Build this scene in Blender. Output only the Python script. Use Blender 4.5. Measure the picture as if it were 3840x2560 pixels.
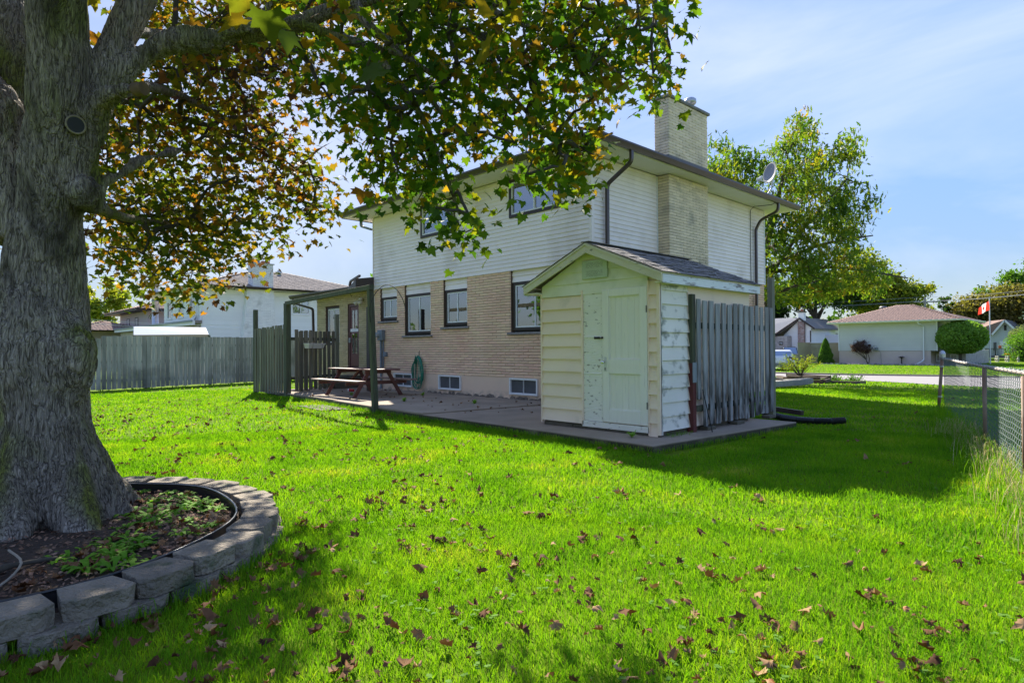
import bpy, math, random
import numpy as np
from mathutils import Vector, Matrix, noise as mnoise
R_ = math.radians
rnd = random.Random(11)
rng = np.random.default_rng(5)
for o in list(bpy.data.objects): bpy.data.objects.remove(o, do_unlink=True)
scn = bpy.context.scene
COL = scn.collection

# ---------------------------------------------------------------- camera
cd = bpy.data.cameras.new('camera'); cam = bpy.data.objects.new('camera', cd); COL.objects.link(cam)
cd.sensor_width = 36; cd.lens = 21.9; cd.clip_start = .05; cd.clip_end = 2000
cam.matrix_world = (Matrix.Translation((0, 0, 1.4)) @ Matrix.Rotation(R_(46.35), 4, 'Z')
                    @ Matrix.Rotation(R_(90.59), 4, 'X') @ Matrix.Rotation(R_(-.42), 4, 'Z'))
scn.camera = cam
# ---------------------------------------------------------------- sun and sky
SUN = Vector((-1.115, .566, 1)).normalized()
elev = math.asin(SUN.z); az = math.atan2(SUN.x, SUN.y)
ld = bpy.data.lights.new('sun', 'SUN'); ld.energy = 2.9; ld.angle = R_(.8); ld.color = (1, .93, .80)
sun = bpy.data.objects.new('sun', ld); COL.objects.link(sun)
sun.rotation_euler = SUN.to_track_quat('Z', 'Y').to_euler()
w = bpy.data.worlds.new('World'); scn.world = w; w.use_nodes = True
nt = w.node_tree; nt.nodes.clear()
out = nt.nodes.new('ShaderNodeOutputWorld'); bg = nt.nodes.new('ShaderNodeBackground')
sky = nt.nodes.new('ShaderNodeTexSky'); sky.sky_type = 'NISHITA'; sky.sun_disc = False
sky.sun_elevation = elev; sky.sun_rotation = az; sky.air_density = 1.0; sky.dust_density = .6; sky.ozone_density = 2.2
tc = nt.nodes.new('ShaderNodeTexCoord'); mp = nt.nodes.new('ShaderNodeMapping'); mp.inputs['Scale'].default_value = (1.2, 2.2, 5.5)
mp.inputs['Rotation'].default_value = (.35, .25, .5)
n1 = nt.nodes.new('ShaderNodeTexNoise'); n1.inputs['Scale'].default_value = 1.15; n1.inputs['Detail'].default_value = 7; n1.inputs['Roughness'].default_value = .55; n1.inputs['Distortion'].default_value = .5
cr = nt.nodes.new('ShaderNodeValToRGB'); cr.color_ramp.elements[0].position = .40; cr.color_ramp.elements[1].position = .78
cr.color_ramp.elements[1].color = (.42, .42, .42, 1)
mx = nt.nodes.new('ShaderNodeMixRGB'); mx.inputs[2].default_value = (4.3, 4.3, 4.8, 1)
# even out the sky's brightness all round, keep its hue (thin high haze does the same)
bw = nt.nodes.new('ShaderNodeRGBToBW'); nt.links.new(sky.outputs[0], bw.inputs[0])
ma = nt.nodes.new('ShaderNodeMath'); ma.operation = 'MULTIPLY_ADD'; ma.inputs[1].default_value = .27; ma.inputs[2].default_value = .30; nt.links.new(bw.outputs[0], ma.inputs[0])
dv = nt.nodes.new('ShaderNodeVectorMath'); dv.operation = 'DIVIDE'; cx_ = nt.nodes.new('ShaderNodeCombineXYZ')
for i_ in range(3): nt.links.new(ma.outputs[0], cx_.inputs[i_])
nt.links.new(sky.outputs[0], dv.inputs[0]); nt.links.new(cx_.outputs[0], dv.inputs[1])
nt.links.new(tc.outputs['Generated'], mp.inputs[0]); nt.links.new(mp.outputs[0], n1.inputs[0]); nt.links.new(n1.outputs[0], cr.inputs[0])
nt.links.new(cr.outputs[0], mx.inputs[0]); tn = nt.nodes.new('ShaderNodeMixRGB'); tn.blend_type = 'MULTIPLY'; tn.inputs[0].default_value = 1; tn.inputs[2].default_value = (.64, .70, .84, 1)
nt.links.new(dv.outputs[0], tn.inputs[1]); nt.links.new(tn.outputs[0], mx.inputs[1]); nt.links.new(mx.outputs[0], bg.inputs[0])
bg.inputs[1].default_value = .064
nt.links.new(bg.outputs[0], out.inputs[0])
vs = scn.view_settings; vs.view_transform = 'Standard'; vs.look = 'None'; vs.exposure = 2.2; vs.gamma = 1; vs.use_curve_mapping = False
scn.render.engine = 'CYCLES'
scn.cycles.max_bounces = 8; scn.cycles.transparent_max_bounces = 12

# ---------------------------------------------------------------- materials
MATS = {}
def M(name, c1, c2=None, sc=6, st=(1, 1, 1), rough=.8, bump=0, bsc=None, bst=None, var=.0, dirt=None, dsc=1.2, dth=(.55, .75), dst=(1,1,1), trans=0, metal=0, spec=.4, ramp=(.3, .7), detail=5, hue=0.0, coat=0, distort=0, dz=None):
    if name in MATS: return MATS[name]
    m = bpy.data.materials.new(name); m.use_nodes = True; t = m.node_tree; N = t.nodes; L = t.links
    b = N['Principled BSDF']; b.inputs['Roughness'].default_value = rough; b.inputs['Metallic'].default_value = metal
    b.inputs['Specular IOR Level'].default_value = spec
    if coat: b.inputs['Coat Weight'].default_value = coat
    g = N.new('ShaderNodeNewGeometry')
    def nz(scale, stretch, det=detail, dis=distort):
        mp = N.new('ShaderNodeMapping'); mp.inputs['Scale'].default_value = stretch
        n = N.new('ShaderNodeTexNoise'); n.inputs['Scale'].default_value = scale; n.inputs['Detail'].default_value = det
        n.inputs['Distortion'].default_value = dis
        L.new(g.outputs['Position'], mp.inputs[0]); L.new(mp.outputs[0], n.inputs[0]); return n.outputs[0]
    def ramp_(src, a, bb):
        r = N.new('ShaderNodeMapRange'); r.inputs[1].default_value = a; r.inputs[2].default_value = bb; L.new(src, r.inputs[0]); return r.outputs[0]
    def mix(f, a, bb, mode='MIX'):
        x = N.new('ShaderNodeMixRGB'); x.blend_type = mode
        for i, v in ((0, f), (1, a), (2, bb)):
            if hasattr(v, 'is_output'): L.new(v, x.inputs[i])
            elif i == 0: x.inputs[0].default_value = v
            else: x.inputs[i].default_value = (*v, 1)
        return x.outputs[0]
    col = c1
    if c2 is not None: col = mix(ramp_(nz(sc, st), *ramp), c1, c2)
    if dirt is not None:
        f = ramp_(nz(dsc, dst, 6), *dth)
        if dz is not None:      # dirt rising from the foot of the thing
            sx = N.new('ShaderNodeSeparateXYZ'); L.new(g.outputs['Position'], sx.inputs[0])
            r = ramp_(sx.outputs[2], dz[1], dz[0]); mm = N.new('ShaderNodeMath'); mm.operation = 'MULTIPLY'; L.new(f, mm.inputs[0]); L.new(r, mm.inputs[1]); f = mm.outputs[0]
        col = mix(f, col, dirt)
    if var or hue:
        oi = N.new('ShaderNodeObjectInfo'); ad = N.new('ShaderNodeMath'); ad.operation = 'ADD'; L.new(g.outputs['Random Per Island'], ad.inputs[0]); L.new(oi.outputs['Random'], ad.inputs[1])
        fr = N.new('ShaderNodeMath'); fr.operation = 'FRACT'; L.new(ad.outputs[0], fr.inputs[0])
        hs = N.new('ShaderNodeHueSaturation')
        if hasattr(col, 'is_output'): L.new(col, hs.inputs['Color'])
        else: hs.inputs['Color'].default_value = (*col, 1)
        mr = N.new('ShaderNodeMapRange'); mr.inputs[3].default_value = 1-var; mr.inputs[4].default_value = 1+var; L.new(fr.outputs[0], mr.inputs[0]); L.new(mr.outputs[0], hs.inputs['Value'])
        if hue:
            m3 = N.new('ShaderNodeMath'); m3.operation = 'MULTIPLY'; m3.inputs[1].default_value = 7.31; L.new(fr.outputs[0], m3.inputs[0])
            f3 = N.new('ShaderNodeMath'); f3.operation = 'FRACT'; L.new(m3.outputs[0], f3.inputs[0])
            mh = N.new('ShaderNodeMapRange'); mh.inputs[3].default_value = .5-hue; mh.inputs[4].default_value = .5+hue; L.new(f3.outputs[0], mh.inputs[0]); L.new(mh.outputs[0], hs.inputs['Hue'])
        col = hs.outputs[0]
    if hasattr(col, 'is_output'): L.new(col, b.inputs['Base Color'])
    else: b.inputs['Base Color'].default_value = (*col, 1)
    if bump:
        bp = N.new('ShaderNodeBump'); bp.inputs['Strength'].default_value = min(1, bump); bp.inputs['Distance'].default_value = .01*max(1, bump*2)
        L.new(nz(bsc or sc*3, bst or st, 6), bp.inputs['Height']); L.new(bp.outputs[0], b.inputs['Normal'])
    if trans:
        tr = N.new('ShaderNodeBsdfTranslucent'); ms = N.new('ShaderNodeMixShader'); ms.inputs[0].default_value = trans
        if hasattr(col, 'is_output'): 
            br = N.new('ShaderNodeMixRGB'); br.blend_type = 'MULTIPLY'; br.inputs[0].default_value = 1; br.inputs[2].default_value = (1.35, 1.5, .6, 1); L.new(col, br.inputs[1]); L.new(br.outputs[0], tr.inputs[0])
        else: tr.inputs[0].default_value = (*[min(1, c*1.4) for c in col], 1)
        L.new(b.outputs[0], ms.inputs[1]); L.new(tr.outputs[0], ms.inputs[2]); L.new(ms.outputs[0], N['Material Output'].inputs[0])
    MATS[name] = m
    return m
def leafmat(name, cols, trans=.45, rough=.6, clump=.9, tint=(1.3, 1.45, .5), spec=.12, mixw=.45, det=3):
    """foliage: colour picked per leaf from a ramp, shifted in large clumps"""
    m = bpy.data.materials.new(name); m.use_nodes = True; t = m.node_tree; N = t.nodes; L = t.links
    b = N['Principled BSDF']; b.inputs['Roughness'].default_value = rough; b.inputs['Specular IOR Level'].default_value = spec
    g = N.new('ShaderNodeNewGeometry'); oi = N.new('ShaderNodeObjectInfo')
    n = N.new('ShaderNodeTexNoise'); n.inputs['Scale'].default_value = clump; n.inputs['Detail'].default_value = det; L.new(g.outputs['Position'], n.inputs[0])
    ad = N.new('ShaderNodeMath'); ad.operation = 'ADD'; L.new(g.outputs['Random Per Island'], ad.inputs[0]); L.new(oi.outputs['Random'], ad.inputs[1])
    fr = N.new('ShaderNodeMath'); fr.operation = 'FRACT'; L.new(ad.outputs[0], fr.inputs[0])
    m1 = N.new('ShaderNodeMapRange'); m1.inputs[1].default_value = .3; m1.inputs[2].default_value = .7; L.new(n.outputs[0], m1.inputs[0])
    mx = N.new('ShaderNodeMix'); mx.data_type = 'FLOAT'; mx.inputs[0].default_value = mixw; L.new(fr.outputs[0], mx.inputs[2]); L.new(m1.outputs[0], mx.inputs[3])
    r = N.new('ShaderNodeValToRGB'); el = r.color_ramp.elements
    while len(el) < len(cols): el.new(.5)
    for e, (p, c) in zip(el, cols): e.position = p; e.color = (*c, 1)
    L.new(mx.outputs[0], r.inputs[0]); L.new(r.outputs[0], b.inputs['Base Color'])
    tr = N.new('ShaderNodeBsdfTranslucent'); ms = N.new('ShaderNodeMixShader'); ms.inputs[0].default_value = trans
    br = N.new('ShaderNodeMixRGB'); br.blend_type = 'MULTIPLY'; br.inputs[0].default_value = 1; br.inputs[2].default_value = (*tint, 1)
    L.new(r.outputs[0], br.inputs[1]); L.new(br.outputs[0], tr.inputs[0])
    L.new(b.outputs[0], ms.inputs[1]); L.new(tr.outputs[0], ms.inputs[2]); L.new(ms.outputs[0], N['Material Output'].inputs[0])
    return m
def glass(name, tint=(.90, .91, .92), refl=.5, clear=.5):
    m = bpy.data.materials.new(name); m.use_nodes = True; t = m.node_tree; N = t.nodes; L = t.links
    N.remove(N['Principled BSDF']); gl = N.new('ShaderNodeBsdfGlossy'); gl.inputs['Roughness'].default_value = .02; gl.inputs[0].default_value = (.9, .92, .95, 1)
    tp = N.new('ShaderNodeBsdfTransparent'); tp.inputs[0].default_value = (*tint, 1); fz = N.new('ShaderNodeFresnel'); fz.inputs[0].default_value = 1.5
    mr = N.new('ShaderNodeMapRange'); mr.inputs[3].default_value = refl*.5; mr.inputs[4].default_value = 1; L.new(fz.outputs[0], mr.inputs[0])
    ms = N.new('ShaderNodeMixShader'); L.new(mr.outputs[0], ms.inputs[0]); L.new(tp.outputs[0], ms.inputs[1]); L.new(gl.outputs[0], ms.inputs[2])
    L.new(ms.outputs[0], N['Material Output'].inputs[0]); return m

WHITE_SIDING = M('white_siding', (.93, .83, .79), (.88, .79, .75), 1.5, (.5, .5, 1), .55, .12, 60, var=.03, dirt=(.66, .57, .50), dsc=1.8, dst=(.7, .7, .4), dth=(.5, .85))
CREAM_SIDING = M('cream_siding', (.88, .70, .55), (.84, .66, .52), 2, rough=.6, bump=.1, bsc=40, var=.03, dirt=(.32, .29, .2), dsc=3, dst=(1, 1, .5), dth=(.6, .95))
MOULDY = M('mouldy_white_siding', (.84, .79, .71), (.76, .72, .62), 2.5, rough=.6, bump=.15, bsc=40, var=.03, dirt=(.26, .27, .22), dsc=4.5, dst=(1, 1, 1.6), dth=(.52, .68))
BRICK = M('tan_brick', (.82, .565, .38), (.86, .61, .42), 2.2, rough=.9, bump=.55, bsc=45, var=.08, hue=.012, dirt=(.78, .50, .34), dsc=1.1, dth=(.4, .7))
MORTAR = M('mortar', (.17, .11, .075), (.13, .08, .055), 12, rough=.95)
GREYMORTAR = M('grey_mortar', (.09, .08, .07), (.07, .06, .05), 12, rough=.95)
CHBRICK = M('chimney_brick', (.72, .59, .41), (.78, .65, .47), 2.5, rough=.9, bump=.5, bsc=45, var=.10, dirt=(.30, .27, .22), dsc=1.8, dth=(.55, .85))
WBRICK = M('white_painted_brick', (.82, .82, .82), (.75, .75, .76), 3, rough=.8, bump=.3, bsc=30, var=.07, dirt=(.42, .41, .4), dsc=1.5, dth=(.62, .9))
REDBRICK = M('mottled_red_brick', (.30, .17, .14), (.42, .36, .34), 2.6, rough=.9, var=.3)
GREYBRICK = M('mottled_grey_brick', (.42, .40, .38), (.28, .25, .24), 3, rough=.9, var=.22)
PLASTER = M('foundation_plaster', (.78, .56, .40), (.72, .53, .39), 1.6, rough=.9, bump=.3, bsc=20, dirt=(.30, .26, .21), dsc=5, dst=(1, 1, 1.4), dth=(.42, .6), dz=(.13, .33))
SOFFIT = M('soffit_panel', (.80, .77, .69), (.75, .72, .64), 2, rough=.6, var=.02)
BROWN = M('brown_metal', (.040, .026, .024), (.055, .036, .032), 5, rough=.33, spec=.6)
DKBROWN = M('dark_brown_frame', (.035, .022, .020), rough=.5)
WFRAME = M('white_aluminium_frame', (.80, .80, .80), (.72, .73, .73), 6, rough=.35, spec=.5)
SCREEN = M('grey_window_screen', (.075, .078, .082), (.10, .10, .105), 3, rough=.7)
CURTAIN = M('white_sheer_curtain', (.80, .80, .80), (.70, .70, .70), 9, (9, 9, .35), rough=.9, trans=.2)
DARKROOM = M('dark_room', (.05, .05, .05), rough=.9)
STONE = M('grey_stone_sill', (.32, .29, .28), (.22, .20, .20), 18, rough=.9, bump=1.4, bsc=28)
CONC = M('patio_concrete', (.235, .185, .135), (.35, .275, .205), 1.4, rough=.92, bump=.5, bsc=45, dirt=(.055, .05, .028), dsc=2.5, dth=(.12, .42), dz=(.088, .11))
CONCD = M('patio_concrete_edge', (.13, .11, .085), (.075, .07, .045), 3, rough=.95, bump=.6, bsc=30)
BLOCK = M('retaining_block', (.30, .255, .20), (.19, .165, .13), 7, rough=.95, bump=2.2, bsc=34, var=.16, dirt=(.045, .075, .035), dsc=4.2, dth=(.58, .72))
MINT = M('mint_painted_wood', (.84, .80, .72), (.79, .76, .68), 3, (6, 6, .6), rough=.55, bump=.3, bsc=14, bst=(5, 5, .35), dirt=(.30, .29, .26), dsc=9, dst=(4, 4, .35), dth=(.66, .80))
PEEL = M('peeling_mint_paint', (.84, .80, .73), (.79, .76, .69), 3, rough=.6, bump=.7, bsc=12, bst=(1, 1, 5), dirt=(.34, .31, .27), dsc=7, dst=(1.5, 1.5, 3), dth=(.60, .66), dz=None)
MINTSIDE = M('mint_siding', (.72, .71, .54), (.79, .76, .63), 2, rough=.55, dirt=(.36, .42, .22), dsc=2.6, dth=(.5, .9))
FASCIAW = M('peeling_white_board', (.78, .80, .82), (.7, .72, .75), 4, rough=.6, bump=.5, bsc=14, bst=(1, 1, 4), dirt=(.22, .20, .20), dsc=3, dst=(1, 1, 6), dth=(.52, .62))
RAKE = M('cream_rake_board', (.66, .61, .48), (.58, .53, .41), 3, rough=.6, bump=.3, bsc=12, dirt=(.20, .18, .13), dsc=4, dst=(2, 2, 6), dth=(.62, .72))
SHING = M('grey_shingle', (.13, .12, .115), (.21, .195, .18), 30, rough=.95, bump=.7, bsc=140, var=.30)
SHING2 = M('brown_grey_shingle', (.27, .225, .20), (.20, .17, .155), 16, rough=.95, bump=.4, bsc=80, var=.22)
SHING3 = M('reddish_brown_shingle', (.27, .18, .15), (.22, .145, .125), 14, rough=.95, bump=.3, bsc=60, var=.10)
GREYWOOD = M('silvered_board', (.42, .43, .43), (.21, .20, .19), 4, (9, 9, .35), rough=.85, bump=.9, bsc=9, bst=(12, 12, .4), var=.22, dirt=(.035, .032, .025), dsc=3.5, dst=(3, 3, .8), dth=(.40, .60), dz=(.55, 1.3))
GREENWOOD = M('greenish_weathered_wood', (.25, .235, .175), (.125, .115, .085), 3.5, (9, 9, .35), rough=.9, bump=.9, bsc=9, bst=(12, 12, .4), var=.25, dirt=(.14, .135, .12), dsc=1.8, dth=(.5, .8))
FENCEWOOD = M('weathered_fence_board', (.44, .42, .37), (.26, .25, .22), 3.5, (6, 6, .35), rough=.9, bump=.6, bsc=8, bst=(10, 10, .4), var=.34, dirt=(.10, .105, .08), dsc=.9, dth=(.5, .75))
DARKWOOD = M('dark_mossy_post', (.11, .12, .07), (.055, .055, .04), 4, (8, 8, .4), rough=.9, bump=.9, bsc=9, bst=(10, 10, .4), var=.12)
OLDPOST = M('mossy_tan_post', (.24, .235, .17), (.15, .15, .11), 4, (8, 8, .4), rough=.9, bump=.8, bsc=9, bst=(10, 10, .4))
REDPAINT = M('faded_red_paint', (.13, .03, .025), (.09, .022, .02), 6, rough=.7)
REDWOOD = M('red_brown_stained_wood', (.19, .078, .062), (.12, .048, .038), 5, rough=.6, bump=.4, bsc=12, var=.15)
WORNWOOD = M('worn_bench_top', (.33, .235, .20), (.22, .125, .10), 6, (1, 8, 8), rough=.7, bump=.3, bsc=12, var=.1)
HOSE = M('green_hose', (.012, .19, .115), (.02, .24, .15), 5, rough=.35, spec=.5, var=.1)
BLACKP = M('black_plastic', (.012, .012, .014), rough=.35, spec=.5)
METER = M('grey_meter_box', (.22, .25, .28), (.18, .21, .24), 6, rough=.5)
METAL = M('galvanised_metal', (.50, .52, .55), (.40, .42, .45), 10, rough=.35, metal=.7)
LEAD = M('lead_flashing', (.16, .15, .155), (.11, .105, .11), 5, rough=.55, bump=.2)
IRON = M('dark_iron', (.02, .018, .016), rough=.6)
RUST = M('rusty_pole', (.20, .10, .065), (.36, .27, .22), 5, (1, 1, .6), rough=.8, bump=.3)
RAILM = M('fence_top_rail', (.33, .30, .28), (.24, .19, .165), 8, rough=.6)
VINYL = M('green_vinyl_wire', (.08, .14, .125), (.06, .10, .09), 20, rough=.6, spec=.25)
WPLASTIC = M('white_plastic', (.72, .72, .72), rough=.45)
ASPH = M('pale_asphalt', (.27, .25, .25), (.23, .215, .215), 2.5, rough=.95, bump=.2, bsc=60)
KERB = M('kerb_concrete', (.33, .27, .23), (.25, .21, .18), 3, rough=.95)
SOIL = M('garden_soil', (.035, .023, .016), (.06, .038, .026), 9, rough=1, bump=1.5, bsc=22)
CHIP = M('bark_mulch', (.16, .085, .055), (.27, .165, .115), 12, rough=.95, var=.5)
GLASS = glass('window_glass'); CARGLASS = glass('car_glass', (.12, .13, .14), .8)
PINK = M('pale_pink_siding', (.52, .44, .41), rough=.7); LWHITE = M('neighbour_white_siding', (.82, .825, .83), (.78, .79, .80), 1, rough=.6, var=.02)
BWHITE = M('bright_white_paint', (.74, .74, .76), rough=.55)
GREYSIDE = M('pale_grey_siding', (.58, .58, .565), (.54, .54, .53), 1, rough=.65, var=.02); PINKPL = M('pinkish_parging', (.58, .47, .43), (.54, .44, .40), 1.5, rough=.9)
TAN = M('tan_fence_panel', (.36, .315, .22), (.33, .29, .20), 2, rough=.8)

# ---------------------------------------------------------------- mesh helpers
ORG = {}
def empty(name, loc=(0, 0, 0)):
    o = bpy.data.objects.new(name, None); o.location = loc; o.empty_display_size = .2; COL.objects.link(o); ORG[o.name] = Vector(loc); return o
def tag(o, label=None, cat=None, group=None, kind=None):
    if label: o['label'] = label
    if cat: o['category'] = cat
    if group: o['group'] = group
    if kind: o['kind'] = kind
    return o
def thing(name, label, cat, loc=(0, 0, 0), group=None): return tag(empty(name, loc), label, cat, group)
class MB:
    def __init__(s): s.v = []; s.f = []; s.mi = []; s.mats = []
    def add(s, vs, fs, flip=False):
        b = len(s.v); s.v += [tuple(v) for v in vs]; s.f += [tuple(b+i for i in (reversed(f) if flip else f)) for f in fs]
        return s
    def box(s, x0, x1, y0, y1, z0, z1):
        x0, x1 = sorted((x0, x1)); y0, y1 = sorted((y0, y1)); z0, z1 = sorted((z0, z1))
        return s.add([(x0, y0, z0), (x1, y0, z0), (x1, y1, z0), (x0, y1, z0), (x0, y0, z1), (x1, y0, z1), (x1, y1, z1), (x0, y1, z1)],
                     [(0, 3, 2, 1), (4, 5, 6, 7), (0, 1, 5, 4), (1, 2, 6, 5), (2, 3, 7, 6), (3, 0, 4, 7)])
    def hexa(s, a, b):   # a,b: matching quads (bottom, top)
        return s.add(list(a)+list(b), [(0, 3, 2, 1), (4, 5, 6, 7), (0, 1, 5, 4), (1, 2, 6, 5), (2, 3, 7, 6), (3, 0, 4, 7)])
    def beam(s, p, q, w, h, up=(0, 0, 1)):
        p = Vector(p); q = Vector(q); d = (q-p).normalized(); up = Vector(up)
        if abs(d.dot(up)) > .95: up = Vector((1, 0, 0)) if abs(d.x) < .9 else Vector((0, 1, 0))
        sd = d.cross(up).normalized()*w/2; u = sd.cross(d).normalized()*h/2
        return s.hexa([p-sd-u, p+sd-u, p+sd+u, p-sd+u], [q-sd-u, q+sd-u, q+sd+u, q-sd+u])
    def tube(s, pts, r, n=8, cap=True, closed=False):
        pts = [Vector(p) for p in pts]; m = len(pts); rs = r if hasattr(r, '__len__') else [r]*m
        b = len(s.v); ref = None
        for i, p in enumerate(pts):
            if closed: d = pts[(i+1) % m]-pts[i-1]
            else: d = pts[min(i+1, m-1)]-pts[max(i-1, 0)]
            if d.length < 1e-9: d = Vector((0, 0, 1))
            d.normalize()
            if ref is None: ref = Vector((0, 0, 1)) if abs(d.z) < .9 else Vector((1, 0, 0))
            a = (ref-d*ref.dot(d)); a.normalize(); ref = a; c = d.cross(a)
            for k in range(n):
                t = 2*math.pi*k/n; s.v.append(tuple(p+(a*math.cos(t)+c*math.sin(t))*rs[i]))
        for i in range(m if closed else m-1):
            for k in range(n):
                i2 = (i+1) % m
                s.f.append((b+i*n+k, b+i*n+(k+1) % n, b+i2*n+(k+1) % n, b+i2*n+k))
        if cap and not closed:
            s.f.append(tuple(b+k for k in reversed(range(n)))); s.f.append(tuple(b+(m-1)*n+k for k in range(n)))
        return s
    def lathe(s, c, prof, n=20):
        b = len(s.v); c = Vector(c)
        for r, z in prof:
            for k in range(n): t = 2*math.pi*k/n; s.v.append((c.x+r*math.cos(t), c.y+r*math.sin(t), c.z+z))
        for i in range(len(prof)-1):
            for k in range(n): s.f.append((b+i*n+k, b+i*n+(k+1) % n, b+(i+1)*n+(k+1) % n, b+(i+1)*n+k))
        return s
    def prism(s, poly, dirv):   # polygon of 3D points extruded
        n = len(poly); dv = Vector(dirv); P = [Vector(p) for p in poly]; b = len(s.v)
        s.v += [tuple(p) for p in P]+[tuple(p+dv) for p in P]
        s.f.append(tuple(b+i for i in reversed(range(n)))); s.f.append(tuple(b+n+i for i in range(n)))
        for i in range(n): s.f.append((b+i, b+(i+1) % n, b+n+(i+1) % n, b+n+i))
        return s
    def build(s, name, mat, parent=None, bevel=0, smooth=False, kind=None, label=None, fixn=True):
        o = bpy.data.objects.new(name, None) if not s.v else None
        off = Vector((0, 0, 0)); p = parent
        while p is not None: off += ORG[p.name]; p = p.parent
        me = bpy.data.meshes.new(name); me.from_pydata([tuple(Vector(v)-off) for v in s.v], [], s.f)
        me.materials.append(mat)
        if bevel or fixn:
            import bmesh
            bm = bmesh.new(); bm.from_mesh(me)
            if fixn and len(s.f) < 4000: bmesh.ops.recalc_face_normals(bm, faces=bm.faces)
            if bevel: bmesh.ops.bevel(bm, geom=[e for e in bm.edges if len(e.link_faces) == 2 and e.calc_face_angle(0) > .5], offset=bevel, segments=1, affect='EDGES', clamp_overlap=True)
            bm.to_mesh(me); bm.free()
        if smooth: me.polygons.foreach_set('use_smooth', [True]*len(me.polygons))
        o = bpy.data.objects.new(name, me); COL.objects.link(o); ORG[o.name] = Vector((0, 0, 0))
        if parent is not None: o.parent = parent
        if kind: o['kind'] = kind
        if label: o['label'] = label
        return o
def numesh(name, V, F, mat, parent=None, kind=None, smooth=False):
    """V (n,3) array, F (m,k) array of faces all with k corners"""
    me = bpy.data.meshes.new(name); V = np.asarray(V, np.float32); F = np.asarray(F, np.int32); k = F.shape[1]
    if parent is not None:
        off = Vector((0, 0, 0)); p = parent
        while p is not None: off += ORG[p.name]; p = p.parent
        V = V-np.array(off, np.float32)
    me.vertices.add(len(V)); me.vertices.foreach_set('co', V.ravel()); me.loops.add(F.size); me.loops.foreach_set('vertex_index', F.ravel())
    me.polygons.add(len(F)); me.polygons.foreach_set('loop_start', np.arange(0, F.size, k, dtype=np.int32)); me.polygons.foreach_set('loop_total', np.full(len(F), k, np.int32))
    if smooth: me.polygons.foreach_set('use_smooth', np.ones(len(F), bool))
    me.update(calc_edges=True); me.validate(); me.materials.append(mat)
    o = bpy.data.objects.new(name, me); COL.objects.link(o); ORG[o.name] = Vector((0, 0, 0))
    if parent is not None: o.parent = parent
    if kind: o['kind'] = kind
    return o
def tile(V0, F0, mats4):
    """copies of (V0,F0) by (n,4,4) matrices -> V,F"""
    n = len(mats4); V0 = np.asarray(V0, np.float32); F0 = np.asarray(F0)
    Vh = np.c_[V0, np.ones(len(V0), np.float32)]
    V = np.einsum('nij,vj->nvi', np.asarray(mats4, np.float32)[:, :3, :], Vh).reshape(-1, 3)
    F = (F0[None]+(np.arange(n)*len(V0))[:, None, None]).reshape(-1, F0.shape[1]); return V, F
# walls facing -y at plane p ('y') or +x at plane p ('x'): a along the wall, d outward
def fbox(mb, face, p, a0, a1, d0, d1, z0, z1):
    if face == 'y': return mb.box(a0, a1, p-d1, p-d0, z0, z1)
    return mb.box(p+d0, p+d1, a0, a1, z0, z1)
def fpt(face, p, a, d, z): return (a, p-d, z) if face == 'y' else (p+d, a, z)
def holes_grid(a0, a1, z0, z1, holes):
    A = sorted({a0, a1, *[min(max(h[i], a0), a1) for h in holes for i in (0, 1)]}); Z = sorted({z0, z1, *[min(max(h[i], z0), z1) for h in holes for i in (2, 3)]})
    for i in range(len(A)-1):
        for j in range(len(Z)-1):
            ca, cz = (A[i]+A[i+1])/2, (Z[j]+Z[j+1])/2
            if not any(h[0] < ca < h[1] and h[2] < cz < h[3] for h in holes): yield A[i], A[i+1], Z[j], Z[j+1]
def panel(name, mat, parent, face, p, a0, a1, z0, z1, d0, d1, holes=()):
    mb = MB()
    for c in holes_grid(a0, a1, z0, z1, holes): fbox(mb, face, p, c[0], c[1], d0, d1, c[2], c[3])
    return mb.build(name, mat, parent)
def siding(parent, face, p, a0, a1, z0, z1, h, mat, holes=(), th=.014, name='siding_board', clip=None, lab=None, joints=()):
    z = z0; out = []; row = 0
    while z < z1-.005:
        zt = min(z+h, z1); b0, b1 = (a0, a1) if clip is None else clip(z, zt)
        segs = list(holes_grid(b0, b1, z, zt, [q for q in holes if q[2] < zt and q[3] > z])) if b1 > b0 else []
        for j in joints[row//2 % max(1, len(joints)):][:1]:
            segs = [t for sg in segs for t in ([(sg[0], j-.0012, sg[2], sg[3]), (j+.0012, sg[1], sg[2], sg[3])] if sg[0] < j < sg[1] else [sg])]
        for s0, s1, za, zb in segs:
            w0, w1 = rnd.uniform(-.0022, .0022), rnd.uniform(-.0022, .0022)
            da = th*(1-(za-z)/h)+.002; db = th*(1-(zb-z)/h)*.999+.001
            A = [fpt(face, p, s0, 0, za), fpt(face, p, s1, 0, za), fpt(face, p, s1, da+w1, za), fpt(face, p, s0, da+w0, za)]
            B = [fpt(face, p, s0, 0, zb), fpt(face, p, s1, 0, zb), fpt(face, p, s1, db, zb), fpt(face, p, s0, db, zb)]
            out.append(MB().hexa(A, B).build(name, mat, parent))
        z = zt; row += 1
    return out
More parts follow.
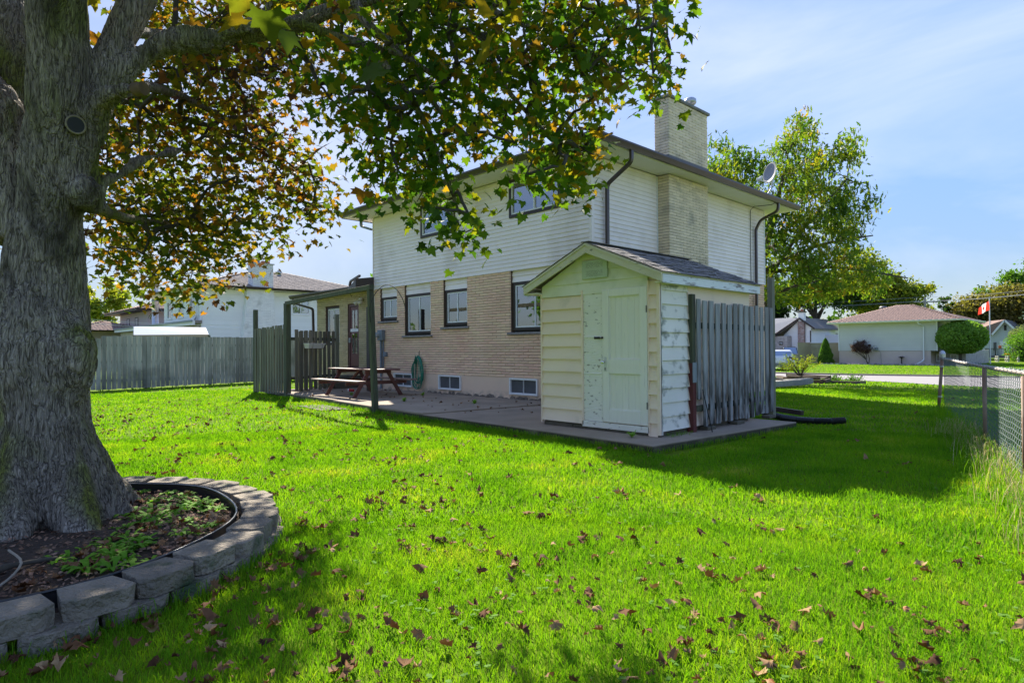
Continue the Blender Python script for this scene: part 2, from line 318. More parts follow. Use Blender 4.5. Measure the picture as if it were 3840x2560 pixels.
def brick_mesh(seed, L, H, D, rough=.006):
    r = random.Random(seed); nx, nz = 6, 3; V = []; F = []
    for j in range(nz):
        for i in range(nx):
            edge = i in (0, nx-1) or j in (0, nz-1)
            V.append((L*(i/(nx-1)-.5), -(0 if edge else .004+r.random()*rough)-(0 if not edge else r.random()*.002), H*(j/(nz-1)-.5)))
    for j in range(nz-1):
        for i in range(nx-1): a = j*nx+i; F.append((a, a+1, a+nx+1, a+nx))
    b = len(V)
    V += [(-L/2, D, -H/2), (L/2, D, -H/2), (L/2, D, H/2), (-L/2, D, H/2)]
    c = [0, nx-1, nz*nx-1, (nz-1)*nx]
    F += [(c[0], b, b+1, c[1]), (c[1], b+1, b+2, c[2]), (c[2], b+2, b+3, c[3]), (c[3], b+3, b, c[0])]
    return V, F
BR = {}
def bricks(face, p, a0, a1, z0, n, L, H, mat, parent, holes=(), off=0, gap=.0105, D=.09, clip=None, half=None):
    """records of bricks of one wall face"""
    recs = []
    for k in range(n):
        zc = z0+(k+.5)*H; b0, b1 = (a0, a1) if clip is None else clip(zc)
        x = b0-L-(L/2 if (k+off) % 2 else 0)
        if clip is not None: x = math.floor((b0)/L)*L-(L/2 if (k+off) % 2 else 0)
        while x < b1:
            s0, s1 = max(x, b0), min(x+L, b1); x += L
            segs = [(s0, s1)]
            for h in holes:
                if h[2] < zc < h[3]:
                    ns = []
                    for q0, q1 in segs:
                        if h[1] <= q0 or h[0] >= q1: ns.append((q0, q1)); continue
                        if h[0] > q0: ns.append((q0, h[0]))
                        if h[1] < q1: ns.append((h[1], q1))
                    segs = ns
            for q0, q1 in segs:
                if q1-q0 > .03: recs.append((face, p, (q0+q1)/2, zc, q1-q0, parent, mat, L, H, gap, D))
    return recs
def emit_bricks(recs, near=300, hidden=lambda r: False):
    if not recs: return
    def d(r):
        x, y, z = fpt(r[0], r[1], r[2], 0, r[3]); return math.hypot(x, y, z-1.4)+(1000 if hidden(r) or r[4] < r[7]*.6 else 0)
    recs = sorted(recs, key=d); rest = {}
    for i, r in enumerate(recs):
        face, p, a, z, w_, par, mat, L, H, gap, D = r
        loc = Vector(fpt(face, p, a, 0, z)); sx = (w_-gap)/(L-gap); vs_ = i % 5; key = (vs_, L, H, D, mat.name)
        if key not in BR:
            V, F = brick_mesh(vs_*7+3, L-gap, H-gap, D); me = bpy.data.meshes.new('brick'); me.from_pydata(V, [], F); me.materials.append(mat); BR[key] = (me, V, F)
        rz = 0 if face == 'y' else math.pi/2
        loc += Vector(fpt(face, 0, 0, rnd.uniform(-.002, .004), 0))
        if i < near:
            o = bpy.data.objects.new('brick', BR[key][0]); COL.objects.link(o); o.parent = par; off = Vector((0, 0, 0)); q = par
            while q is not None: off += ORG[q.name]; q = q.parent
            o.location = loc-off; o.rotation_euler = (0, 0, rz); o.scale = (sx, 1, 1)
        else: rest.setdefault((par.name, key), []).append(np.array(Matrix.Translation(loc) @ Matrix.Rotation(rz, 4, 'Z') @ Matrix.Diagonal((sx, 1, 1, 1))))
    byp = {}
    for (pn, key), ms in rest.items():
        me, V, F = BR[key]; v, f = tile(V, F, ms); byp.setdefault((pn, key[-1]), []).append((v, f))
    for (pn, mn), L_ in byp.items():
        V = []; F = []; n = 0
        for v, f in L_: V.append(v); F.append(f+n); n += len(v)
        numesh('bricks', np.concatenate(V), np.concatenate(F), MATS[mn], bpy.data.objects[pn], kind='stuff')
def window(parent, face, p, a0, a1, z0, z1, fr=.05, outer=DKBROWN, inner=WFRAME, d=.03, mull=(.5,), curtain=CURTAIN, hbar=False, inw=.035, glassm=None):
    """a window whose outer frame face stands d proud of plane p"""
    mb = MB()
    for b in ((a0, a0+fr, z0, z1), (a1-fr, a1, z0, z1), (a0+fr, a1-fr, z0, z0+fr), (a0+fr, a1-fr, z1-fr, z1)): fbox(mb, face, p, b[0], b[1], -.03, d, b[2], b[3])
    win = mb.build('window', outer, parent)
    A0, A1, Z0, Z1 = a0+fr, a1-fr, z0+fr, z1-fr; mb = MB(); iw = inw
    for b in ((A0, A0+iw, Z0, Z1), (A1-iw, A1, Z0, Z1), (A0+iw, A1-iw, Z0, Z0+iw), (A0+iw, A1-iw, Z1-iw, Z1)): fbox(mb, face, p, b[0]+.001, b[1]-.001, -.02, d-.012, b[2]+.001, b[3]-.001)
    for m_ in mull: c = A0+(A1-A0)*m_; fbox(mb, face, p, c-iw*.45, c+iw*.45, -.018, d-.018, Z0+iw, Z1-iw)
    if hbar: c = (Z0+Z1)/2; fbox(mb, face, p, A0+iw, A1-iw, -.018, d-.022, c-.012, c+.012)
    mb.build('sash', inner, win)
    fbox(MB(), face, p, A0+iw, A1-iw, -.012, -.006, Z0+iw, Z1-iw).build('pane', glassm or GLASS, win)
    if curtain is not None:
        mb = MB(); n = max(8, int((A1-A0)/.04)); 
        pts = [(A0+(A1-A0)*i/n, -.04-.008*math.sin(i*1.9)-.005*math.sin(i*.7)) for i in range(n+1)]
        V = []; F = []
        for a, dd in pts: V += [fpt(face, p, a, dd, Z0), fpt(face, p, a, dd, Z1)]
        for i in range(n): F.append((2*i, 2*i+2, 2*i+3, 2*i+1))
        mb.add(V, F); mb.build('curtain', curtain, win, smooth=True)
    return win
def gh(y):      # ground height: level yard, falling gently to the street
    r = [(18, 0), (26, -.14), (33, -.40), (45, -.58), (74, -.65), (400, -.65)]
    if y <= 18: return 0.
    for (y0, z0), (y1, z1) in zip(r, r[1:]):
        if y <= y1: return z0+(z1-z0)*(y-y0)/(y1-y0)
    return -.65
def shingle_plane(parent, O, u, v, left, right, V, mat, tab=.30, ex=.14, near=0, name='shingle', th=.008, jit=.004):
    """O eave start, u along the eave, v up the slope; left(t), right(t) bound the plane at slope distance t"""
    O = Vector(O); u = Vector(u).normalized(); shift = rnd.random(); v = Vector(v).normalized(); n = u.cross(v).normalized()
    if n.z < 0: n = -n
    recs = []; k = 0; t = 0
    while t < V:
        l, r = left(t), right(t); x = math.floor(l/tab)*tab-tab*((k*.5+shift+rnd.uniform(-.08, .08)) % 1)
        while x < r:
            s0, s1 = max(x, l), min(x+tab, r); x += tab
            if s1-s0 < .03: continue
            recs.append((s0+.004, s1-.004, t, min(t+ex*1.6, V)))
        k += 1; t += ex
    U = np.array([[0, 0, 0], [1, 0, 0], [1, 1, 0], [0, 1, 0], [0, 0, 1], [1, 0, 1], [1, 1, .2], [0, 1, .2]], float)
    F = [(0, 3, 2, 1), (4, 5, 6, 7), (0, 1, 5, 4), (1, 2, 6, 5), (2, 3, 7, 6), (3, 0, 4, 7)]
    ms = []
    for s0, s1, t0, t1 in recs:
        m = Matrix.Identity(4); j = rnd.uniform(-.006, .004)
        for i in range(3): m[i][0] = u[i]*(s1-s0); m[i][1] = v[i]*(t1-t0); m[i][2] = n[i]*(th+rnd.uniform(-.25, 1)*jit); m[i][3] = O[i]+u[i]*s0+v[i]*(t0+j)+n[i]*.004
        ms.append(m)
    off = Vector((0, 0, 0)); q = parent
    while q is not None: off += ORG[q.name]; q = q.parent
    if near:
        ms.sort(key=lambda m: (Vector((m[0][3], m[1][3], m[2][3]))-Vector((0, 0, 1.4))).length)
        me = bpy.data.meshes.new(name); me.from_pydata([tuple(x) for x in U], [], F); me.materials.append(mat)
        for m in ms[:near]:
            o = bpy.data.objects.new(name, me); COL.objects.link(o); o.parent = parent; o.matrix_basis = Matrix.Translation(-off) @ m
        ms = ms[near:]
    if ms:
        Vv, Ff = tile(U, F, [np.array(m) for m in ms]); numesh('shingles', Vv, Ff, mat, parent, kind='stuff')
def hip_roof(parent, x0, x1, y0, y1, z, slope, mat, faces='SE', tab=.5, ex=.2, th=.003, jit=.0005):
    """solid hip roof with shingles on the named faces (S = facing -y, E = facing +x)"""
    w_, d_ = x1-x0, y1-y0; m = min(w_, d_)/2; h = m*slope
    if w_ >= d_: A, B = (x0+m, y0+m), (x1-m, y0+m)
    else: A, B = (x0+m, y0+m), (x0+m, y1-m)
    V = [(x0, y0, z), (x1, y0, z), (x1, y1, z), (x0, y1, z), (*A, z+h), (*B, z+h)]
    F = [(0, 1, 5, 4), (1, 2, 5), (2, 3, 4, 5), (3, 0, 4), (3, 2, 1, 0)] if w_ >= d_ else [(0, 1, 4), (1, 2, 5, 4), (2, 3, 5), (3, 0, 4, 5), (3, 2, 1, 0)]
    ro = MB().add(V, F).build('roof', mat, parent); sl = math.sqrt(1+slope*slope); c = 1/sl; s = slope/sl
    if 'S' in faces: shingle_plane(ro, (x0, y0, z), (1, 0, 0), (0, c, s), lambda t: t*c, lambda t: w_-t*c, m*sl, mat, tab, ex, th=th, jit=jit)
    if 'E' in faces: shingle_plane(ro, (x1, y0, z), (0, 1, 0), (-c, 0, s), lambda t: t*c, lambda t: d_-t*c, m*sl, mat, tab, ex, th=th, jit=jit)
    return ro
# ================================================================ ground
LAWN = M('lawn_soil', (.075, .135, .008), (.125, .19, .012), 3, rough=1, bump=.6, bsc=30, spec=.05)
def ground():
    xs = sorted(set([-400, -250, -150, -100, -70, -50, -40, -34]+[-30+i for i in range(0, 41)]+[14, 20, 40, 80, 150])); ys = sorted(set([-60, -30, -15, -8]+list(range(-4, 19))+[20, 22, 24, 26, 28, 30, 33, 36, 40, 45, 50, 60, 74, 90, 120, 200, 400]))
    V = []; F = []
    for y in ys:
        for x in xs:
            z = gh(y)-.004
            V.append((x, y, z))
    n = len(xs)
    for j in range(len(ys)-1):
        for i in range(n-1): a = j*n+i; F.append((a, a+1, a+n+1, a+n))
    return MB().add(V, F).build('ground', LAWN, kind='structure', smooth=True)
ground()
def strip(name, near, far, mat, dz, kind='structure', z=None):
    V = []; F = []
    for (a, b) in zip(near, far):
        for t in range(5):
            x = a[0]+(b[0]-a[0])*t/4; y = a[1]+(b[1]-a[1])*t/4; V.append((x, y, gh(y)+dz))
    for i in range(len(near)-1):
        for t in range(4): q = i*5+t; F.append((q, q+1, q+6, q+5))
    return MB().add(V, F).build(name, mat, kind=kind)
nearE = [(-80, 62), (-50, 53), (-30, 44.2), (-22, 40.6), (-16.5, 38.3), (-13.5, 37.2), (-11.2, 35.6), (-8.9, 34.5), (-6.9, 32.8), (-5.4, 31.6), (-3.6, 29.4), (-1.5, 26.5), (0, 24), (1.5, 20), (3, 12)]
farE = [(-80, 70), (-50, 60), (-30, 49.5), (-22, 45.5), (-17.9, 43.8), (-15, 44.4), (-12, 45.3), (-9.7, 46.0), (-7.6, 46.4), (-5.7, 46.6), (-2, 46.8), (3, 46.5), (8, 45), (14, 40), (18, 30)]
strip('road', nearE, farE, ASPH, .012)
mb = MB()
for e, s in ((farE, 1),):
    for p, q in zip(e[:-1], e[1:]): mb.beam((*p, gh(p[1])+.05), (*q, gh(q[1])+.05), .18, .13)
mb.build('kerb', KERB, kind='structure')
# driveway behind the parked cars, up to the neighbour's
MB().add([(-26, 47, gh(47)+.01), (-20.5, 44.8, gh(44.8)+.01), (-25.5, 60, gh(60)+.01), (-30, 62, gh(62)+.01)], [(0, 1, 2, 3)]).build('driveway', ASPH, kind='structure')
MB().add([(-60, 76, -.63), (-30.5, 72.5, -.63), (-29, 96, -.63), (-60, 98, -.63)], [(0, 1, 2, 3)]).build('driveway', ASPH, kind='structure')

# patio: separate concrete slabs, stepped and cracked apart
PAT = tag(empty('patio'), None, None, None, 'structure')
def slab(poly, z, zb=-.02): return MB().prism([(x, y, zb) for x, y in poly], (0, 0, z-zb)).build('slab', CONC, PAT, bevel=.008)
slab([(-7.9, 7.09), (-4.62, 6.915), (-4.31, 10.74), (-7.9, 10.9)], .115)
slab([(-10.05, 7.16), (-7.912, 7.10), (-7.912, 10.68), (-9.6, 10.68)], .108)
slab([(-11.9, 7.27), (-10.062, 7.18), (-9.612, 10.68), (-11.9, 10.68)], .135)
slab([(-14.4, 7.52), (-11.912, 7.29), (-11.912, 10.68), (-14.4, 10.68)], .128)
slab([(-16.9, 7.74), (-14.412, 7.53), (-14.412, 10.68), (-16.9, 10.68)], .14)
slab([(-19.6, 7.98), (-16.912, 7.76), (-16.912, 10.68), (-19.6, 10.68)], .12)
MB().prism([(-14.7, 6.75, 0), (-13.2, 6.6, 0), (-13.0, 7.2, 0), (-14.6, 7.35, 0)], (0, 0, .02)).build('slab', CONC, PAT)
mb = MB()
for (x, y, a, b) in ((-7.1, 7.62, .9, .05),): pass
# ================================================================ the house
H = thing('house', 'two storey house of tan brick below white siding with brown gutters and tall chimney', 'house', (-13, 15, 0))
XW, YW = -8.65, 10.70
op1 = [(-17.30, -16.36, 2.27, 3.32), (-15.93, -14.61, 1.79, 3.32), (-14.0, -12.955, 1.99, 3.32), (-11.25, -9.75, 1.78, 3.32)]
bops = [(-16.49, -15.53, .26, .645), (-14.2, -13.23, .26, .645), (-11.28, -10.33, .26, .645)]
bw = panel('brick_wall', MORTAR, H, 'y', YW, -17.65, XW, .665, 3.32, -.5, -.014, op1)
bw2 = panel('brick_wall', MORTAR, H, 'x', XW, 10.74, 19.2, .665, 3.32, -.5, -.014)
RECS = bricks('y', YW, -17.65, XW, .665, 38, .326, .0699, BRICK, bw, op1)
RECS += bricks('x', XW, YW+.003, 19.2, .665, 38, .326, .0699, BRICK, bw2, off=1)
MB().box(-17.55, XW-.12, YW+.16, 19.1, 0, 5.6).build('wall_core', DARKROOM, H)
fnd = panel('foundation', PLASTER, H, 'y', YW+.005, -17.66, XW+.005, -.05, .665, -.4, 0, bops)
MB().box(XW-.3, XW+.005, YW+.01, 19.2, -.05, .665).build('foundation', PLASTER, H)
for a0, a1, z0, z1 in bops:
    win = window(H, 'y', YW, a0-.01, a1+.01, z0-.01, z1+.01, fr=.035, outer=WFRAME, d=.045, inw=.012, curtain=None, glassm=SCREEN)
# crumbled parging at the foot of the wall
mb = MB(); x = -14.8
while x < -9.9:
    w_ = rnd.uniform(.12, .35); h_ = rnd.uniform(.02, .09)
    mb.prism([(x, YW-.012, .13), (x+w_, YW-.012, .13), (x+w_*.8, YW-.012, .13+h_*.8), (x+w_*.4, YW-.012, .13+h_), (x+w_*.15, YW-.012, .13+h_*.6)], (0, .03, 0)); x += w_*rnd.uniform(.8, 1.3)
mb.build('broken_parging', M('broken_parging', (.27, .22, .18), (.13, .11, .09), 14, rough=1, bump=1, bsc=40), H, kind='stuff')
for i, (a0, a1, z0, z1) in enumerate(op1):
    window(H, 'y', YW+.075, a0+.04, a1+.02, z0+.05, 3.02, fr=.07, d=.03)
    siding(H, 'y', YW+.07, a0+.005, a1-.005, 3.03, 3.33, .15, WHITE_SIDING, th=.02)
    sill = MB(); sill.box(a0-.09, a1+.09, YW-.06, YW+.06, z0-.055, z0+.003); sill.build('window_sill', STONE, H, bevel=.006)
# upper storey siding
wR = (-11.24, -9.53, 4.62, 5.57); wL = (-15.02, -13.42, 4.62, 5.57)
siding(H, 'y', YW-.012, -17.66, XW-.04, 3.315, 5.62, .1016, WHITE_SIDING, [wR, wL], th=.016, joints=(-15.9, -10.6, -13.9, -11.9, -16.6, -10.1, -14.7))
for wq in (wR, wL): window(H, 'y', YW-.01, wq[0], wq[1], wq[2], wq[3], fr=.075, d=.045, curtain=CURTAIN)
mb = MB(); mb.box(XW-.045, XW+.03, YW-.04, YW+.05, 3.31, 5.62); mb.build('corner_trim', WHITE_SIDING, H)
MB().box(-17.69, -17.65, YW-.04, YW+.04, 3.31, 5.62).build('corner_trim', WHITE_SIDING, H)
siding(H, 'x', XW+.012, YW+.05, 13.22, 3.315, 5.62, .1016, WHITE_SIDING, th=.016)
siding(H, 'x', XW+.012, 15.14, 19.17, 3.315, 5.62, .1016, WHITE_SIDING, th=.016, joints=(16.3, 17.4, 16.0, 18.0))
MB().box(XW-.03, XW+.035, 19.17, 19.21, 3.31, 5.62).build('corner_trim', WFRAME, H)
MB().box(XW+.01, XW+.035, 13.21, 13.245, 3.31, 5.62).build('corner_trim', WFRAME, H)
panel('wall_sheathing', SOFFIT, H, 'y', YW, -17.65, XW, 3.32, 5.62, -.15, -.002, [wR, wL])
MB().box(XW-.15, XW-.002, YW+.16, 19.19, 3.32, 5.62).build('wall_sheathing', SOFFIT, H)
MB().box(-17.75, -17.655, YW, 19.2, 0, 5.62).build('wall', WHITE_SIDING, H)
MB().box(-17.6, XW-.16, 19.1, 19.2, 0, 5.62).build('wall', WHITE_SIDING, H)
# chimney on the side wall, then the stack through the roof
ch = MB().box(XW+.001, -8.315, 13.265, 15.105, 0, 5.6).build('chimney', GREYMORTAR, H)
RECS += bricks('x', -8.30, 13.25, 15.12, .0, 80, .31, .0701, CHBRICK, ch)
def yrec(p, x0, x1, z0, n, par, mat): return bricks('y', p, x0, x1, z0, n, .31, .0701, mat, par, off=1)
RECS += yrec(13.25, XW, -8.30, .0, 80, ch, CHBRICK)
stk = MB().box(-8.69, -8.315, 13.265, 15.115, 5.7, 7.5).build('chimney_stack', GREYMORTAR, H)
RECS += bricks('x', -8.30, 13.25, 15.13, 6.08, 20, .31, .071, CHBRICK, stk) + bricks('y', 13.25, -8.70, -8.30, 6.08, 20, .31, .071, CHBRICK, stk, off=1)
emit_bricks(RECS, 300, lambda r: (r[0] == 'y' and r[1] > 10 and r[1] < 11 and r[2] > -10.2) or (r[0] == 'x' and r[3] < 3.6))
MB().box(-8.75, -8.25, 13.19, 15.19, 7.50, 7.575).build('chimney_cap', M('chimney_cap', (.25, .24, .24), (.16, .155, .16), 5, rough=.9, bump=.6, bsc=20), stk, bevel=.012)
MB().lathe((-8.57, 14.75, 7.57), [(.075, 0), (.075, .16), (.05, .16), (.05, .22), (.13, .22), (.155, .26), (.15, .34), (.10, .38), (0.001, .385)], 20).build('flue_cap', METAL, stk, smooth=True)
mb = MB(); mb.box(-8.72, -8.285, 13.225, 15.16, 5.75, 6.09); mb.build('flashing', LEAD, stk, bevel=.006)
# eaves: soffit, gutter, hip roof
EX0, EX1, EY0, EY1 = -18.35, -7.93, 9.93, 20.0
sof = MB().box(EX0+.02, EX1-.02, EY0+.02, EY1-.02, 5.645, 5.70).build('soffit', SOFFIT, H)
x = EX0+.03
while x < EX1-.05:
    MB().box(x+.002, min(x+.3, EX1-.03)-.002, EY0+.03, YW-.05, 5.63, 5.644).build('soffit_panel', SOFFIT, sof); x += .3
y = YW-.05
while y < EY1-.05:
    MB().box(XW+.05, EX1-.03, y+.002, min(y+.3, EY1-.03)-.002, 5.63, 5.644).build('soffit_panel', SOFFIT, sof); y += .3
def gutter(pts, z, par, wd=.12, h=.13, mat=BROWN):
    mb = MB()
    prof = [(0, 0), (wd*.55, 0), (wd*.75, h*.35), (wd, h*.72), (wd, h), (wd-.012, h), (wd-.014, h*.76), (wd*.5, .012), (.012, .012), (.012, h), (0, h)]
    P = [Vector((*p, z)) for p in pts]; n = len(P); rows = []
    for i in range(n):
        d0 = (P[i]-P[i-1]).normalized() if i else (P[1]-P[0]).normalized(); d1 = (P[i+1]-P[i]).normalized() if i < n-1 else d0
        o0 = Vector((d0.y, -d0.x, 0)); o1 = Vector((d1.y, -d1.x, 0)); o = (o0+o1); o = o/max(.3, o.dot(o0))
        rows.append([P[i]+o*a+Vector((0, 0, b)) for a, b in prof])
    k = len(prof); V = [v for r in rows for v in r]; F = []
    for i in range(n-1):
        for j in range(k): F.append((i*k+j, (i+1)*k+j, (i+1)*k+(j+1) % k, i*k+(j+1) % k))
    F += [tuple(range(k)), tuple(reversed(range((n-1)*k, n*k)))]
    return mb.add(V, F).build('gutter', mat, par)
gutter([(EX0, EY0), (EX1, EY0), (EX1, EY1)], 5.645, H)
MB().box(EX0-.02, EX0, EY0, EY1, 5.62, 5.77).build('fascia', BROWN, H)
hip_roof(H, EX0-.03, EX1+.05, EY0-.05, EY1+.05, 5.775, .26, SHING, 'SE', .33, .14)
def downspout(par, pts, w_=.085, d_=.065, mat=BROWN, name='downspout'):
    pts = [Vector(p) for p in pts]; q = [pts[0]]
    for i in range(1, len(pts)-1):       # rounded elbows
        a, b, c = pts[i-1], pts[i], pts[i+1]; r = min(.09, (a-b).length*.45, (c-b).length*.45)
        p0 = b+(a-b).normalized()*r; p2 = b+(c-b).normalized()*r
        for t in (0, .25, .5, .75, 1): q.append(p0*(1-t)**2+b*2*t*(1-t)+p2*t*t)
    q.append(pts[-1]); mb = MB(); n = len(q); V = []
    for i, p in enumerate(q):
        d = (q[min(i+1, n-1)]-q[max(i-1, 0)]).normalized(); sd = Vector((0, 1, 0)) if abs(d.y) < .8 else Vector((1, 0, 0)); up = d.cross(sd).normalized()*d_/2; sd = sd*w_/2
        V += [p-sd-up, p+sd-up, p+sd+up, p-sd+up]
    F = [(i*4+j, i*4+(j+1) % 4, i*4+4+(j+1) % 4, i*4+4+j) for i in range(n-1) for j in range(4)]+[(0, 1, 2, 3), (n*4-4, n*4-3, n*4-2, n*4-1)]
    return mb.add(V, F).build(name, mat, par, bevel=.006)
downspout(H, [(-7.90, 11.14, 5.66), (-7.90, 11.14, 5.40), (-8.53, 11.10, 5.02), (-8.55, 11.10, .3)])
downspout(H, [(-7.90, 18.55, 5.66), (-7.92, 18.55, 5.42), (-8.42, 18.5, 5.22), (-8.55, 18.45, 4.95), (-8.55, 18.45, .25)])
downspout(H, [(-18.3, 10.6, 5.62), (-18.3, 10.6, 5.45), (-17.78, 10.68, 5.28)], mat=METER)
MB().tube([(-7.86, 18.5, 5.80), (-7.84, 18.45, 5.70), (-8.0, 18.3, 5.58), (-8.5, 18.22, 5.60), (-8.60, 18.2, 5.5), (-8.61, 18.2, 4.6), (-8.61, 18.22, 3.3)], .009, 6).build('dish_cable', BLACKP, H, smooth=True)
# satellite dish on the roof edge
dish = MB(); c = Vector((-8.14, 18.62, 6.60)); nrm = Vector((-.45, -.89, .16)).normalized(); a_ = nrm.cross(Vector((0, 0, 1))).normalized(); b_ = a_.cross(nrm)
V = [tuple(c)]; F = []; n = 28
for ring, (r, dd) in enumerate(((.12, .008), (.22, .03), (.30, .058), (.315, .055))):
    for k in range(n): t = 2*math.pi*k/n; V.append(tuple(c+a_*(r*.92*math.cos(t))+b_*(r*math.sin(t))+nrm*dd))
for k in range(n):
    F.append((0, 1+k, 1+(k+1) % n))
    for g_ in range(3): F.append((1+g_*n+k, 1+(g_+1)*n+k, 1+(g_+1)*n+(k+1) % n, 1+g_*n+(k+1) % n))
DG = M('dish_grey', (.24, .25, .27), rough=.5)
ds = dish.add(V, F).build('satellite_dish', DG, H, smooth=True)
mb = MB().tube([(-8.20, 18.52, 5.98), (-8.16, 18.66, 6.15), (-8.10, 18.70, 6.50), tuple(c-nrm*.02)], .022, 8); mb.box(-8.30, -8.12, 18.44, 18.58, 5.93, 5.97); mb.build('dish_mast', METAL, ds)
MB().tube([(-8.10, 18.68, 6.30), (-8.40, 18.40, 6.40)], .014, 6).build('dish_arm', WPLASTIC, ds)
mb = MB().box(-8.46, -8.34, 18.32, 18.44, 6.40, 6.47); mb.beam((-8.42, 18.36, 6.43), (-8.34, 18.46, 6.52), .07, .07); mb.build('dish_receiver', WPLASTIC, ds, bevel=.01)
# electricity meter and conduits
mb = MB().box(-17.28, -17.02, YW-.14, YW, 1.67, 2.0); mt = mb.build('electric_meter', METER, H, bevel=.012)
mb = MB(); 
for k in range(1): mb.tube([(-17.22, YW-.14, 1.84), (-17.22, YW-.25, 1.84)], .085, 16)
mb.build('meter_dial', M('meter_glass', (.42, .42, .40), rough=.2), mt, smooth=False)
mb = MB().tube([(-17.20, YW-.05, 1.67), (-17.20, YW-.05, .14)], .035, 10); mb.build('conduit', METER, H)
mb = MB().tube([(-17.08, YW-.04, 1.67), (-17.08, YW-.04, .72)], .022, 8); mb.build('conduit', METER, H)
MB().box(-17.02, -16.88, YW-.09, YW, 1.16, 1.30).build('outlet_box', METER, H, bevel=.008)
MB().box(-17.86, -17.78, YW-.05, YW, 1.10, 1.24).build('outlet_box', WFRAME, H)
# ---------------- one storey wing on the left
aops = [(-20.99, -19.98, 1.55, 2.92), (-19.40, -18.66, .74, 2.93)]
wg = panel('wing_wall', MORTAR, H, 'y', YW, -21.67, -17.67, .5, 3.42, -.3, -.014, aops)
emit_bricks(bricks('y', YW, -21.67, -17.67, .5, 41, .326, .0699, M('yellow_brick', (.50, .40, .22), (.55, .45, .28), 2.2, rough=.9, bump=.5, bsc=45, var=.13), wg, aops), 0)
MB().box(-21.6, -17.7, YW+.16, 15.5, 0, 3.3).build('wall_core', DARKROOM, H)
MB().box(-21.66, -17.67, YW-.004, YW+.3, 0, .5).build('foundation', PLASTER, H)
window(H, 'y', YW+.07, -20.95, -19.99, 1.58, 2.90, fr=.06, d=.03)
fr = MB(); 
for b in ((-19.38, -19.31, .78, 2.92), (-18.74, -18.67, .78, 2.92), (-19.31, -18.74, 2.84, 2.92)): fbox(fr, 'y', YW+.03, b[0], b[1], -.06, .0, b[2], b[3])
fr.build('door_frame', M('maroon_frame', (.11, .045, .045), rough=.5), H)
DR = M('maroon_door', (.15, .05, .05), (.12, .04, .04), 8, rough=.45)
dm = MB()
for b in ((-19.30, -19.20, .82, 2.83), (-18.83, -18.75, .82, 2.83), (-19.20, -18.83, 2.72, 2.83), (-19.20, -18.83, .82, 1.24), (-19.04, -19.01, 1.24, 2.72), (-19.20, -18.83, 1.93, 1.99)): fbox(dm, 'y', YW+.05, b[0], b[1], -.05, 0, b[2], b[3])
door = dm.build('door', DR, H); fbox(MB(), 'y', YW+.06, -19.20, -18.83, -.01, 0, 1.24, 2.72).build('pane', GLASS, door)
fbox(MB(), 'y', YW+.05, -19.30, -18.76, 0, .005, 1.99, 2.09).build('letter_plate', WPLASTIC, door)
MB().box(-19.29, -19.25, YW-.02, YW+.05, 1.62, 1.78).build('handle', METAL, door)
MB().box(-19.42, -18.62, YW-.06, YW+.1, .70, .76).build('threshold', METAL, H)
mb = MB().box(-19.5, -18.5, YW-.95, YW-.01, .1, .30); mb.box(-19.5, -18.5, YW-.5, YW-.01, .30, .52); mb.build('door_step', CONCD, H, bevel=.01)
mb = MB().lathe((-18.35, YW-.08, 3.02), [(.0, 0), (.07, .0), (.08, .04), (.02, .09), (.0, .09)], 12)
for s in (-1, 1): mb.tube([(-18.35+.04*s, YW-.08, 3.02), (-18.35+.12*s, YW-.16, 2.95), (-18.35+.15*s, YW-.24, 2.88)], [.03, .045, .07], 10)
mb.build('flood_light', M('cream_lamp', (.6, .55, .40), rough=.5), H, smooth=True)
# wing roof, gutter along the eave
wr = MB().add([(-22.9, 10.30, 3.42), (-17.70, 10.30, 3.42), (-17.70, 14.5, 4.25), (-22.9, 14.5, 4.25), (-22.9, 10.3, 3.36), (-17.7, 10.3, 3.36), (-17.7, 14.5, 3.36), (-22.9, 14.5, 3.36)], [(0, 1, 2, 3), (4, 7, 6, 5), (0, 4, 5, 1), (1, 5, 6, 2), (2, 6, 7, 3), (3, 7, 4, 0)]).build('wing_roof', SHING2, H)
shingle_plane(wr, (-22.9, 10.29, 3.43), (1, 0, 0), (0, 4.2, .83), lambda t: 0, lambda t: 5.2, 4.2, SHING2, .33, .14)
gutter([(-22.9, 10.28), (-18.15, 10.28)], 3.30, H)
MB().hexa([(-18.15, 10.0, 3.30), (-17.62, 10.0, 3.34), (-17.62, 10.66, 3.34), (-18.15, 10.3, 3.30)], [(-18.15, 10.1, 3.43), (-17.62, 10.0, 3.62), (-17.62, 10.66, 3.72), (-18.15, 10.3, 3.45)]).build('fascia_return', BROWN, H)
downspout(H, [(-17.7, 10.2, 3.74), (-18.3, 10.2, 3.60), (-18.35, 10.2, 3.45)], .07, .07)
downspout(H, [(-22.6, 10.2, 3.30), (-22.6, 10.2, 3.15), (-21.8, 10.6, 2.9), (-21.72, 10.62, .2)])
MB().box(-17.66, -17.6, YW-.3, YW-.012, 3.28, 3.36).build('trim', WHITE_SIDING, H)

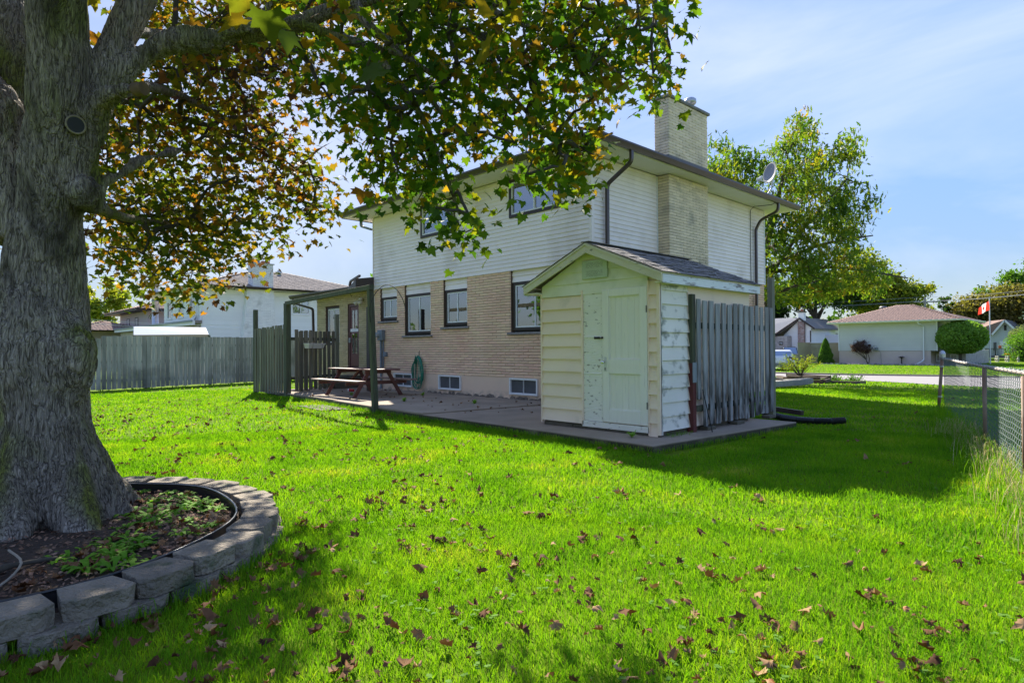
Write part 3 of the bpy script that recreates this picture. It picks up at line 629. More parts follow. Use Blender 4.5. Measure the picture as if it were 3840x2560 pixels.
# ================================================================ shed
S = thing('garden_shed', 'small gabled shed with a mint green door, cream siding and a grey shingle roof', 'shed', (-6.12, 9.0, .1))
SY, SX0, SX1, SYB = 7.65, -7.27, -4.97, 10.42
def gab(x): return 2.36+(3.0-2.36)*(1-abs(x+6.2)/ (1.15 if x > -6.2 else 1.15))
MB().add([(SX0+.03, SY+.03, .2), (SX1-.03, SY+.03, .2), (SX1-.03, SY+.03, 2.38), (-6.2, SY+.03, 2.88), (SX0+.03, SY+.03, 2.38), (SX0+.03, SYB, .2), (SX1-.03, SYB, .2), (SX1-.03, SYB, 2.38), (-6.2, SYB, 2.88), (SX0+.03, SYB, 2.38)],
         [(0, 1, 2, 3, 4), (9, 8, 7, 6, 5), (0, 4, 9, 5), (1, 6, 7, 2), (3, 2, 7, 8), (4, 3, 8, 9), (0, 5, 6, 1)]).build('shed_body', CREAM_SIDING, S)
siding(S, 'y', SY+.005, SX0+.01, -6.40, .195, 2.23, .2035, CREAM_SIDING, th=.034)
siding(S, 'y', SY+.005, -5.135, -5.00, .10, 2.36, .205, CREAM_SIDING, th=.034)
siding(S, 'x', SX1-.005, SY+.03, 8.39, .19, 2.36, .203, MOULDY, th=.026, lab=None)
siding(S, 'x', SX1-.005, 8.40, SYB-.02, .19, 1.9, .203, CREAM_SIDING, th=.034)
MB().box(SX1-.02, SX1+.012, 8.40, SYB-.02, 1.9, 2.36).build('side_panel', CREAM_SIDING, S)
MB().box(SX1-.02, SX1+.03, SY+.03, SYB-.02, 2.30, 2.42).build('side_trim', MINTSIDE, S)
for x0, x1, z0, z1 in ((SX0-.015, SX0+.012, .15, 2.30), (-6.40, -6.365, .18, 2.30), (-5.155, -5.135, .12, 2.36), (SX1-.03, SX1+.022, .14, 2.36)):
    MB().box(x0, x1, SY-.03, SY+.01, z0, z1).build('corner_trim', CREAM_SIDING, S)
MB().box(SX1-.004, SX1+.022, SY-.006, SY+.035, .14, 2.34).build('corner_trim', MOULDY, S)
# gable boards
for z0, z1 in ((2.235, 2.42), (2.42, 2.60), (2.60, 2.78), (2.78, 2.90)):
    def xl(z): return max(SX0, -6.2-(2.94-z)*(1.07/.53)), min(-5.02 if z0 > 2.3 else -5.16, -6.2+(2.94-z)*(1.07/.53))
    l0, r0 = xl(z0); l1, r1 = xl(z1)
    if z0 < 2.3: l0 = l1 = SX0+.005; r0 = r1 = -5.16
    MB().hexa([(l0, SY-.022, z0), (r0, SY-.022, z0), (r0, SY+.03, z0), (l0, SY+.03, z0)], [(l1, SY-.008, z1), (r1, SY-.008, z1), (r1, SY+.03, z1), (l1, SY+.03, z1)]).build('gable_board', MINTSIDE, S)
vent = MB().box(-6.36, -5.86, SY-.045, SY-.02, 2.47, 2.755).build('gable_vent', M('vent_panel', (.50, .57, .42), (.44, .5, .36), 6, rough=.6), S, bevel=.005)
mb = MB()
for zz in (2.515, 2.645):
    for j in range(5):
        for i in range(15):
            if rnd.random() < .1: continue
            x = -6.27+i*.0225+rnd.uniform(-.004, .004); z = zz+j*.018+rnd.uniform(-.003, .003); r = .0058
            mb.add([(x-r, SY-.0465, z), (x, SY-.0465, z-r), (x+r, SY-.0465, z), (x, SY-.0465, z+r)], [(0, 1, 2, 3)])
mb.build('vent_holes', BLACKP, vent, kind='stuff', fixn=False)
# threshold, blocks under the shed
MB().box(-6.39, -5.14, SY-.03, SY+.05, .155, .245).build('threshold', PEEL, S, bevel=.004)
for x0, x1 in ((-7.25, -6.62), (-6.60, -5.95), (-5.93, -5.45), (-5.43, -4.99)):
    MB().box(x0, x1, SY-.02+rnd.uniform(0, .02), SY+.12, .112, .155+rnd.uniform(0, .02)).build('footing_stone', CONCD, S, bevel=.008)
MB().box(SX0+.03, SX1-.04, SY+.02, SYB, .11, .2).build('floor_frame', CONCD, S)
# the fixed narrow leaf and the door
MB().box(-6.365, -5.99, SY-.012, SY+.02, .25, 2.285).build('side_panel', PEEL, S, bevel=.004)
for z in (.98, 1.55): MB().box(-6.35, -6.0, SY-.022, SY-.01, z, z+.022).build('batten', PEEL, S, bevel=.004)
D = MB()
dx0, dx1, dz0, dz1 = -5.975, -5.16, .26, 2.28
for b in ((dx0, dx0+.125, dz0, dz1), (dx1-.125, dx1, dz0, dz1), (dx0+.125, dx1-.125, dz1-.11, dz1), (dx0+.125, dx1-.125, dz0, dz0+.19), (dx0+.125, dx1-.125, 1.0, 1.215)): D.box(b[0]+.0005, b[1]-.0005, SY-.035, SY+.01, b[2], b[3])
door = D.build('door', MINT, S, bevel=.003)
for z0, z1 in ((.445, 1.005), (1.21, 2.175)):
    mb = MB(); n = 5
    for i in range(n): a = dx0+.12+(dx1-dx0-.24)*i/n; b = dx0+.12+(dx1-dx0-.24)*(i+1)/n; mb.box(a+.001, b-.001, SY-.008, SY+.012, z0, z1)
    mb.build('door_panel', MINT, door, bevel=.0015)
    mb = MB(); x0, x1 = dx0+.125, dx1-.125
    for b in ((x0, x0+.014, z0+.01, z1-.01), (x1-.014, x1, z0+.01, z1-.01), (x0, x1, z0+.005, z0+.018), (x0, x1, z1-.018, z1-.005)): mb.box(b[0], b[1], SY-.022, SY+.0, b[2], b[3])
    mb.build('moulding', MINT, door, bevel=.003)
MB().box(dx0+.035, dx0+.085, SY-.040, SY-.033, .97+.06, 1.19+.06).build('lock_plate', M('cream_enamel', (.6, .6, .52), rough=.5), door, bevel=.002)
MB().tube([(dx0+.05, SY-.04, 1.17), (dx0+.05, SY-.07, 1.17), (dx0+.05, SY-.075, 1.17), (dx0+.05, SY-.10, 1.17), (dx0+.05, SY-.105, 1.17)], [.010, .010, .024, .027, .015], 14).build('door_knob', M('chrome', (.7, .72, .75), rough=.12, metal=1), door, smooth=True)
MB().box(dx0+.05, dx0+.065, SY-.042, SY-.04, 1.05, 1.09).build('keyhole', BLACKP, door)
la = MB().tube([(-6.13, SY-.035, 1.545), (-5.95, SY-.045, 1.545)], .008, 8); la.box(-6.14, -6.03, SY-.028, SY-.01, 1.528, 1.562); la.box(-5.98, -5.955, SY-.05, SY-.03, 1.53, 1.56); la.build('bolt_latch', IRON, S)
for z in (.55, 1.95): MB().tube([(dx1-.004, SY-.042, z-.05), (dx1-.004, SY-.042, z+.05)], .007, 8).build('hinge', IRON, door)
MB().box(dx0-.014, dx0-.001, SY-.010, SY+.0, .27, 2.27).build('gap', BLACKP, S)  # solid black strip in the slit by the door, its shade put into the colour
mb = MB()
for z in [.32+i*.12 for i in range(17)]:
    for x in (-6.35, -6.005): mb.box(x-.004, x+.004, SY-.0145, SY-.011, z+rnd.uniform(-.02, .02), z+.008+rnd.uniform(0, .002)) if False else mb.add([(x-.004, SY-.0135, z-.004), (x+.004, SY-.0135, z-.004), (x+.004, SY-.0135, z+.004), (x-.004, SY-.0135, z+.004)], [(0, 1, 2, 3)])
mb.build('nail_heads', IRON, S, kind='stuff', fixn=False)
# roof: sheathing, shingles, rakes, eave boards
pk = (-6.2, 3.005); eL = (-7.57, 2.42); eR = (-4.83, 2.43)
y0r, y1r = 7.50, 10.55
for e, nm in ((eL, 'L'), (eR, 'R')):
    d = Vector((e[0]-pk[0], 0, e[1]-pk[1])); nrm = Vector((-d.z, 0, d.x)).normalized(); nrm = nrm if nrm.z > 0 else -nrm
    p, q = Vector((pk[0], 0, pk[1])), Vector((e[0], 0, e[1]))
    dk = MB().hexa([(p.x, y0r, p.z), (q.x, y0r, q.z), (q.x, y1r, q.z), (p.x, y1r, p.z)], [(*(p+nrm*.02).xz[:1], y0r, (p+nrm*.02).z), (*(q+nrm*.02).xz[:1], y0r, (q+nrm*.02).z), ((q+nrm*.02).x, y1r, (q+nrm*.02).z), ((p+nrm*.02).x, y1r, (p+nrm*.02).z)]).build('roof_deck', RAKE, S)
    L_ = d.length+.03
    O = q+nrm*.021; up = -d.normalized()
    if nm == 'R': shingle_plane(dk, (O.x+.02, y0r-.015, O.z-.005), (0, 1, 0), up, lambda t: 0, lambda t: y1r-y0r+.03, L_, SHING, .31, .125, near=170)
    else: shingle_plane(dk, (O.x-.02, y0r-.015, O.z-.005), (0, 1, 0), up, lambda t: 0, lambda t: y1r-y0r+.03, L_, SHING, .31, .125, near=60)
    # rake board
    a, b = Vector((pk[0], y0r, pk[1])), Vector((e[0], y0r, e[1])); dn = Vector((0, 0, -.135))
    MB().hexa([a+dn, b+dn*.9, b+dn*.9+Vector((0, .03, 0)), a+dn+Vector((0, .03, 0))], [a, b, b+Vector((0, .03, 0)), a+Vector((0, .03, 0))]).build('rake_board', RAKE, S, bevel=.003)
    a, b = Vector((pk[0], y0r-.012, pk[1]+.012)), Vector((e[0], y0r-.012, e[1]+.012)); dn = Vector((0, 0, -.03))
    MB().hexa([a+dn, b+dn, b+dn+Vector((0, .012, 0)), a+dn+Vector((0, .012, 0))], [a, b, b+Vector((0, .012, 0)), a+Vector((0, .012, 0))]).build('rake_trim', RAKE, S)
    x0, x1 = (e[0], SX0) if nm == 'L' else (SX1, e[0])
    MB().box(x0+.003, x1-.003, y0r+.032, y1r, 2.305, 2.32).build('soffit', SOFFIT, S)
MB().box(eR[0]-.025, eR[0]+.002, y0r+.032, y1r, 2.30, 2.425).build('eave_board', FASCIAW, S, bevel=.003)
MB().box(eL[0]-.002, eL[0]+.025, y0r+.032, y1r, 2.30, 2.415).build('eave_board', RAKE, S, bevel=.003)
MB().box(-6.28, -6.12, y0r-.01, y1r, 3.035, 3.045).build('ridge_cap', SHING, S)

# ================================================================ timber screens
def board_row(parent, P0, P1, n, w_, z0, z1, mat, th=.022, off=0, zj=.02, alt=0, lean=0, name='board', ztop=None):
    P0 = Vector((*P0, 0)); P1 = Vector((*P1, 0)); d = (P1-P0); L = d.length; d.normalize(); nr = Vector((d.y, -d.x, 0))
    for i in range(n):
        c = P0+d*(L*(i+.5)/n)+nr*(off+(alt if i % 2 else 0)); a0 = z0+rnd.uniform(-zj, zj); a1 = (ztop(i/(n-1)) if ztop else z1)+rnd.uniform(-zj, zj); ln = rnd.uniform(-lean, lean); tw = rnd.uniform(-.12, .12)*th
        A = []; B = []
        for sx, sy in ((-1, -1), (1, -1), (1, 1), (-1, 1)):
            o = d*(sx*w_/2)+nr*(-sy*th/2+sx*tw)
            A.append(c+o+Vector((0, 0, a0))); B.append(c+o+d*ln+nr*rnd.uniform(-.002, .002)+Vector((0, 0, a1)))
        MB().hexa(A, B).build(name, mat, parent, bevel=.002)
s3 = thing('privacy_screen', 'silvery grey board screen standing beside the shed on the edge of the concrete', 'privacy screen', (-4.9, 9.9, .1))
MB().box(-4.99, -4.89, 8.41, 8.50, 1.15, 2.19).build('post', DARKWOOD, s3, bevel=.004)
MB().box(-4.993, -4.887, 8.405, 8.50, .09, 1.15).build('post', REDPAINT, s3, bevel=.004, label='post painted red on its lower half')
MB().box(-4.886, -4.875, 8.39, 8.50, .86, 1.16).build('metal_plate', M('grey_plate', (.22, .25, .27), rough=.6), s3)
for z in (1.72, .46): MB().beam((-4.905, 8.5, z), (-5.00, 11.30, z), .04, .09).build('rail', DARKWOOD, s3)
board_row(s3, (-4.862, 8.62), (-4.955, 11.36), 13, .137, .19, 2.09, GREYWOOD, th=.022, zj=.018, lean=.006)
MB().box(-4.885, -4.86, 8.50, 8.60, .60, 2.12).build('board', GREYWOOD, s3, bevel=.002)
MB().box(-5.04, -4.95, 11.30, 11.42, .1, 2.65).build('post', OLDPOST, s3, bevel=.005, label='tall tan post rising above the boards')
for y in (8.75, 9.7, 10.9): MB().box(-4.99, -4.84, y, y+.25, .115, .165).build('footing_brick', CONCD, s3, bevel=.005)
rod = MB().tube([(-4.84, 8.60, .75), (-4.70, 8.62, .118)], .009, 6); tag(rod.build('iron_rod', IRON), 'thin dark iron rod leaning on the red painted post', 'rod')
s1 = thing('privacy_screen', 'greenish board screen with gaps standing across the lawn end of the patio', 'privacy screen', (-19.2, 7.95, 0))
MB().box(-20.50, -20.38, 7.90, 8.02, 0, 2.70).build('post', DARKWOOD, s1, bevel=.005)
MB().box(-17.93, -17.75, 7.80, 7.95, 0, 2.76).build('post', DARKWOOD, s1, bevel=.005)
for z in (.4, 1.75): MB().box(-20.4, -17.9, 7.955, 8.0, z, z+.09).build('rail', DARKWOOD, s1)
board_row(s1, (-20.40, 7.92), (-17.98, 7.90), 12, .14, .05, 2.10, GREENWOOD, th=.02, off=.015, zj=.012, lean=.02, ztop=lambda t: 2.08+.06*t)
board_row(s1, (-20.30, 8.02), (-18.08, 8.00), 11, .14, .05, 2.05, GREENWOOD, th=.02, off=-.02, zj=.02, lean=.02)
s2 = thing('privacy_screen', 'weathered board screen between the leaning frame and the side door', 'privacy screen', (-18.4, 9.0, .1))
MB().box(-18.97, -18.85, 9.97, 10.09, .1, 2.55).build('post', OLDPOST, s2, bevel=.005)
for z in (.55, 1.72): MB().beam((-17.86, 8.0, z), (-18.92, 10.0, z), .04, .09).build('rail', DARKWOOD, s2)
board_row(s2, (-17.90, 8.08), (-18.86, 9.92), 9, .145, .15, 1.98, GREENWOOD, th=.02, off=.03, zj=.02, lean=.012)
board_row(s2, (-17.92, 8.25), (-18.80, 9.80), 7, .145, .15, 1.95, GREENWOOD, th=.02, off=-.03, zj=.03, lean=.012)
MB().tube([(-18.88, 9.95, 2.42), (-18.80, 9.85, 2.40), (-18.72, 9.82, 2.47), (-18.70, 9.82, 2.50)], .008, 6).build('hook', IRON, s2)
fx = thing('leaning_frame', 'dark mossy timber beam held by a leaning post at the patio edge', 'timber frame', (-12, 7.25, 0))
MB().beam((-11.90, 7.22, -.02), (-12.16, 7.26, 2.80), .115, .115, (0, 1, 0)).build('post', DARKWOOD, fx, bevel=.006)
MB().beam((-12.05, 7.24, 2.76), (-17.86, 7.86, 2.76), .10, .11).build('beam', DARKWOOD, fx, bevel=.005)
for x in (-13.2, -15.4): MB().tube([(x, 7.36-.107*(x+13.2), 2.72), (x, 7.36-.107*(x+13.2), 2.66), (x+.03, 7.36-.107*(x+13.2), 2.63), (x+.04, 7.36-.107*(x+13.2), 2.66)], .005, 5).build('hook', IRON, fx)
pb = M('brown_post', (.10, .085, .08), (.07, .06, .055), 4, (6, 6, .4), rough=.9)
tag(MB().box(-16.58, -16.43, 9.76, 9.90, .12, 2.66).build('wooden_post', pb, bevel=.006), 'square grey brown post standing behind the picnic table', 'post')
hk = [(-12.12, 7.20, 2.0), (-12.12, 7.10, 2.35)]
arc = [Vector((-12.02, 7.18, 1.98)), Vector((-12.02, 7.16, 2.30)), Vector((-11.86, 7.22, 2.62)), Vector((-11.62, 7.32, 2.78)), Vector((-11.38, 7.40, 2.70)), Vector((-11.22, 7.46, 2.50)), Vector((-11.14, 7.50, 2.28)), Vector((-11.13, 7.50, 2.18)), Vector((-11.17, 7.49, 2.15))]
sm = []
for i in range(len(arc)-1):
    for t in (0, .25, .5, .75):
        p0, p1, p2, p3 = arc[max(i-1, 0)], arc[i], arc[i+1], arc[min(i+2, len(arc)-1)]
        sm.append(.5*((2*p1)+(p2-p0)*t+(2*p0-5*p1+4*p2-p3)*t*t+(3*p1-p0-3*p2+p3)*t**3))
tag(MB().tube(sm, .008, 6).build('plant_hook', IRON, smooth=True), 'curved iron plant hook on the leaning post', 'plant hook')
# window box on the screen
pl = MB(); d = Vector((-.46, .886, 0)); c = Vector((-18.10, 8.72, 1.43)); nr = Vector((.886, .46, 0))*1
A = []; B = []
for s_, (hw, hd, z) in enumerate(((.36, .07, 0), (.41, .10, .15))):
    q = [c+nr*.06+d*(-hw)+nr*0+Vector((0, 0, z)), c+nr*.06+d*hw+Vector((0, 0, z)), c+nr*(.06+2*hd)+d*hw+Vector((0, 0, z)), c+nr*(.06+2*hd)+d*(-hw)+Vector((0, 0, z))]
    (A if s_ == 0 else B).extend(q)
pbx = thing('planter_box', 'white plastic planter box hung on the weathered board screen', 'planter box', tuple(c))
pl.hexa(A, B).build('trough', WPLASTIC, pbx, bevel=.004)
MB().hexa([b-Vector((0, 0, .02))+(b-c).normalized()*.012 for b in B], [b+(b-c).normalized()*.012 for b in B]).build('rim', WPLASTIC, pbx)
for s_ in (-.24, .24): MB().tube([c+d*s_+nr*.02+Vector((0, 0, .19)), c+d*s_+nr*.28+Vector((0, 0, .16)), c+d*s_+nr*.25+Vector((0, 0, -.0)), c+d*s_+nr*.05+Vector((0, 0, -.02))], .006, 5).build('bracket', IRON, pbx)

PW_ = M('joint_weed', (.16, .36, .03), (.28, .42, .06), 20, rough=.7, trans=.3)
for k, (x, y) in enumerate(((-10.9, 9.2), (-12.7, 8.5), (-15.4, 8.6), (-5.25, 7.35), (-13.9, 9.9))):
    mb = MB()
    for i in range(22):
        a = rnd.uniform(0, 6.28); r = rnd.uniform(.04, .11); h = rnd.uniform(.02, .10); w_ = .012; c, s_ = math.cos(a), math.sin(a)
        mb.add([(x-s_*w_, y+c*w_, .12), (x+s_*w_, y-c*w_, .12), (x+c*r*.6+s_*w_, y+s_*r*.6-c*w_, .13+h), (x+c*r*.6-s_*w_, y+s_*r*.6+c*w_, .13+h), (x+c*r, y+s_*r, .13+h*.7)], [(0, 1, 2, 3), (3, 2, 4)])
    tag(mb.build('weed', PW_, fixn=False), 'small green weed growing in a patio joint ' + ('near the middle basement window', 'in front of the green hose', 'under the picnic table', 'before the shed corner', 'close to the foot of the hose')[k], 'weed', 'weeds in the patio joints')
# ================================================================ picnic table
T = thing('picnic_table', 'red brown picnic table with worn bench tops on the patio', 'picnic table', (-15.2, 8.85, .12))
for i in range(5): y = 8.46+i*.16; MB().box(-16.5+rnd.uniform(-.02, .02), -14.0+rnd.uniform(-.02, .02), y, y+.148, .835, .872).build('tabletop_board', REDWOOD, T, bevel=.003)
for y in (7.93, 8.07, 9.50, 9.64): MB().box(-16.45, -13.95, y, y+.13, .555, .59).build('seat_board', WORNWOOD, T, bevel=.003)
for x in (-15.95, -14.45):
    MB().box(x-.02, x+.02, 8.46, 9.25, .75, .834).build('cross_brace', REDWOOD, T, bevel=.003)
    MB().box(x-.06, x-.022, 7.93, 9.77, .46, .553).build('seat_support', REDWOOD, T, bevel=.003)
    for s_ in (-1, 1): MB().beam((x+.03*0, 8.86+.72*s_, .13), (x, 8.86+.27*s_, .83), .04, .10, (0, 1, 0)).build('leg', REDWOOD, T, bevel=.003)
for x, s_ in ((-15.93, 1), (-14.47, -1)): MB().beam((x, 8.86, .50), (x+.55*s_, 8.86, .83), .06, .05).build('brace', REDWOOD, T)
# paper cup, hose
cp = thing('paper_cup', 'red and white paper cup lying on the patio under the table', 'cup', (-16.7, 9.35, .17))
MB().tube([(-16.78, 9.30, .175), (-16.66, 9.38, .175)], [.045, .036], 14).build('cup_body', M('red_paper', (.45, .02, .02), rough=.6), cp)
MB().tube([(-16.81, 9.28, .175), (-16.78, 9.30, .175)], [.047, .047], 14).build('cup_lid', WPLASTIC, cp)
hs = MB(); hx, hy = -15.15, YW-.10
for k in range(11):
    rx = rnd.uniform(.15, .30); rz = rnd.uniform(.34, .50); cx = hx+rnd.uniform(-.04, .06); top = 1.20-k*.006+rnd.uniform(-.02, .01); dy = rnd.uniform(-.05, .05); ph = rnd.uniform(0, 6)
    pts = []
    for i in range(26):
        t = 2*math.pi*i/26; s_ = math.sin(t); cz = top-rz+rz*math.cos(t); wd = rx*(.35+.65*((1-math.cos(t))/2)**.5)
        pts.append((cx+wd*s_*1.15, hy+dy+.02*math.sin(3*t+ph), cz))
    hs.tube(pts, .011, 6, closed=True)
ho = thing('garden_hose', 'coiled green garden hose hanging on the brick wall', 'hose', (hx, hy, .7))
hs.build('hose_coil', HOSE, ho, smooth=True)
MB().tube([(hx, YW-.01, 1.33), (hx, YW-.03, 1.30), (hx, YW-.03, 1.16), (hx, YW-.16, 1.13), (hx, YW-.17, 1.18)], .009, 6).build('hose_hook', IRON, ho)
MB().tube([(hx-.03, YW-.17, .95), (hx-.04, YW-.17, .45)], .013, 6).build('hose_end', M('tan_hose', (.5, .42, .3), rough=.5), ho)
# drain pieces beside the screen
tag(MB().beam((-5.6, 12.12, .20), (-4.60, 11.72, .17), .07, .085).build('downspout_end', BROWN), 'brown rectangular downspout end lying over the grass behind the screen', 'downspout')
def corr(pts, r, n=14, pitch=.022):
    P = [Vector(p) for p in pts]; L = sum((b-a).length for a, b in zip(P, P[1:])); m = int(L/pitch*2); q = []; rs = []
    acc = [0]
    for a, b in zip(P, P[1:]): acc.append(acc[-1]+(b-a).length)
    for i in range(m+1):
        s_ = L*i/m; j = max(k for k in range(len(acc)-1) if acc[k] <= s_+1e-9); t = (s_-acc[j])/max(1e-9, acc[j+1]-acc[j]); q.append(P[j].lerp(P[j+1], t)); rs.append(r*(1 if i % 2 else .86))
    return MB().tube(q, rs, n)
cpts = [(-5.5, 11.95, .14), (-5.2, 11.72, .10), (-4.9, 11.58, .075), (-4.6, 11.52, .062), (-4.35, 11.56, .06), (-4.1, 11.70, .062), (-3.93, 11.88, .075)]
tag(corr(cpts, .062).build('drain_pipe', BLACKP), 'black corrugated drain pipe curving onto the grass', 'drain pipe')
# ================================================================ the maple
LIMBS = dict(
trunk=[(-5.94, 0.6, -0.09), (-5.99, 0.62, 0.32), (-6.03, 0.64, 0.82), (-6.01, 0.65, 1.44), (-6.03, 0.7, 1.95), (-5.99, 0.73, 2.37)],
center=[(-5.98, 0.74, 2.37), (-5.89, 0.76, 2.87), (-5.8, 0.77, 3.26), (-5.73, 0.77, 3.65), (-5.65, 0.77, 4.02), (-5.58, 0.77, 4.58), (-5.55, 0.79, 5.37)],
left=[(-6.36, 0.71, 2.31), (-6.72, 0.62, 2.8), (-6.87, 0.6, 3.29), (-7.0, 0.6, 3.91), (-7.14, 0.58, 4.56), (-7.47, 0.51, 5.42)],
leftlow=[(-6.3, 0.63, 2.29), (-6.43, 0.47, 3.19), (-6.52, 0.38, 3.47), (-6.99, 0.17, 3.89)],
right=[(-5.83, 0.83, 2.67), (-5.74, 0.99, 3.3), (-5.79, 1.14, 3.79), (-5.8, 1.27, 4.2), (-5.88, 1.47, 4.72), (-5.91, 1.71, 5.43)],
long=[(-5.8, 0.86, 2.83), (-5.75, 1.04, 3.38), (-5.71, 1.16, 3.57), (-5.66, 1.28, 3.73), (-5.59, 1.42, 3.86), (-5.5, 1.59, 3.94), (-5.45, 1.78, 3.99), (-5.4, 1.98, 4.09), (-5.28, 2.25, 4.18), (-5.13, 2.4, 4.23), (-4.99, 2.55, 4.32), (-4.81, 2.73, 4.4), (-4.71, 2.99, 4.5)],
long2=[(-5.45, 1.78, 3.99), (-5.3, 1.94, 4.09), (-5.14, 2.1, 4.12), (-4.99, 2.26, 4.13), (-4.84, 2.42, 4.06), (-4.68, 2.59, 3.97), (-4.49, 2.93, 3.91), (-4.37, 3.06, 3.82), (-4.23, 3.36, 3.66)],
up1=[(-5.25, 1.99, 4.05), (-5.17, 2.07, 4.18), (-5.06, 2.18, 4.36)],
stub=[(-5.75, 0.9, 3.14), (-5.56, 1.02, 3.3), (-5.35, 1.1, 3.33), (-5.21, 1.18, 3.33)],
low=[(-5.83, 0.97, 2.52), (-5.8, 1.0, 2.69), (-6.12, 1.24, 2.89), (-6.46, 1.46, 3.13), (-6.95, 1.81, 3.39), (-7.56, 2.18, 3.66)],
low2=[(-5.94, 1.0, 2.63), (-6.98, 1.35, 2.72), (-7.86, 1.88, 2.85), (-8.65, 2.5, 3.02)],
burl=[(-5.64, 0.88, 2.52), (-5.57, 0.95, 2.68)],
knot=[(-5.84, 0.8, 1.64), (-5.75, 0.84, 1.45), (-5.75, 0.85, 1.27), (-5.84, 0.81, 1.02)],
roots=[(-6.0, 0.68, -0.0), (-5.69, 0.94, 0.09), (-5.48, 1.16, 0.02), (-5.42, 1.29, -0.05)],
root2=[(-5.88, 0.67, -0.03), (-5.55, 0.87, -0.01), (-5.34, 0.95, -0.01)],
root3=[(-5.82, 0.58, -0.1), (-5.47, 0.67, -0.11)],
b1=[(-4.81, 2.73, 4.4), (-4.7, 2.85, 4.15), (-4.51, 3.05, 3.96), (-4.45, 3.12, 3.82), (-4.31, 3.27, 3.45), (-4.08, 3.52, 3.17)],
b2=[(-4.71, 2.99, 4.5), (-4.46, 3.25, 4.43), (-4.06, 3.52, 4.38), (-3.74, 3.86, 4.44), (-3.26, 4.36, 4.5)],
b3=[(-4.46, 3.25, 4.43), (-4.37, 3.35, 4.29), (-4.14, 3.59, 4.12), (-3.91, 3.69, 3.65), (-3.69, 3.79, 3.34), (-3.39, 3.96, 2.96)],
b4=[(-4.06, 3.52, 4.38), (-3.82, 3.77, 4.21), (-3.51, 4.11, 4.04), (-3.19, 4.44, 3.71)],
b5=[(-4.8, 2.6, 4.05), (-4.53, 2.75, 3.87), (-4.21, 2.95, 3.38), (-4.0, 3.03, 2.91), (-3.9, 3.14, 2.48)],
a1=[(-5.87, 1.06, 3.42), (-7.28, 1.74, 4.14), (-8.28, 2.58, 4.45), (-8.55, 3.31, 4.28), (-8.06, 3.84, 3.62)],
a2=[(-5.91, 1.16, 3.83), (-7.27, 1.74, 4.72), (-8.39, 2.74, 5.21), (-8.91, 3.64, 5.29)],
)
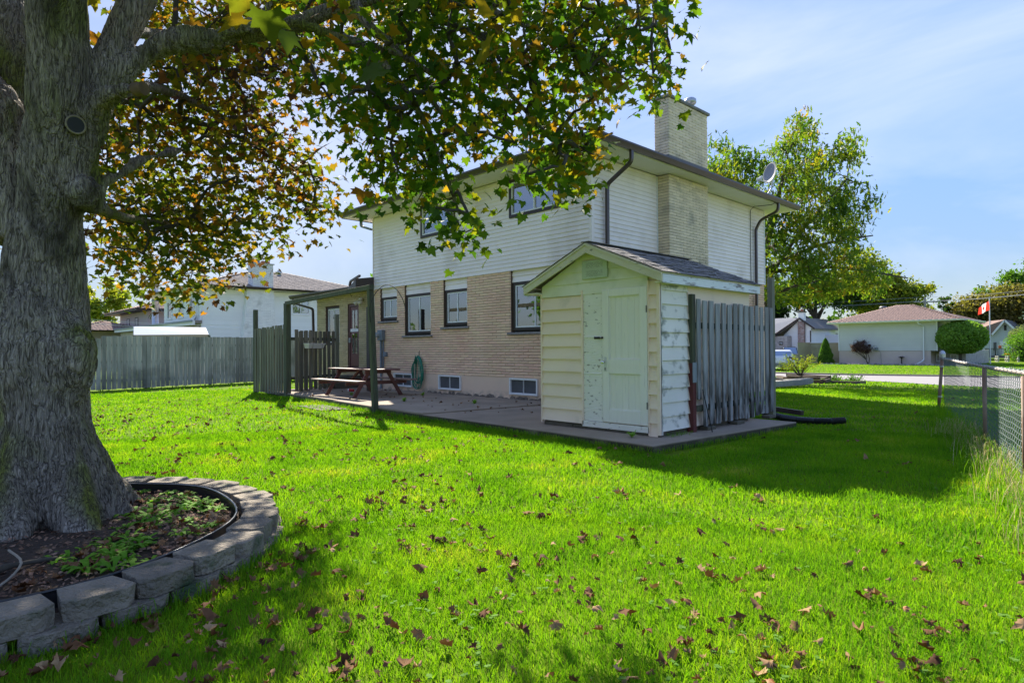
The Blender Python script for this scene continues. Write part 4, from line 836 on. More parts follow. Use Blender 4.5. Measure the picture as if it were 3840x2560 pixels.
MAPLE_A='-917,244,561 -897,169,386 -807,148,370 -1021,197,468 -940,334,493 -882,159,264 -799,208,274 -792,282,347 -718,247,519 -886,202,336 -869,228,373 -939,242,306 -904,217,383 -711,338,309 -770,229,293 -822,320,311 -817,327,378 -965,300,298 -735,233,319 -915,368,384 -742,336,479 -750,235,491 -834,153,289 -995,240,486 -946,180,434 -957,284,501 -923,218,423 -827,329,412 -895,352,632 -704,265,520 -795,156,416 -679,323,341 -858,208,455 -1062,215,296 -742,233,381 -862,169,447 -657,300,481 -788,165,357 -707,332,319 -939,263,569 -792,267,294 -1034,241,312 -708,319,302 -718,239,419 -1017,249,363 -979,301,257 -819,190,480 -1015,231,389 -707,271,275 -875,338,261 -709,300,390 -846,371,503 -922,269,245 -1003,212,265 -1052,221,306 -817,315,471 -940,285,279 -847,194,482 -794,194,407 -953,297,406 -860,256,249 -713,241,362 -725,221,472 -767,340,531 -750,309,374 -908,302,409 -857,170,368 -893,223,306 -930,324,330 -855,262,366 -827,273,332 -943,319,454 -805,163,395 -1050,219,281 -877,203,233 -814,246,391 -967,217,502 -929,160,385 -707,263,370 -691,301,457 -688,311,463 -689,278,509 -696,277,399 -812,409,376 -812,155,256 -988,267,421 -736,247,466 -829,215,299 -800,261,514 -963,165,324 -1027,229,456 -910,180,285 -816,264,276 -800,365,337 -867,162,305 -740,289,465 -795,203,396 -969,298,550 -847,203,226 -867,247,419 -772,175,368 -875,294,321 -989,285,525 -958,202,332 -1053,189,298 -890,332,336 -869,310,265 -684,274,460 -811,167,425 -796,365,395 -811,302,339 -794,335,410 -687,287,457 -814,201,306 -836,271,452 -712,263,327 -802,337,490 -943,234,355 -946,298,604 -1009,250,572 -807,185,353 -892,293,268 -898,212,257 -792,256,411 -751,197,258 -857,218,448 -812,226,417 -809,200,381 -971,274,246 -868,389,385 -845,347,612 -889,274,320 -794,251,449 -856,221,380 -906,207,254 -737,354,308 -932,305,383 -967,205,416 -777,393,331 -794,340,429 -867,155,289 -949,230,370 -807,270,369 -769,180,337 -697,359,319 -995,172,425 -900,268,520 -781,233,321 -956,314,576 -985,285,573 -1048,193,488 -991,265,581 -823,347,610 -823,234,442 -1009,254,511 -991,227,496 -903,164,410 -749,209,241 -930,274,302 -924,230,238 -749,197,443 -977,216,305 -772,283,457 -762,212,281 -839,189,300 -947,327,524 -988,192,428 -829,255,502 -884,344,596 -791,223,302 -802,193,469 -717,344,366 -867,251,221 -1016,200,446 -750,271,344 -790,222,511 -935,228,382 -796,212,322 -958,251,557 -941,185,455 -726,275,522 -1008,255,530 -928,259,552 -932,321,382 -895,173,355 -783,257,518 -825,403,384 -840,180,287 -948,277,290 -832,242,393 -850,308,399 -904,235,448 -844,253,345 -749,278,391 -793,329,303 -881,397,581 -1007,187,492 -796,199,273 -722,237,431 -834,419,363 -963,193,409 -887,246,269 -884,331,477 -888,315,488 -776,278,335 -899,189,361 -850,305,536 -880,332,277 -966,165,359 -859,236,350 -914,164,391 -758,350,313 -929,250,324 -875,216,384 -722,317,381 -773,179,246 -875,369,513 -984,263,555 -873,265,327 -980,175,344 -694,278,295 -848,166,296 -925,163,438 -728,294,372 -764,247,281 -873,285,576 -989,188,309 -744,326,350 -962,281,486 -800,153,244 -907,215,427 -820,348,319 -783,214,441 -821,379,361 -988,214,457 -812,289,547 -901,217,478 -829,178,444 -717,298,407 -778,178,409 -914,266,307 -873,274,559 -913,273,538 -882,274,494 -810,353,334 -899,308,573 -835,285,326 -817,308,284 -767,221,290 -909,271,458 -800,220,470 -826,311,426 -859,271,493 -813,224,266 -847,240,496 -730,300,465 -865,224,411 -777,293,339 -709,273,461 -871,379,368 -761,264,470 -798,166,376 -852,275,413 -727,233,241 -755,309,350 -915,290,420 -883,203,428 -778,269,275 -840,275,497 -902,238,495 -700,263,278 -940,210,252 -867,337,447 -720,355,340 -809,148,351 -979,281,405 -895,265,580 -897,364,460 -795,208,303 -867,307,448 -784,294,430 -730,319,368 -1004,269,402 -724,330,356 -895,253,345 -918,329,305 -755,261,281 -925,289,606 -798,345,520 -811,327,467 -819,284,265 -908,168,365 -790,308,445 -1041,218,335 -724,260,290 -785,164,312 -681,279,472 -871,236,285 -743,278,512 -954,175,331 -1008,214,534 -807,205,470 -695,318,374 -747,219,300 -875,194,277 -940,202,468 -1013,205,346 -871,369,625 -770,186,267 -845,165,316 -969,167,377 -990,195,277 -883,259,560 -945,317,490 -818,307,464 -895,184,479 -896,203,327 -823,283,364 -774,269,395 -678,293,487 -904,249,349 -935,335,447 -894,315,466 -856,243,424 -835,240,380 -751,349,404 -941,197,387 -801,269,547 -753,254,273 -969,255,235 -940,416,713 -820,325,619 -771,341,567 -971,280,609 -788,402,649 -806,484,658 -784,499,620 -953,281,618 -927,301,597 -844,234,531 -973,248,652 -653,400,587 -711,396,580 -1024,332,716 -813,390,620 -981,372,720 -805,326,563 -829,535,686 -778,482,646 -812,309,549 -902,310,564 -861,245,583 -839,393,659 -773,293,561 -920,243,554 -867,273,615 -970,302,689 -948,340,680 -1062,267,685 -1051,280,663 -727,445,627 -832,256,566 -878,484,693 -834,251,521 -887,289,564 -760,396,576 -897,257,548 -815,428,663 -839,308,583 -901,217,594 -900,239,558 -948,367,595 -829,222,570 -763,408,571 -925,363,617 -885,280,552 -722,365,590 -683,379,593 -895,251,617 -823,283,552 -979,354,718 -757,374,624 -818,472,685 -868,470,623 -708,358,554 -793,433,619 -776,541,690 -815,298,579 -958,330,682 -740,392,602 -910,247,581 -813,503,637 -883,431,650 -706,444,622 -778,286,581 -966,320,674 -821,336,629 -777,326,579 -1112,271,742 -777,334,575 -936,430,729 -1030,279,707 -822,305,539 -860,434,597 -780,422,640 -617,448,588 -717,431,588 -857,340,620 -687,467,618 -962,400,603 -1027,347,661 -806,344,566 -775,278,508 -820,430,635 -890,351,615 -900,228,574 -786,338,567 -855,211,563 -880,357,574 -700,389,531 -997,381,715 -745,349,532 -709,422,621 -774,377,614 -828,544,656 -791,519,682 -943,338,602 -1075,241,700 -881,295,573 -966,263,572 -684,486,641 -1076,247,694 -940,399,699 -892,244,561 -854,280,578 -937,443,667 -715,532,671 -798,473,610 -970,331,609 -811,357,574 -729,338,560 -1022,365,699 -880,363,625 -748,360,610 -1088,263,666 -1064,313,642 -688,476,617 -755,436,579 -923,328,624 -772,402,560 -1155,93,420 -1275,51,421 -1285,33,382 -1093,87,440 -1185,30,318 -1126,21,386 -1073,67,345 -1071,75,357 -1033,73,390 -1291,27,346 -1250,44,356 -1102,81,355 -1073,67,332 -1142,40,429 -1060,75,407 -1108,42,302 -1105,22,331 -1145,86,389 -1264,38,340 -1140,71,431 -1265,43,428 -1149,33,394 -1154,86,354 -1289,27,392 -1344,33,416 -1277,60,416 -1177,70,410 -1194,40,385 -1273,100,406 -1252,29,314'
MAPLE_B='-323,514,435 -437,214,416 -461,421,467 -388,278,395 -539,293,491 -441,306,275 -364,272,242 -457,421,404 -433,256,383 -379,296,381 -324,382,300 -446,415,466 -353,480,425 -313,401,381 -363,302,241 -362,387,321 -504,357,301 -242,388,349 -345,370,425 -575,259,440 -365,396,456 -404,241,331 -432,221,323 -456,354,442 -387,330,422 -390,329,243 -423,267,399 -512,244,456 -410,310,324 -382,394,340 -421,314,383 -287,445,363 -447,275,314 -404,245,379 -336,481,474 -460,311,317 -516,309,334 -422,307,292 -431,379,333 -416,374,423 -363,318,331 -408,360,344 -296,374,375 -581,266,405 -292,372,397 -443,272,425 -404,324,432 -469,374,376 -372,440,448 -444,267,364 -389,284,425 -346,322,414 -335,376,383 -316,425,408 -326,401,311 -483,315,382 -323,407,371 -383,425,391 -492,336,477 -361,426,469 -327,428,364 -462,388,369 -358,377,285 -310,372,405 -550,274,473 -366,391,296 -509,389,363 -497,263,389 -431,273,385 -386,352,339 -585,271,429 -438,317,355 -434,411,405 -439,293,333 -362,334,368 -367,454,415 -334,416,322 -313,431,442 -427,434,494 -329,350,368 -381,499,474 -406,235,396 -392,299,295 -526,283,475 -472,307,419 -395,265,309 -353,507,419 -383,390,416 -549,270,375 -366,284,282 -502,325,406 -346,311,403 -381,502,453 -350,540,423 -407,279,339 -390,452,452 -467,306,455 -420,341,458 -472,332,391 -568,310,472 -561,299,486 -396,353,433 -491,267,340 -425,305,408 -406,218,358 -523,313,345 -326,363,420 -345,278,229 -390,295,415 -310,354,284 -396,276,399 -560,329,431 -436,416,389 -385,472,438 -419,337,408 -343,447,393 -583,256,474 -376,302,360 -466,327,273 -455,286,297 -566,317,446 -413,350,241 -331,526,453 -614,263,471 -383,307,263 -453,318,447 -465,330,318 -483,410,421 -361,386,330 -296,335,263 -526,357,482 -328,459,439 -459,339,298 -427,272,275 -471,423,406 -432,459,415 -332,367,289 -407,224,350 -285,427,399 -386,304,413 -510,378,415 -535,336,459 -445,354,275 -300,364,358 -333,390,386 -420,270,302 -340,398,300 -339,392,374 -512,242,369 -443,414,433 -333,366,305 -405,236,372 -356,357,369 -437,405,443 -448,346,465 -345,389,320 -367,316,308 -530,276,374 -340,377,345 -444,251,352 -361,313,337 -331,364,394 -301,338,270 -543,314,505 -328,368,301 -400,265,417 -289,361,325 -370,318,390 -323,507,380 -494,361,292 -443,231,428 -285,348,319 -534,255,401 -345,330,402 -442,355,337 -380,424,422 -317,344,325 -605,285,458 -315,317,265 -282,352,402 -553,325,335 -382,239,377 -425,362,326 -283,353,395 -384,346,386 -410,237,332 -312,413,425 -398,261,267 -545,262,460 -381,367,339 -456,344,332 -374,514,467 -386,304,285 -387,295,428 -498,338,299 -349,449,402 -518,371,373 -268,414,410 -566,248,426 -401,433,303 -387,237,358 -399,406,336 -484,230,445 -402,434,426 -450,250,420 -424,320,300 -413,470,490 -312,389,293 -323,337,384 -450,328,316 -389,230,394 -395,446,462 -506,325,399 -452,266,363 -429,436,383 -476,263,405 -473,242,433 -355,312,375 -587,285,445 -480,322,433 -512,285,481 -401,348,455 -319,368,319 -416,429,463 -375,502,413 -420,204,367 -375,296,398 -410,477,358 -475,284,354 -352,372,444 -478,296,364 -261,400,390 -487,292,435 -482,386,402 -352,537,443 -256,370,386 -539,348,442 -486,295,316 -254,390,374 -351,404,316 -344,486,432 -402,252,414 -365,275,331 -400,221,314 -351,373,412 -445,448,327 -319,304,368 -378,239,392 -480,207,388 -392,343,382 -449,209,408 -323,396,284 -477,402,465 -464,358,356 -500,295,410 -293,416,396 -325,339,370 -492,327,412 -471,408,475 -340,407,372 -375,372,435 -313,317,354 -321,318,353 -277,426,427 -368,284,351 -544,277,428 -434,356,244 -497,321,373 -407,281,383 -492,332,450 -433,300,412 -430,403,493 -343,519,418 -577,291,453 -421,436,404 -415,207,345 -405,379,449 -472,394,399 -352,370,401 -419,458,480 -307,377,355 -256,373,366 -568,246,406 -320,373,384 -562,274,483 -322,518,409 -511,277,379 -408,269,397 -401,268,322 -415,220,380 -421,316,375 -428,300,297 -514,362,345 -486,317,347 -558,296,411 -429,457,425 -517,231,388 -321,451,384 -398,329,376 -447,278,368 -437,193,375 -304,381,400 -496,365,485 -423,197,384 -387,302,352 -358,412,453 -438,344,283 -439,350,263 -522,359,410 -521,288,392 -504,366,441 -434,426,465 -477,400,441 -494,305,303 -378,426,429 -397,468,386 -454,374,464 -469,388,484 -540,303,467 -359,305,355 -430,431,365 -332,484,445 -382,312,331 -306,481,439 -444,444,364 -352,545,453 -299,334,409 -296,381,425 -504,273,353 -334,301,408 -370,440,429 -349,358,349 -356,410,297 -367,274,376 -413,435,372 -426,225,323 -360,283,415 -532,270,391 -497,214,439 -444,249,324 -384,459,316 -367,446,322 -518,368,511 -372,440,402 -313,312,370 -518,337,455 -365,346,317 -458,334,424 -443,401,400 -493,242,373 -439,377,416 -460,316,325 -260,395,343 -508,346,420 -459,344,444 -359,376,352 -366,301,384 -464,307,309 -389,402,451 -420,290,439 -452,410,345 -452,276,296 -337,290,311 -401,469,310 -473,330,302 -371,454,440 -394,285,309 -333,322,293 -506,252,370 -559,298,451 -353,420,333 -411,271,279 -482,329,461 -406,478,404 -534,325,361 -400,406,320 -433,331,438 -394,288,340 -383,244,388 -542,273,415 -469,206,400 -409,260,324 -438,344,407 -475,283,439 -375,525,445 -520,295,374 -312,320,276 -462,289,279 -504,336,405 -300,397,371 -355,334,327 -353,468,483 -412,258,345 -522,357,325 -496,257,433 -343,520,396 -470,283,393 -284,428,439 -480,285,302 -398,387,396'
MAPLE_UP='-317,87,675 -896,432,944 -840,-72,745 -636,618,803 -786,-330,795 -449,-110,704 -252,71,931 -739,439,831 -420,8,802 -752,-160,1038 -286,348,583 -348,-36,969 -883,415,792 -298,-173,726 -305,262,702 -338,296,503 -543,222,942 -894,-77,618 -1000,-38,943 -499,-220,945 -1000,-138,763 -805,380,914 -766,-194,691 -840,201,705 -783,147,980 -347,-43,1101 -277,184,729 -852,157,1031 -735,118,889 -749,14,1134 -321,225,414 -348,-70,905 -533,-374,741 -139,56,830 -409,206,440 -189,37,554 -851,78,874 -507,526,760 -375,359,967 -523,219,981 -926,-42,1022 -325,274,985 -563,185,1104 -426,282,825 -586,387,811 -966,43,684 -693,44,642 -350,11,707 -485,-18,531 -803,84,602 -849,-135,916 -271,88,655 -459,-296,824 -744,196,603 -110,-59,839 -985,27,854 -782,243,1087 -564,-135,822 -828,56,1093 -878,-54,662 -310,20,729 -688,405,1089 -703,-118,444 -179,-26,917 -916,-50,902 -650,-328,548 -880,456,792 -760,-141,575 -809,-40,994 -929,-132,774 -245,209,691 -421,-29,1077 -391,-107,559 -463,-36,487 -929,255,882 -569,-213,1064 -344,530,723 -769,-251,836 -386,426,673 -968,1,793 -526,20,1002 -543,419,811 -190,-65,672 -540,-295,923 -770,-249,970 -379,-14,618 -255,-47,600 -566,375,1071 -733,321,669 -204,390,796 -723,-115,1073 -258,150,795 -956,299,868 -290,-241,776 -299,-237,773 -163,377,664 -286,308,586 -339,106,1001 -722,517,905 -631,185,1006 -167,343,741 -358,456,643 -765,-128,706 -519,62,589 -399,183,832 -788,364,909 -357,90,720 -459,-206,1052 -592,-217,558 -826,183,633 -835,-18,819 -854,337,878 -376,-38,451 -137,154,561 -403,477,673 -643,-208,676 -316,223,636 -763,-72,729 -931,18,918 -403,-15,438 -464,389,727 -609,313,842 -660,-206,719 -521,-58,517 -444,368,538 -124,54,878 -199,-189,620 -604,375,860 -1072,147,861 -102,-28,851 -536,-126,985 -789,234,1009 -444,-75,554 -746,-37,387 -345,442,993 -563,-156,1050 -559,398,613 -670,374,920 -333,196,673 -354,361,847 -886,351,1024 -456,-163,804 -689,-120,455 -921,-125,758 -1039,-86,784 -599,546,815 -437,209,990 -831,-3,502 -763,31,632 -973,121,801 -978,-68,849 -400,254,851 -740,-192,1052 -248,466,650 -400,-157,651 -959,-111,868 -437,146,1047 -317,-182,779 -1002,189,835 -487,151,616 -116,11,685 -300,160,932 -310,-175,808 -643,-160,986 -870,338,741 -656,335,939 -826,296,746 -122,65,630 -1073,89,777 -779,-291,737 -734,-68,954 -962,-186,640 -685,1,1141 -643,199,1139 -432,218,1026 -325,-11,870 -609,527,731 -832,-243,747 -571,234,1053 -957,133,819 -353,159,590 -632,-133,955 -991,75,765 -283,-207,565 -497,64,605 -477,-277,511 -965,235,854 -167,185,841 -298,138,426 -532,-29,1140 -496,-152,805 -210,-17,695 -572,-73,833 -246,86,859 -800,-134,758 -546,-168,973 -580,-30,543 -750,59,904 -933,-20,991 -434,196,1106 -523,555,724 -562,-107,720 -732,-194,854 -570,95,1109 -371,221,878 -580,-363,709 -200,271,1008 -520,592,849 -618,-352,882 -539,538,744 -760,289,926 -621,-113,683 -357,-162,463 -594,504,983 -778,486,807 -568,338,744 -423,229,953 -822,468,786 -313,473,544 -673,-24,395 -189,313,741 -728,314,779 -583,-131,517 -403,-45,1117 -565,-292,632 -307,-22,562 -428,4,687 -467,148,1059 -290,274,880 -722,92,1148'
OAK='-1140,2321,508 -973,2567,424 -969,3143,415 -1010,3008,648 -932,2979,556 -1208,2437,793 -841,2802,392 -1209,2257,771 -1145,2660,339 -991,2763,714 -986,2538,647 -1340,2643,689 -1262,2692,767 -1087,2621,729 -1148,2952,928 -1087,2850,828 -1141,2502,707 -1015,2917,768 -1200,2614,711 -939,2798,517 -1189,2352,909 -1055,3018,861 -1144,2400,855 -1290,2538,503 -1254,2648,387 -1146,2745,578 -1055,2430,506 -1144,2640,784 -1122,2384,877 -1051,3060,698 -997,2742,548 -1120,2688,999 -1091,2924,915 -957,2523,770 -1144,2862,673 -1188,2441,926 -923,2957,929 -886,2623,627 -1116,2605,605 -1140,2906,1153 -984,2642,777 -1331,2689,274 -1152,2663,574 -949,2880,984 -1287,2566,532 -1145,2955,1197 -989,2469,317 -1130,2339,703 -1063,2859,952 -1283,2574,499 -1165,2539,490 -899,3084,373 -1091,2979,941 -1205,2702,376 -1157,2831,796 -1056,2995,661 -1157,2860,1093 -1238,2340,305 -1321,2579,442 -1134,2682,580 -1032,2686,689 -901,2781,609 -933,2843,378 -1213,2724,674 -1174,2863,896 -1072,2507,708 -1055,2628,465 -891,2544,620 -1327,2446,879 -1346,2710,898 -1120,2724,925 -1323,2552,662 -1254,2380,604 -1010,3071,588 -949,2606,907 -883,2594,357 -1109,2643,860 -900,2731,407 -1000,2763,775 -991,2555,487 -1288,2838,362 -966,2996,1014 -1135,2812,836 -971,2575,608 -1101,2454,878 -1057,2914,860 -954,2537,344 -1032,2888,933 -1145,2696,465 -1330,2617,884 -1015,2647,455 -1135,2821,711 -1250,2348,634 -1324,2725,971 -1034,2598,492 -1408,2638,389 -1263,2771,493 -900,2866,488 -931,3217,404 -925,2792,498 -1015,2562,629 -1288,2737,361 -966,2829,490 -937,2495,476 -1137,2334,651 -1183,2505,264 -972,2533,471 -1244,2239,829 -1203,2442,460 -1118,2894,1112 -946,2979,604 -1186,2637,447 -1266,2483,902 -1176,2875,1065 -913,2902,838 -1261,2788,553 -1361,2613,599 -844,2633,473 -1103,2750,892 -1137,2667,709 -1120,2427,829 -1394,2679,360 -1376,2680,845 -1311,2456,898 -1018,2517,473 -1181,2296,770 -1093,2387,352 -1291,2668,289 -932,2663,486 -1157,2883,985 -1024,2848,495 -932,2920,657 -1086,2721,430 -1131,2439,623 -821,2764,442 -1084,2754,594 -1133,2780,674 -1236,2398,862 -1108,2521,652 -1238,2844,508 -1372,2727,582 -1253,2461,380 -1204,2733,722 -1161,2379,772 -1112,2771,1029 -1158,2749,924 -950,3113,448 -997,2624,1039 -1169,2302,546 -861,3159,450 -884,2713,918 -1224,2247,581 -808,2834,384 -1344,2642,812 -1309,2495,402 -826,2633,755 -1299,2478,461 -883,2742,907 -1284,2638,350 -1156,2289,430 -959,2962,472 -1148,2938,555 -1039,2937,674 -1012,2650,724 -1087,2552,894 -1022,2494,331 -1122,2862,454 -1229,2871,1043 -983,2691,511 -1265,2438,593 -975,2993,620 -968,2594,548 -1357,2575,491 -974,2798,887 -996,3086,563 -1196,2845,535 -970,3093,1080 -1189,2604,644 -1267,2411,673 -1082,2610,628 -1016,2704,1028 -881,2826,437 -972,2893,957 -1096,3006,367 -927,2610,390 -953,2603,469 -1225,2308,825 -908,2694,683 -979,2745,801 -998,2568,579 -956,3019,702 -897,2625,584 -1227,2466,221 -1168,2288,677 -955,2622,873 -1011,2715,668 -1155,2975,879 -1233,2769,358 -1164,2256,848 -1169,2935,756 -1121,2834,1071 -1133,2912,1029 -1340,2634,922 -1288,2340,881 -1251,2316,653 -876,2647,562 -833,2941,426 -1160,2389,848 -1005,2793,577 -993,3034,763 -1033,2821,442 -870,2648,667 -990,2619,847 -1092,2637,702 -1238,2816,427 -941,2726,399 -1251,2773,444 -1261,2468,284 -1202,2590,782 -1372,2552,563 -1027,3012,800 -1061,2734,919 -1315,2461,523 -1083,2804,355 -1193,2785,669 -1335,2482,637 -968,2892,822 -971,2943,793 -859,2589,690 -932,2513,651 -1245,2632,835 -1199,2409,656 -1041,2755,491 -883,2873,707 -1017,2569,749 -885,2583,512 -1208,2619,866 -1136,2763,887 -1156,2782,818 -1040,2477,505 -1309,2608,301 -1218,2900,408 -956,2467,735 -1147,2850,634 -1131,2819,460 -1139,2551,404 -1047,3021,824 -812,2899,399 -1177,2673,738 -939,2794,425 -1232,2550,668 -937,2919,784 -1178,2958,569 -1068,3000,374 -1235,2787,786 -935,2955,620 -1270,2775,441 -1077,2499,637 -1034,2773,961 -1219,2724,918 -1206,2751,455 -1083,2989,796 -1191,2823,625 -1382,2545,612 -1154,2299,698 -1392,2643,850 -1141,2878,798 -1221,2679,773 -903,2864,947 -1254,2715,616 -1210,2337,647 -1267,2785,874 -1200,2818,998 -1082,2373,631 -1108,2345,538 -846,2650,949 -1022,2971,721 -1043,2704,579 -951,3068,493 -1219,2585,665 -1279,2537,341 -963,2914,448 -905,2539,852 -972,2514,833 -1136,2805,1011 -998,3068,718 -1045,2654,338 -893,2609,680 -1241,2852,918 -1180,2548,354 -1111,2912,1085 -1273,2574,746 -1052,2959,398 -935,2585,351 -1328,2537,994 -1195,2581,679 -868,2975,460 -1360,2511,947 -1249,2413,523 -1211,2813,382 -840,2877,766 -1276,2416,985 -841,2877,726 -860,2857,663'

def dec(s): return [Vector([int(c)/100 for c in t.split(',')]) for t in s.split()]
def fillet(pts, k=6):
    P = [Vector(p) for p in pts]; out = []
    for i in range(len(P)-1):
        p0, p1, p2, p3 = P[max(i-1, 0)], P[i], P[i+1], P[min(i+2, len(P)-1)]
        for j in range(k): t = j/k; out.append(.5*((2*p1)+(p2-p0)*t+(2*p0-5*p1+4*p2-p3)*t*t+(3*p1-p0-3*p2+p3)*t**3))
    return out+[P[-1]]
BARK = bpy.data.materials.new('maple_bark'); BARK.use_nodes = True
def bark():
    t = BARK.node_tree; N = t.nodes; L = t.links; b = N['Principled BSDF']; b.inputs['Roughness'].default_value = .95; b.inputs['Specular IOR Level'].default_value = .2
    g = N.new('ShaderNodeNewGeometry')
    def nz(sc, st, det=6, dis=0, rgh=.5):
        m = N.new('ShaderNodeMapping'); m.inputs['Scale'].default_value = st; n = N.new('ShaderNodeTexNoise'); n.inputs['Scale'].default_value = sc; n.inputs['Detail'].default_value = det; n.inputs['Distortion'].default_value = dis; n.inputs['Roughness'].default_value = rgh
        L.new(g.outputs['Position'], m.inputs[0]); L.new(m.outputs[0], n.inputs[0]); return n.outputs[0]
    def mr(s, a, b_, c=0, d=1):
        r = N.new('ShaderNodeMapRange'); r.inputs[1].default_value = a; r.inputs[2].default_value = b_; r.inputs[3].default_value = c; r.inputs[4].default_value = d; L.new(s, r.inputs[0]); return r.outputs[0]
    def mix(f, a, b_):
        x = N.new('ShaderNodeMixRGB'); L.new(f, x.inputs[0])
        for i, v in ((1, a), (2, b_)):
            if hasattr(v, 'is_output'): L.new(v, x.inputs[i])
            else: x.inputs[i].default_value = (*v, 1)
        return x.outputs[0]
    # ridges running up the stem: two warped ridged noises
    wv = N.new('ShaderNodeTexNoise'); wv.inputs['Scale'].default_value = 2.6; wv.inputs['Detail'].default_value = 3; L.new(g.outputs['Position'], wv.inputs[0])
    sc = N.new('ShaderNodeVectorMath'); sc.operation = 'SCALE'; sc.inputs['Scale'].default_value = .13; L.new(wv.outputs['Color'], sc.inputs[0])
    ad = N.new('ShaderNodeVectorMath'); ad.operation = 'ADD'; L.new(g.outputs['Position'], ad.inputs[0]); L.new(sc.outputs[0], ad.inputs[1])
    def ridge(scale, zs):
        mp = N.new('ShaderNodeMapping'); mp.inputs['Scale'].default_value = (1, 1, zs); L.new(ad.outputs[0], mp.inputs[0])
        n = N.new('ShaderNodeTexNoise'); n.inputs['Scale'].default_value = scale; n.inputs['Detail'].default_value = 2.5; n.inputs['Roughness'].default_value = .45; L.new(mp.outputs[0], n.inputs[0])
        a = N.new('ShaderNodeMath'); a.operation = 'SUBTRACT'; a.inputs[1].default_value = .5; L.new(n.outputs[0], a.inputs[0])
        c = N.new('ShaderNodeMath'); c.operation = 'ABSOLUTE'; L.new(a.outputs[0], c.inputs[0]); return mr(c.outputs[0], 0, .11)
    r1 = ridge(30, .09); r2 = ridge(66, .13)
    mm = N.new('ShaderNodeMath'); mm.operation = 'MULTIPLY_ADD'; mm.inputs[1].default_value = .45; L.new(r2, mm.inputs[0]); mq = N.new('ShaderNodeMath'); mq.operation = 'MULTIPLY'; mq.inputs[1].default_value = .6; L.new(r1, mq.inputs[0]); L.new(mq.outputs[0], mm.inputs[2])
    vr = mm.outputs[0]
    fine = nz(60, (1, 1, .35), 5)
    base = mix(mr(nz(2.2, (1, 1, .6)), .35, .65), (.40, .35, .30), (.26, .225, .185))
    moss = mix(mr(nz(2.6, (1, 1, .45), 5, .4), .50, .66), base, (.20, .22, .05))
    stain = mix(mr(nz(1.7, (1, 1, .5), 6, .6), .60, .70), moss, (.05, .045, .038))
    groove = mix(mr(vr, 0, .7), (.06, .048, .038), stain)
    L.new(groove, b.inputs['Base Color'])
    add = N.new('ShaderNodeMath'); add.operation = 'MULTIPLY_ADD'; add.inputs[1].default_value = .35; L.new(fine, add.inputs[0]); L.new(vr, add.inputs[2])
    bp = N.new('ShaderNodeBump'); bp.inputs['Strength'].default_value = 1; bp.inputs['Distance'].default_value = .03; L.new(add.outputs[0], bp.inputs['Height']); L.new(bp.outputs[0], b.inputs['Normal'])
bark()
MT = thing('maple_tree', 'large old maple with a thick mossy trunk rising inside the ring of grey blocks', 'tree', (-5.9, .7, 0))
RAD = dict(trunk=[.46, .39, .35, .36, .27, .235], center=[.21, .195, .195, .19, .18, .17, .15], left=[.25, .20, .18, .17, .16, .13], leftlow=[.22, .2, .17, .14],
           right=[.14, .13, .13, .12, .11, .10], long=[.20, .155, .13, .115, .105, .10, .095, .085, .075, .07, .062, .056, .05], roots=[.22, .15, .09, .03], root2=[.22, .14, .05], root3=[.3, .1],
           stub=[.12, .09, .08, .07], burl=[.10, .085], knot=[.14, .20, .19, .12], low=[.12, .075, .06, .05, .035, .02])
tb = MB()
for k in ('trunk', 'center', 'left', 'leftlow', 'right', 'stub', 'burl', 'knot', 'roots', 'root2', 'root3', 'low'):
    P = fillet(LIMBS[k], 5); r0 = RAD[k]; m = len(r0)-1; rs = []
    for i in range(len(P)): t = i/(len(P)-1)*m; j = min(int(t), m-1); rs.append(r0[j]+(r0[j+1]-r0[j])*(t-j))
    tb.tube(P, rs, 20)
P = fillet(LIMBS['long'][:8], 5); tb.tube(P, [.12+(.082-.12)*min(1, (i/(len(P)-1))**.6) for i in range(len(P))], 16)
for a in range(9):    # root flare all round
    an = a*2*math.pi/9+.3; c = Vector((-5.98, .66, 0)); q = c+Vector((math.cos(an), math.sin(an), 0))*rnd.uniform(.60, .80)
    tb.tube([c+Vector((0, 0, 1.15))+(q-c)*.22, c+(q-c)*.42+Vector((0, 0, .6)), c+(q-c)*.68+Vector((0, 0, .25)), q+Vector((0, 0, .02)), q+(q-c)*.35-Vector((0, 0, .05))], [.12, .15, .16, .12, .05], 12)
raw = tb.build('trunk', BARK, MT)
md = raw.modifiers.new('r', 'REMESH'); md.mode = 'VOXEL'; md.voxel_size = .022
dg = bpy.context.evaluated_depsgraph_get(); me2 = bpy.data.meshes.new_from_object(raw.evaluated_get(dg)); raw.modifiers.clear(); raw.data = me2
if not me2.materials: me2.materials.append(BARK)
n = len(me2.vertices); co = np.empty(n*3, np.float32); me2.vertices.foreach_get('co', co); co = co.reshape(-1, 3)
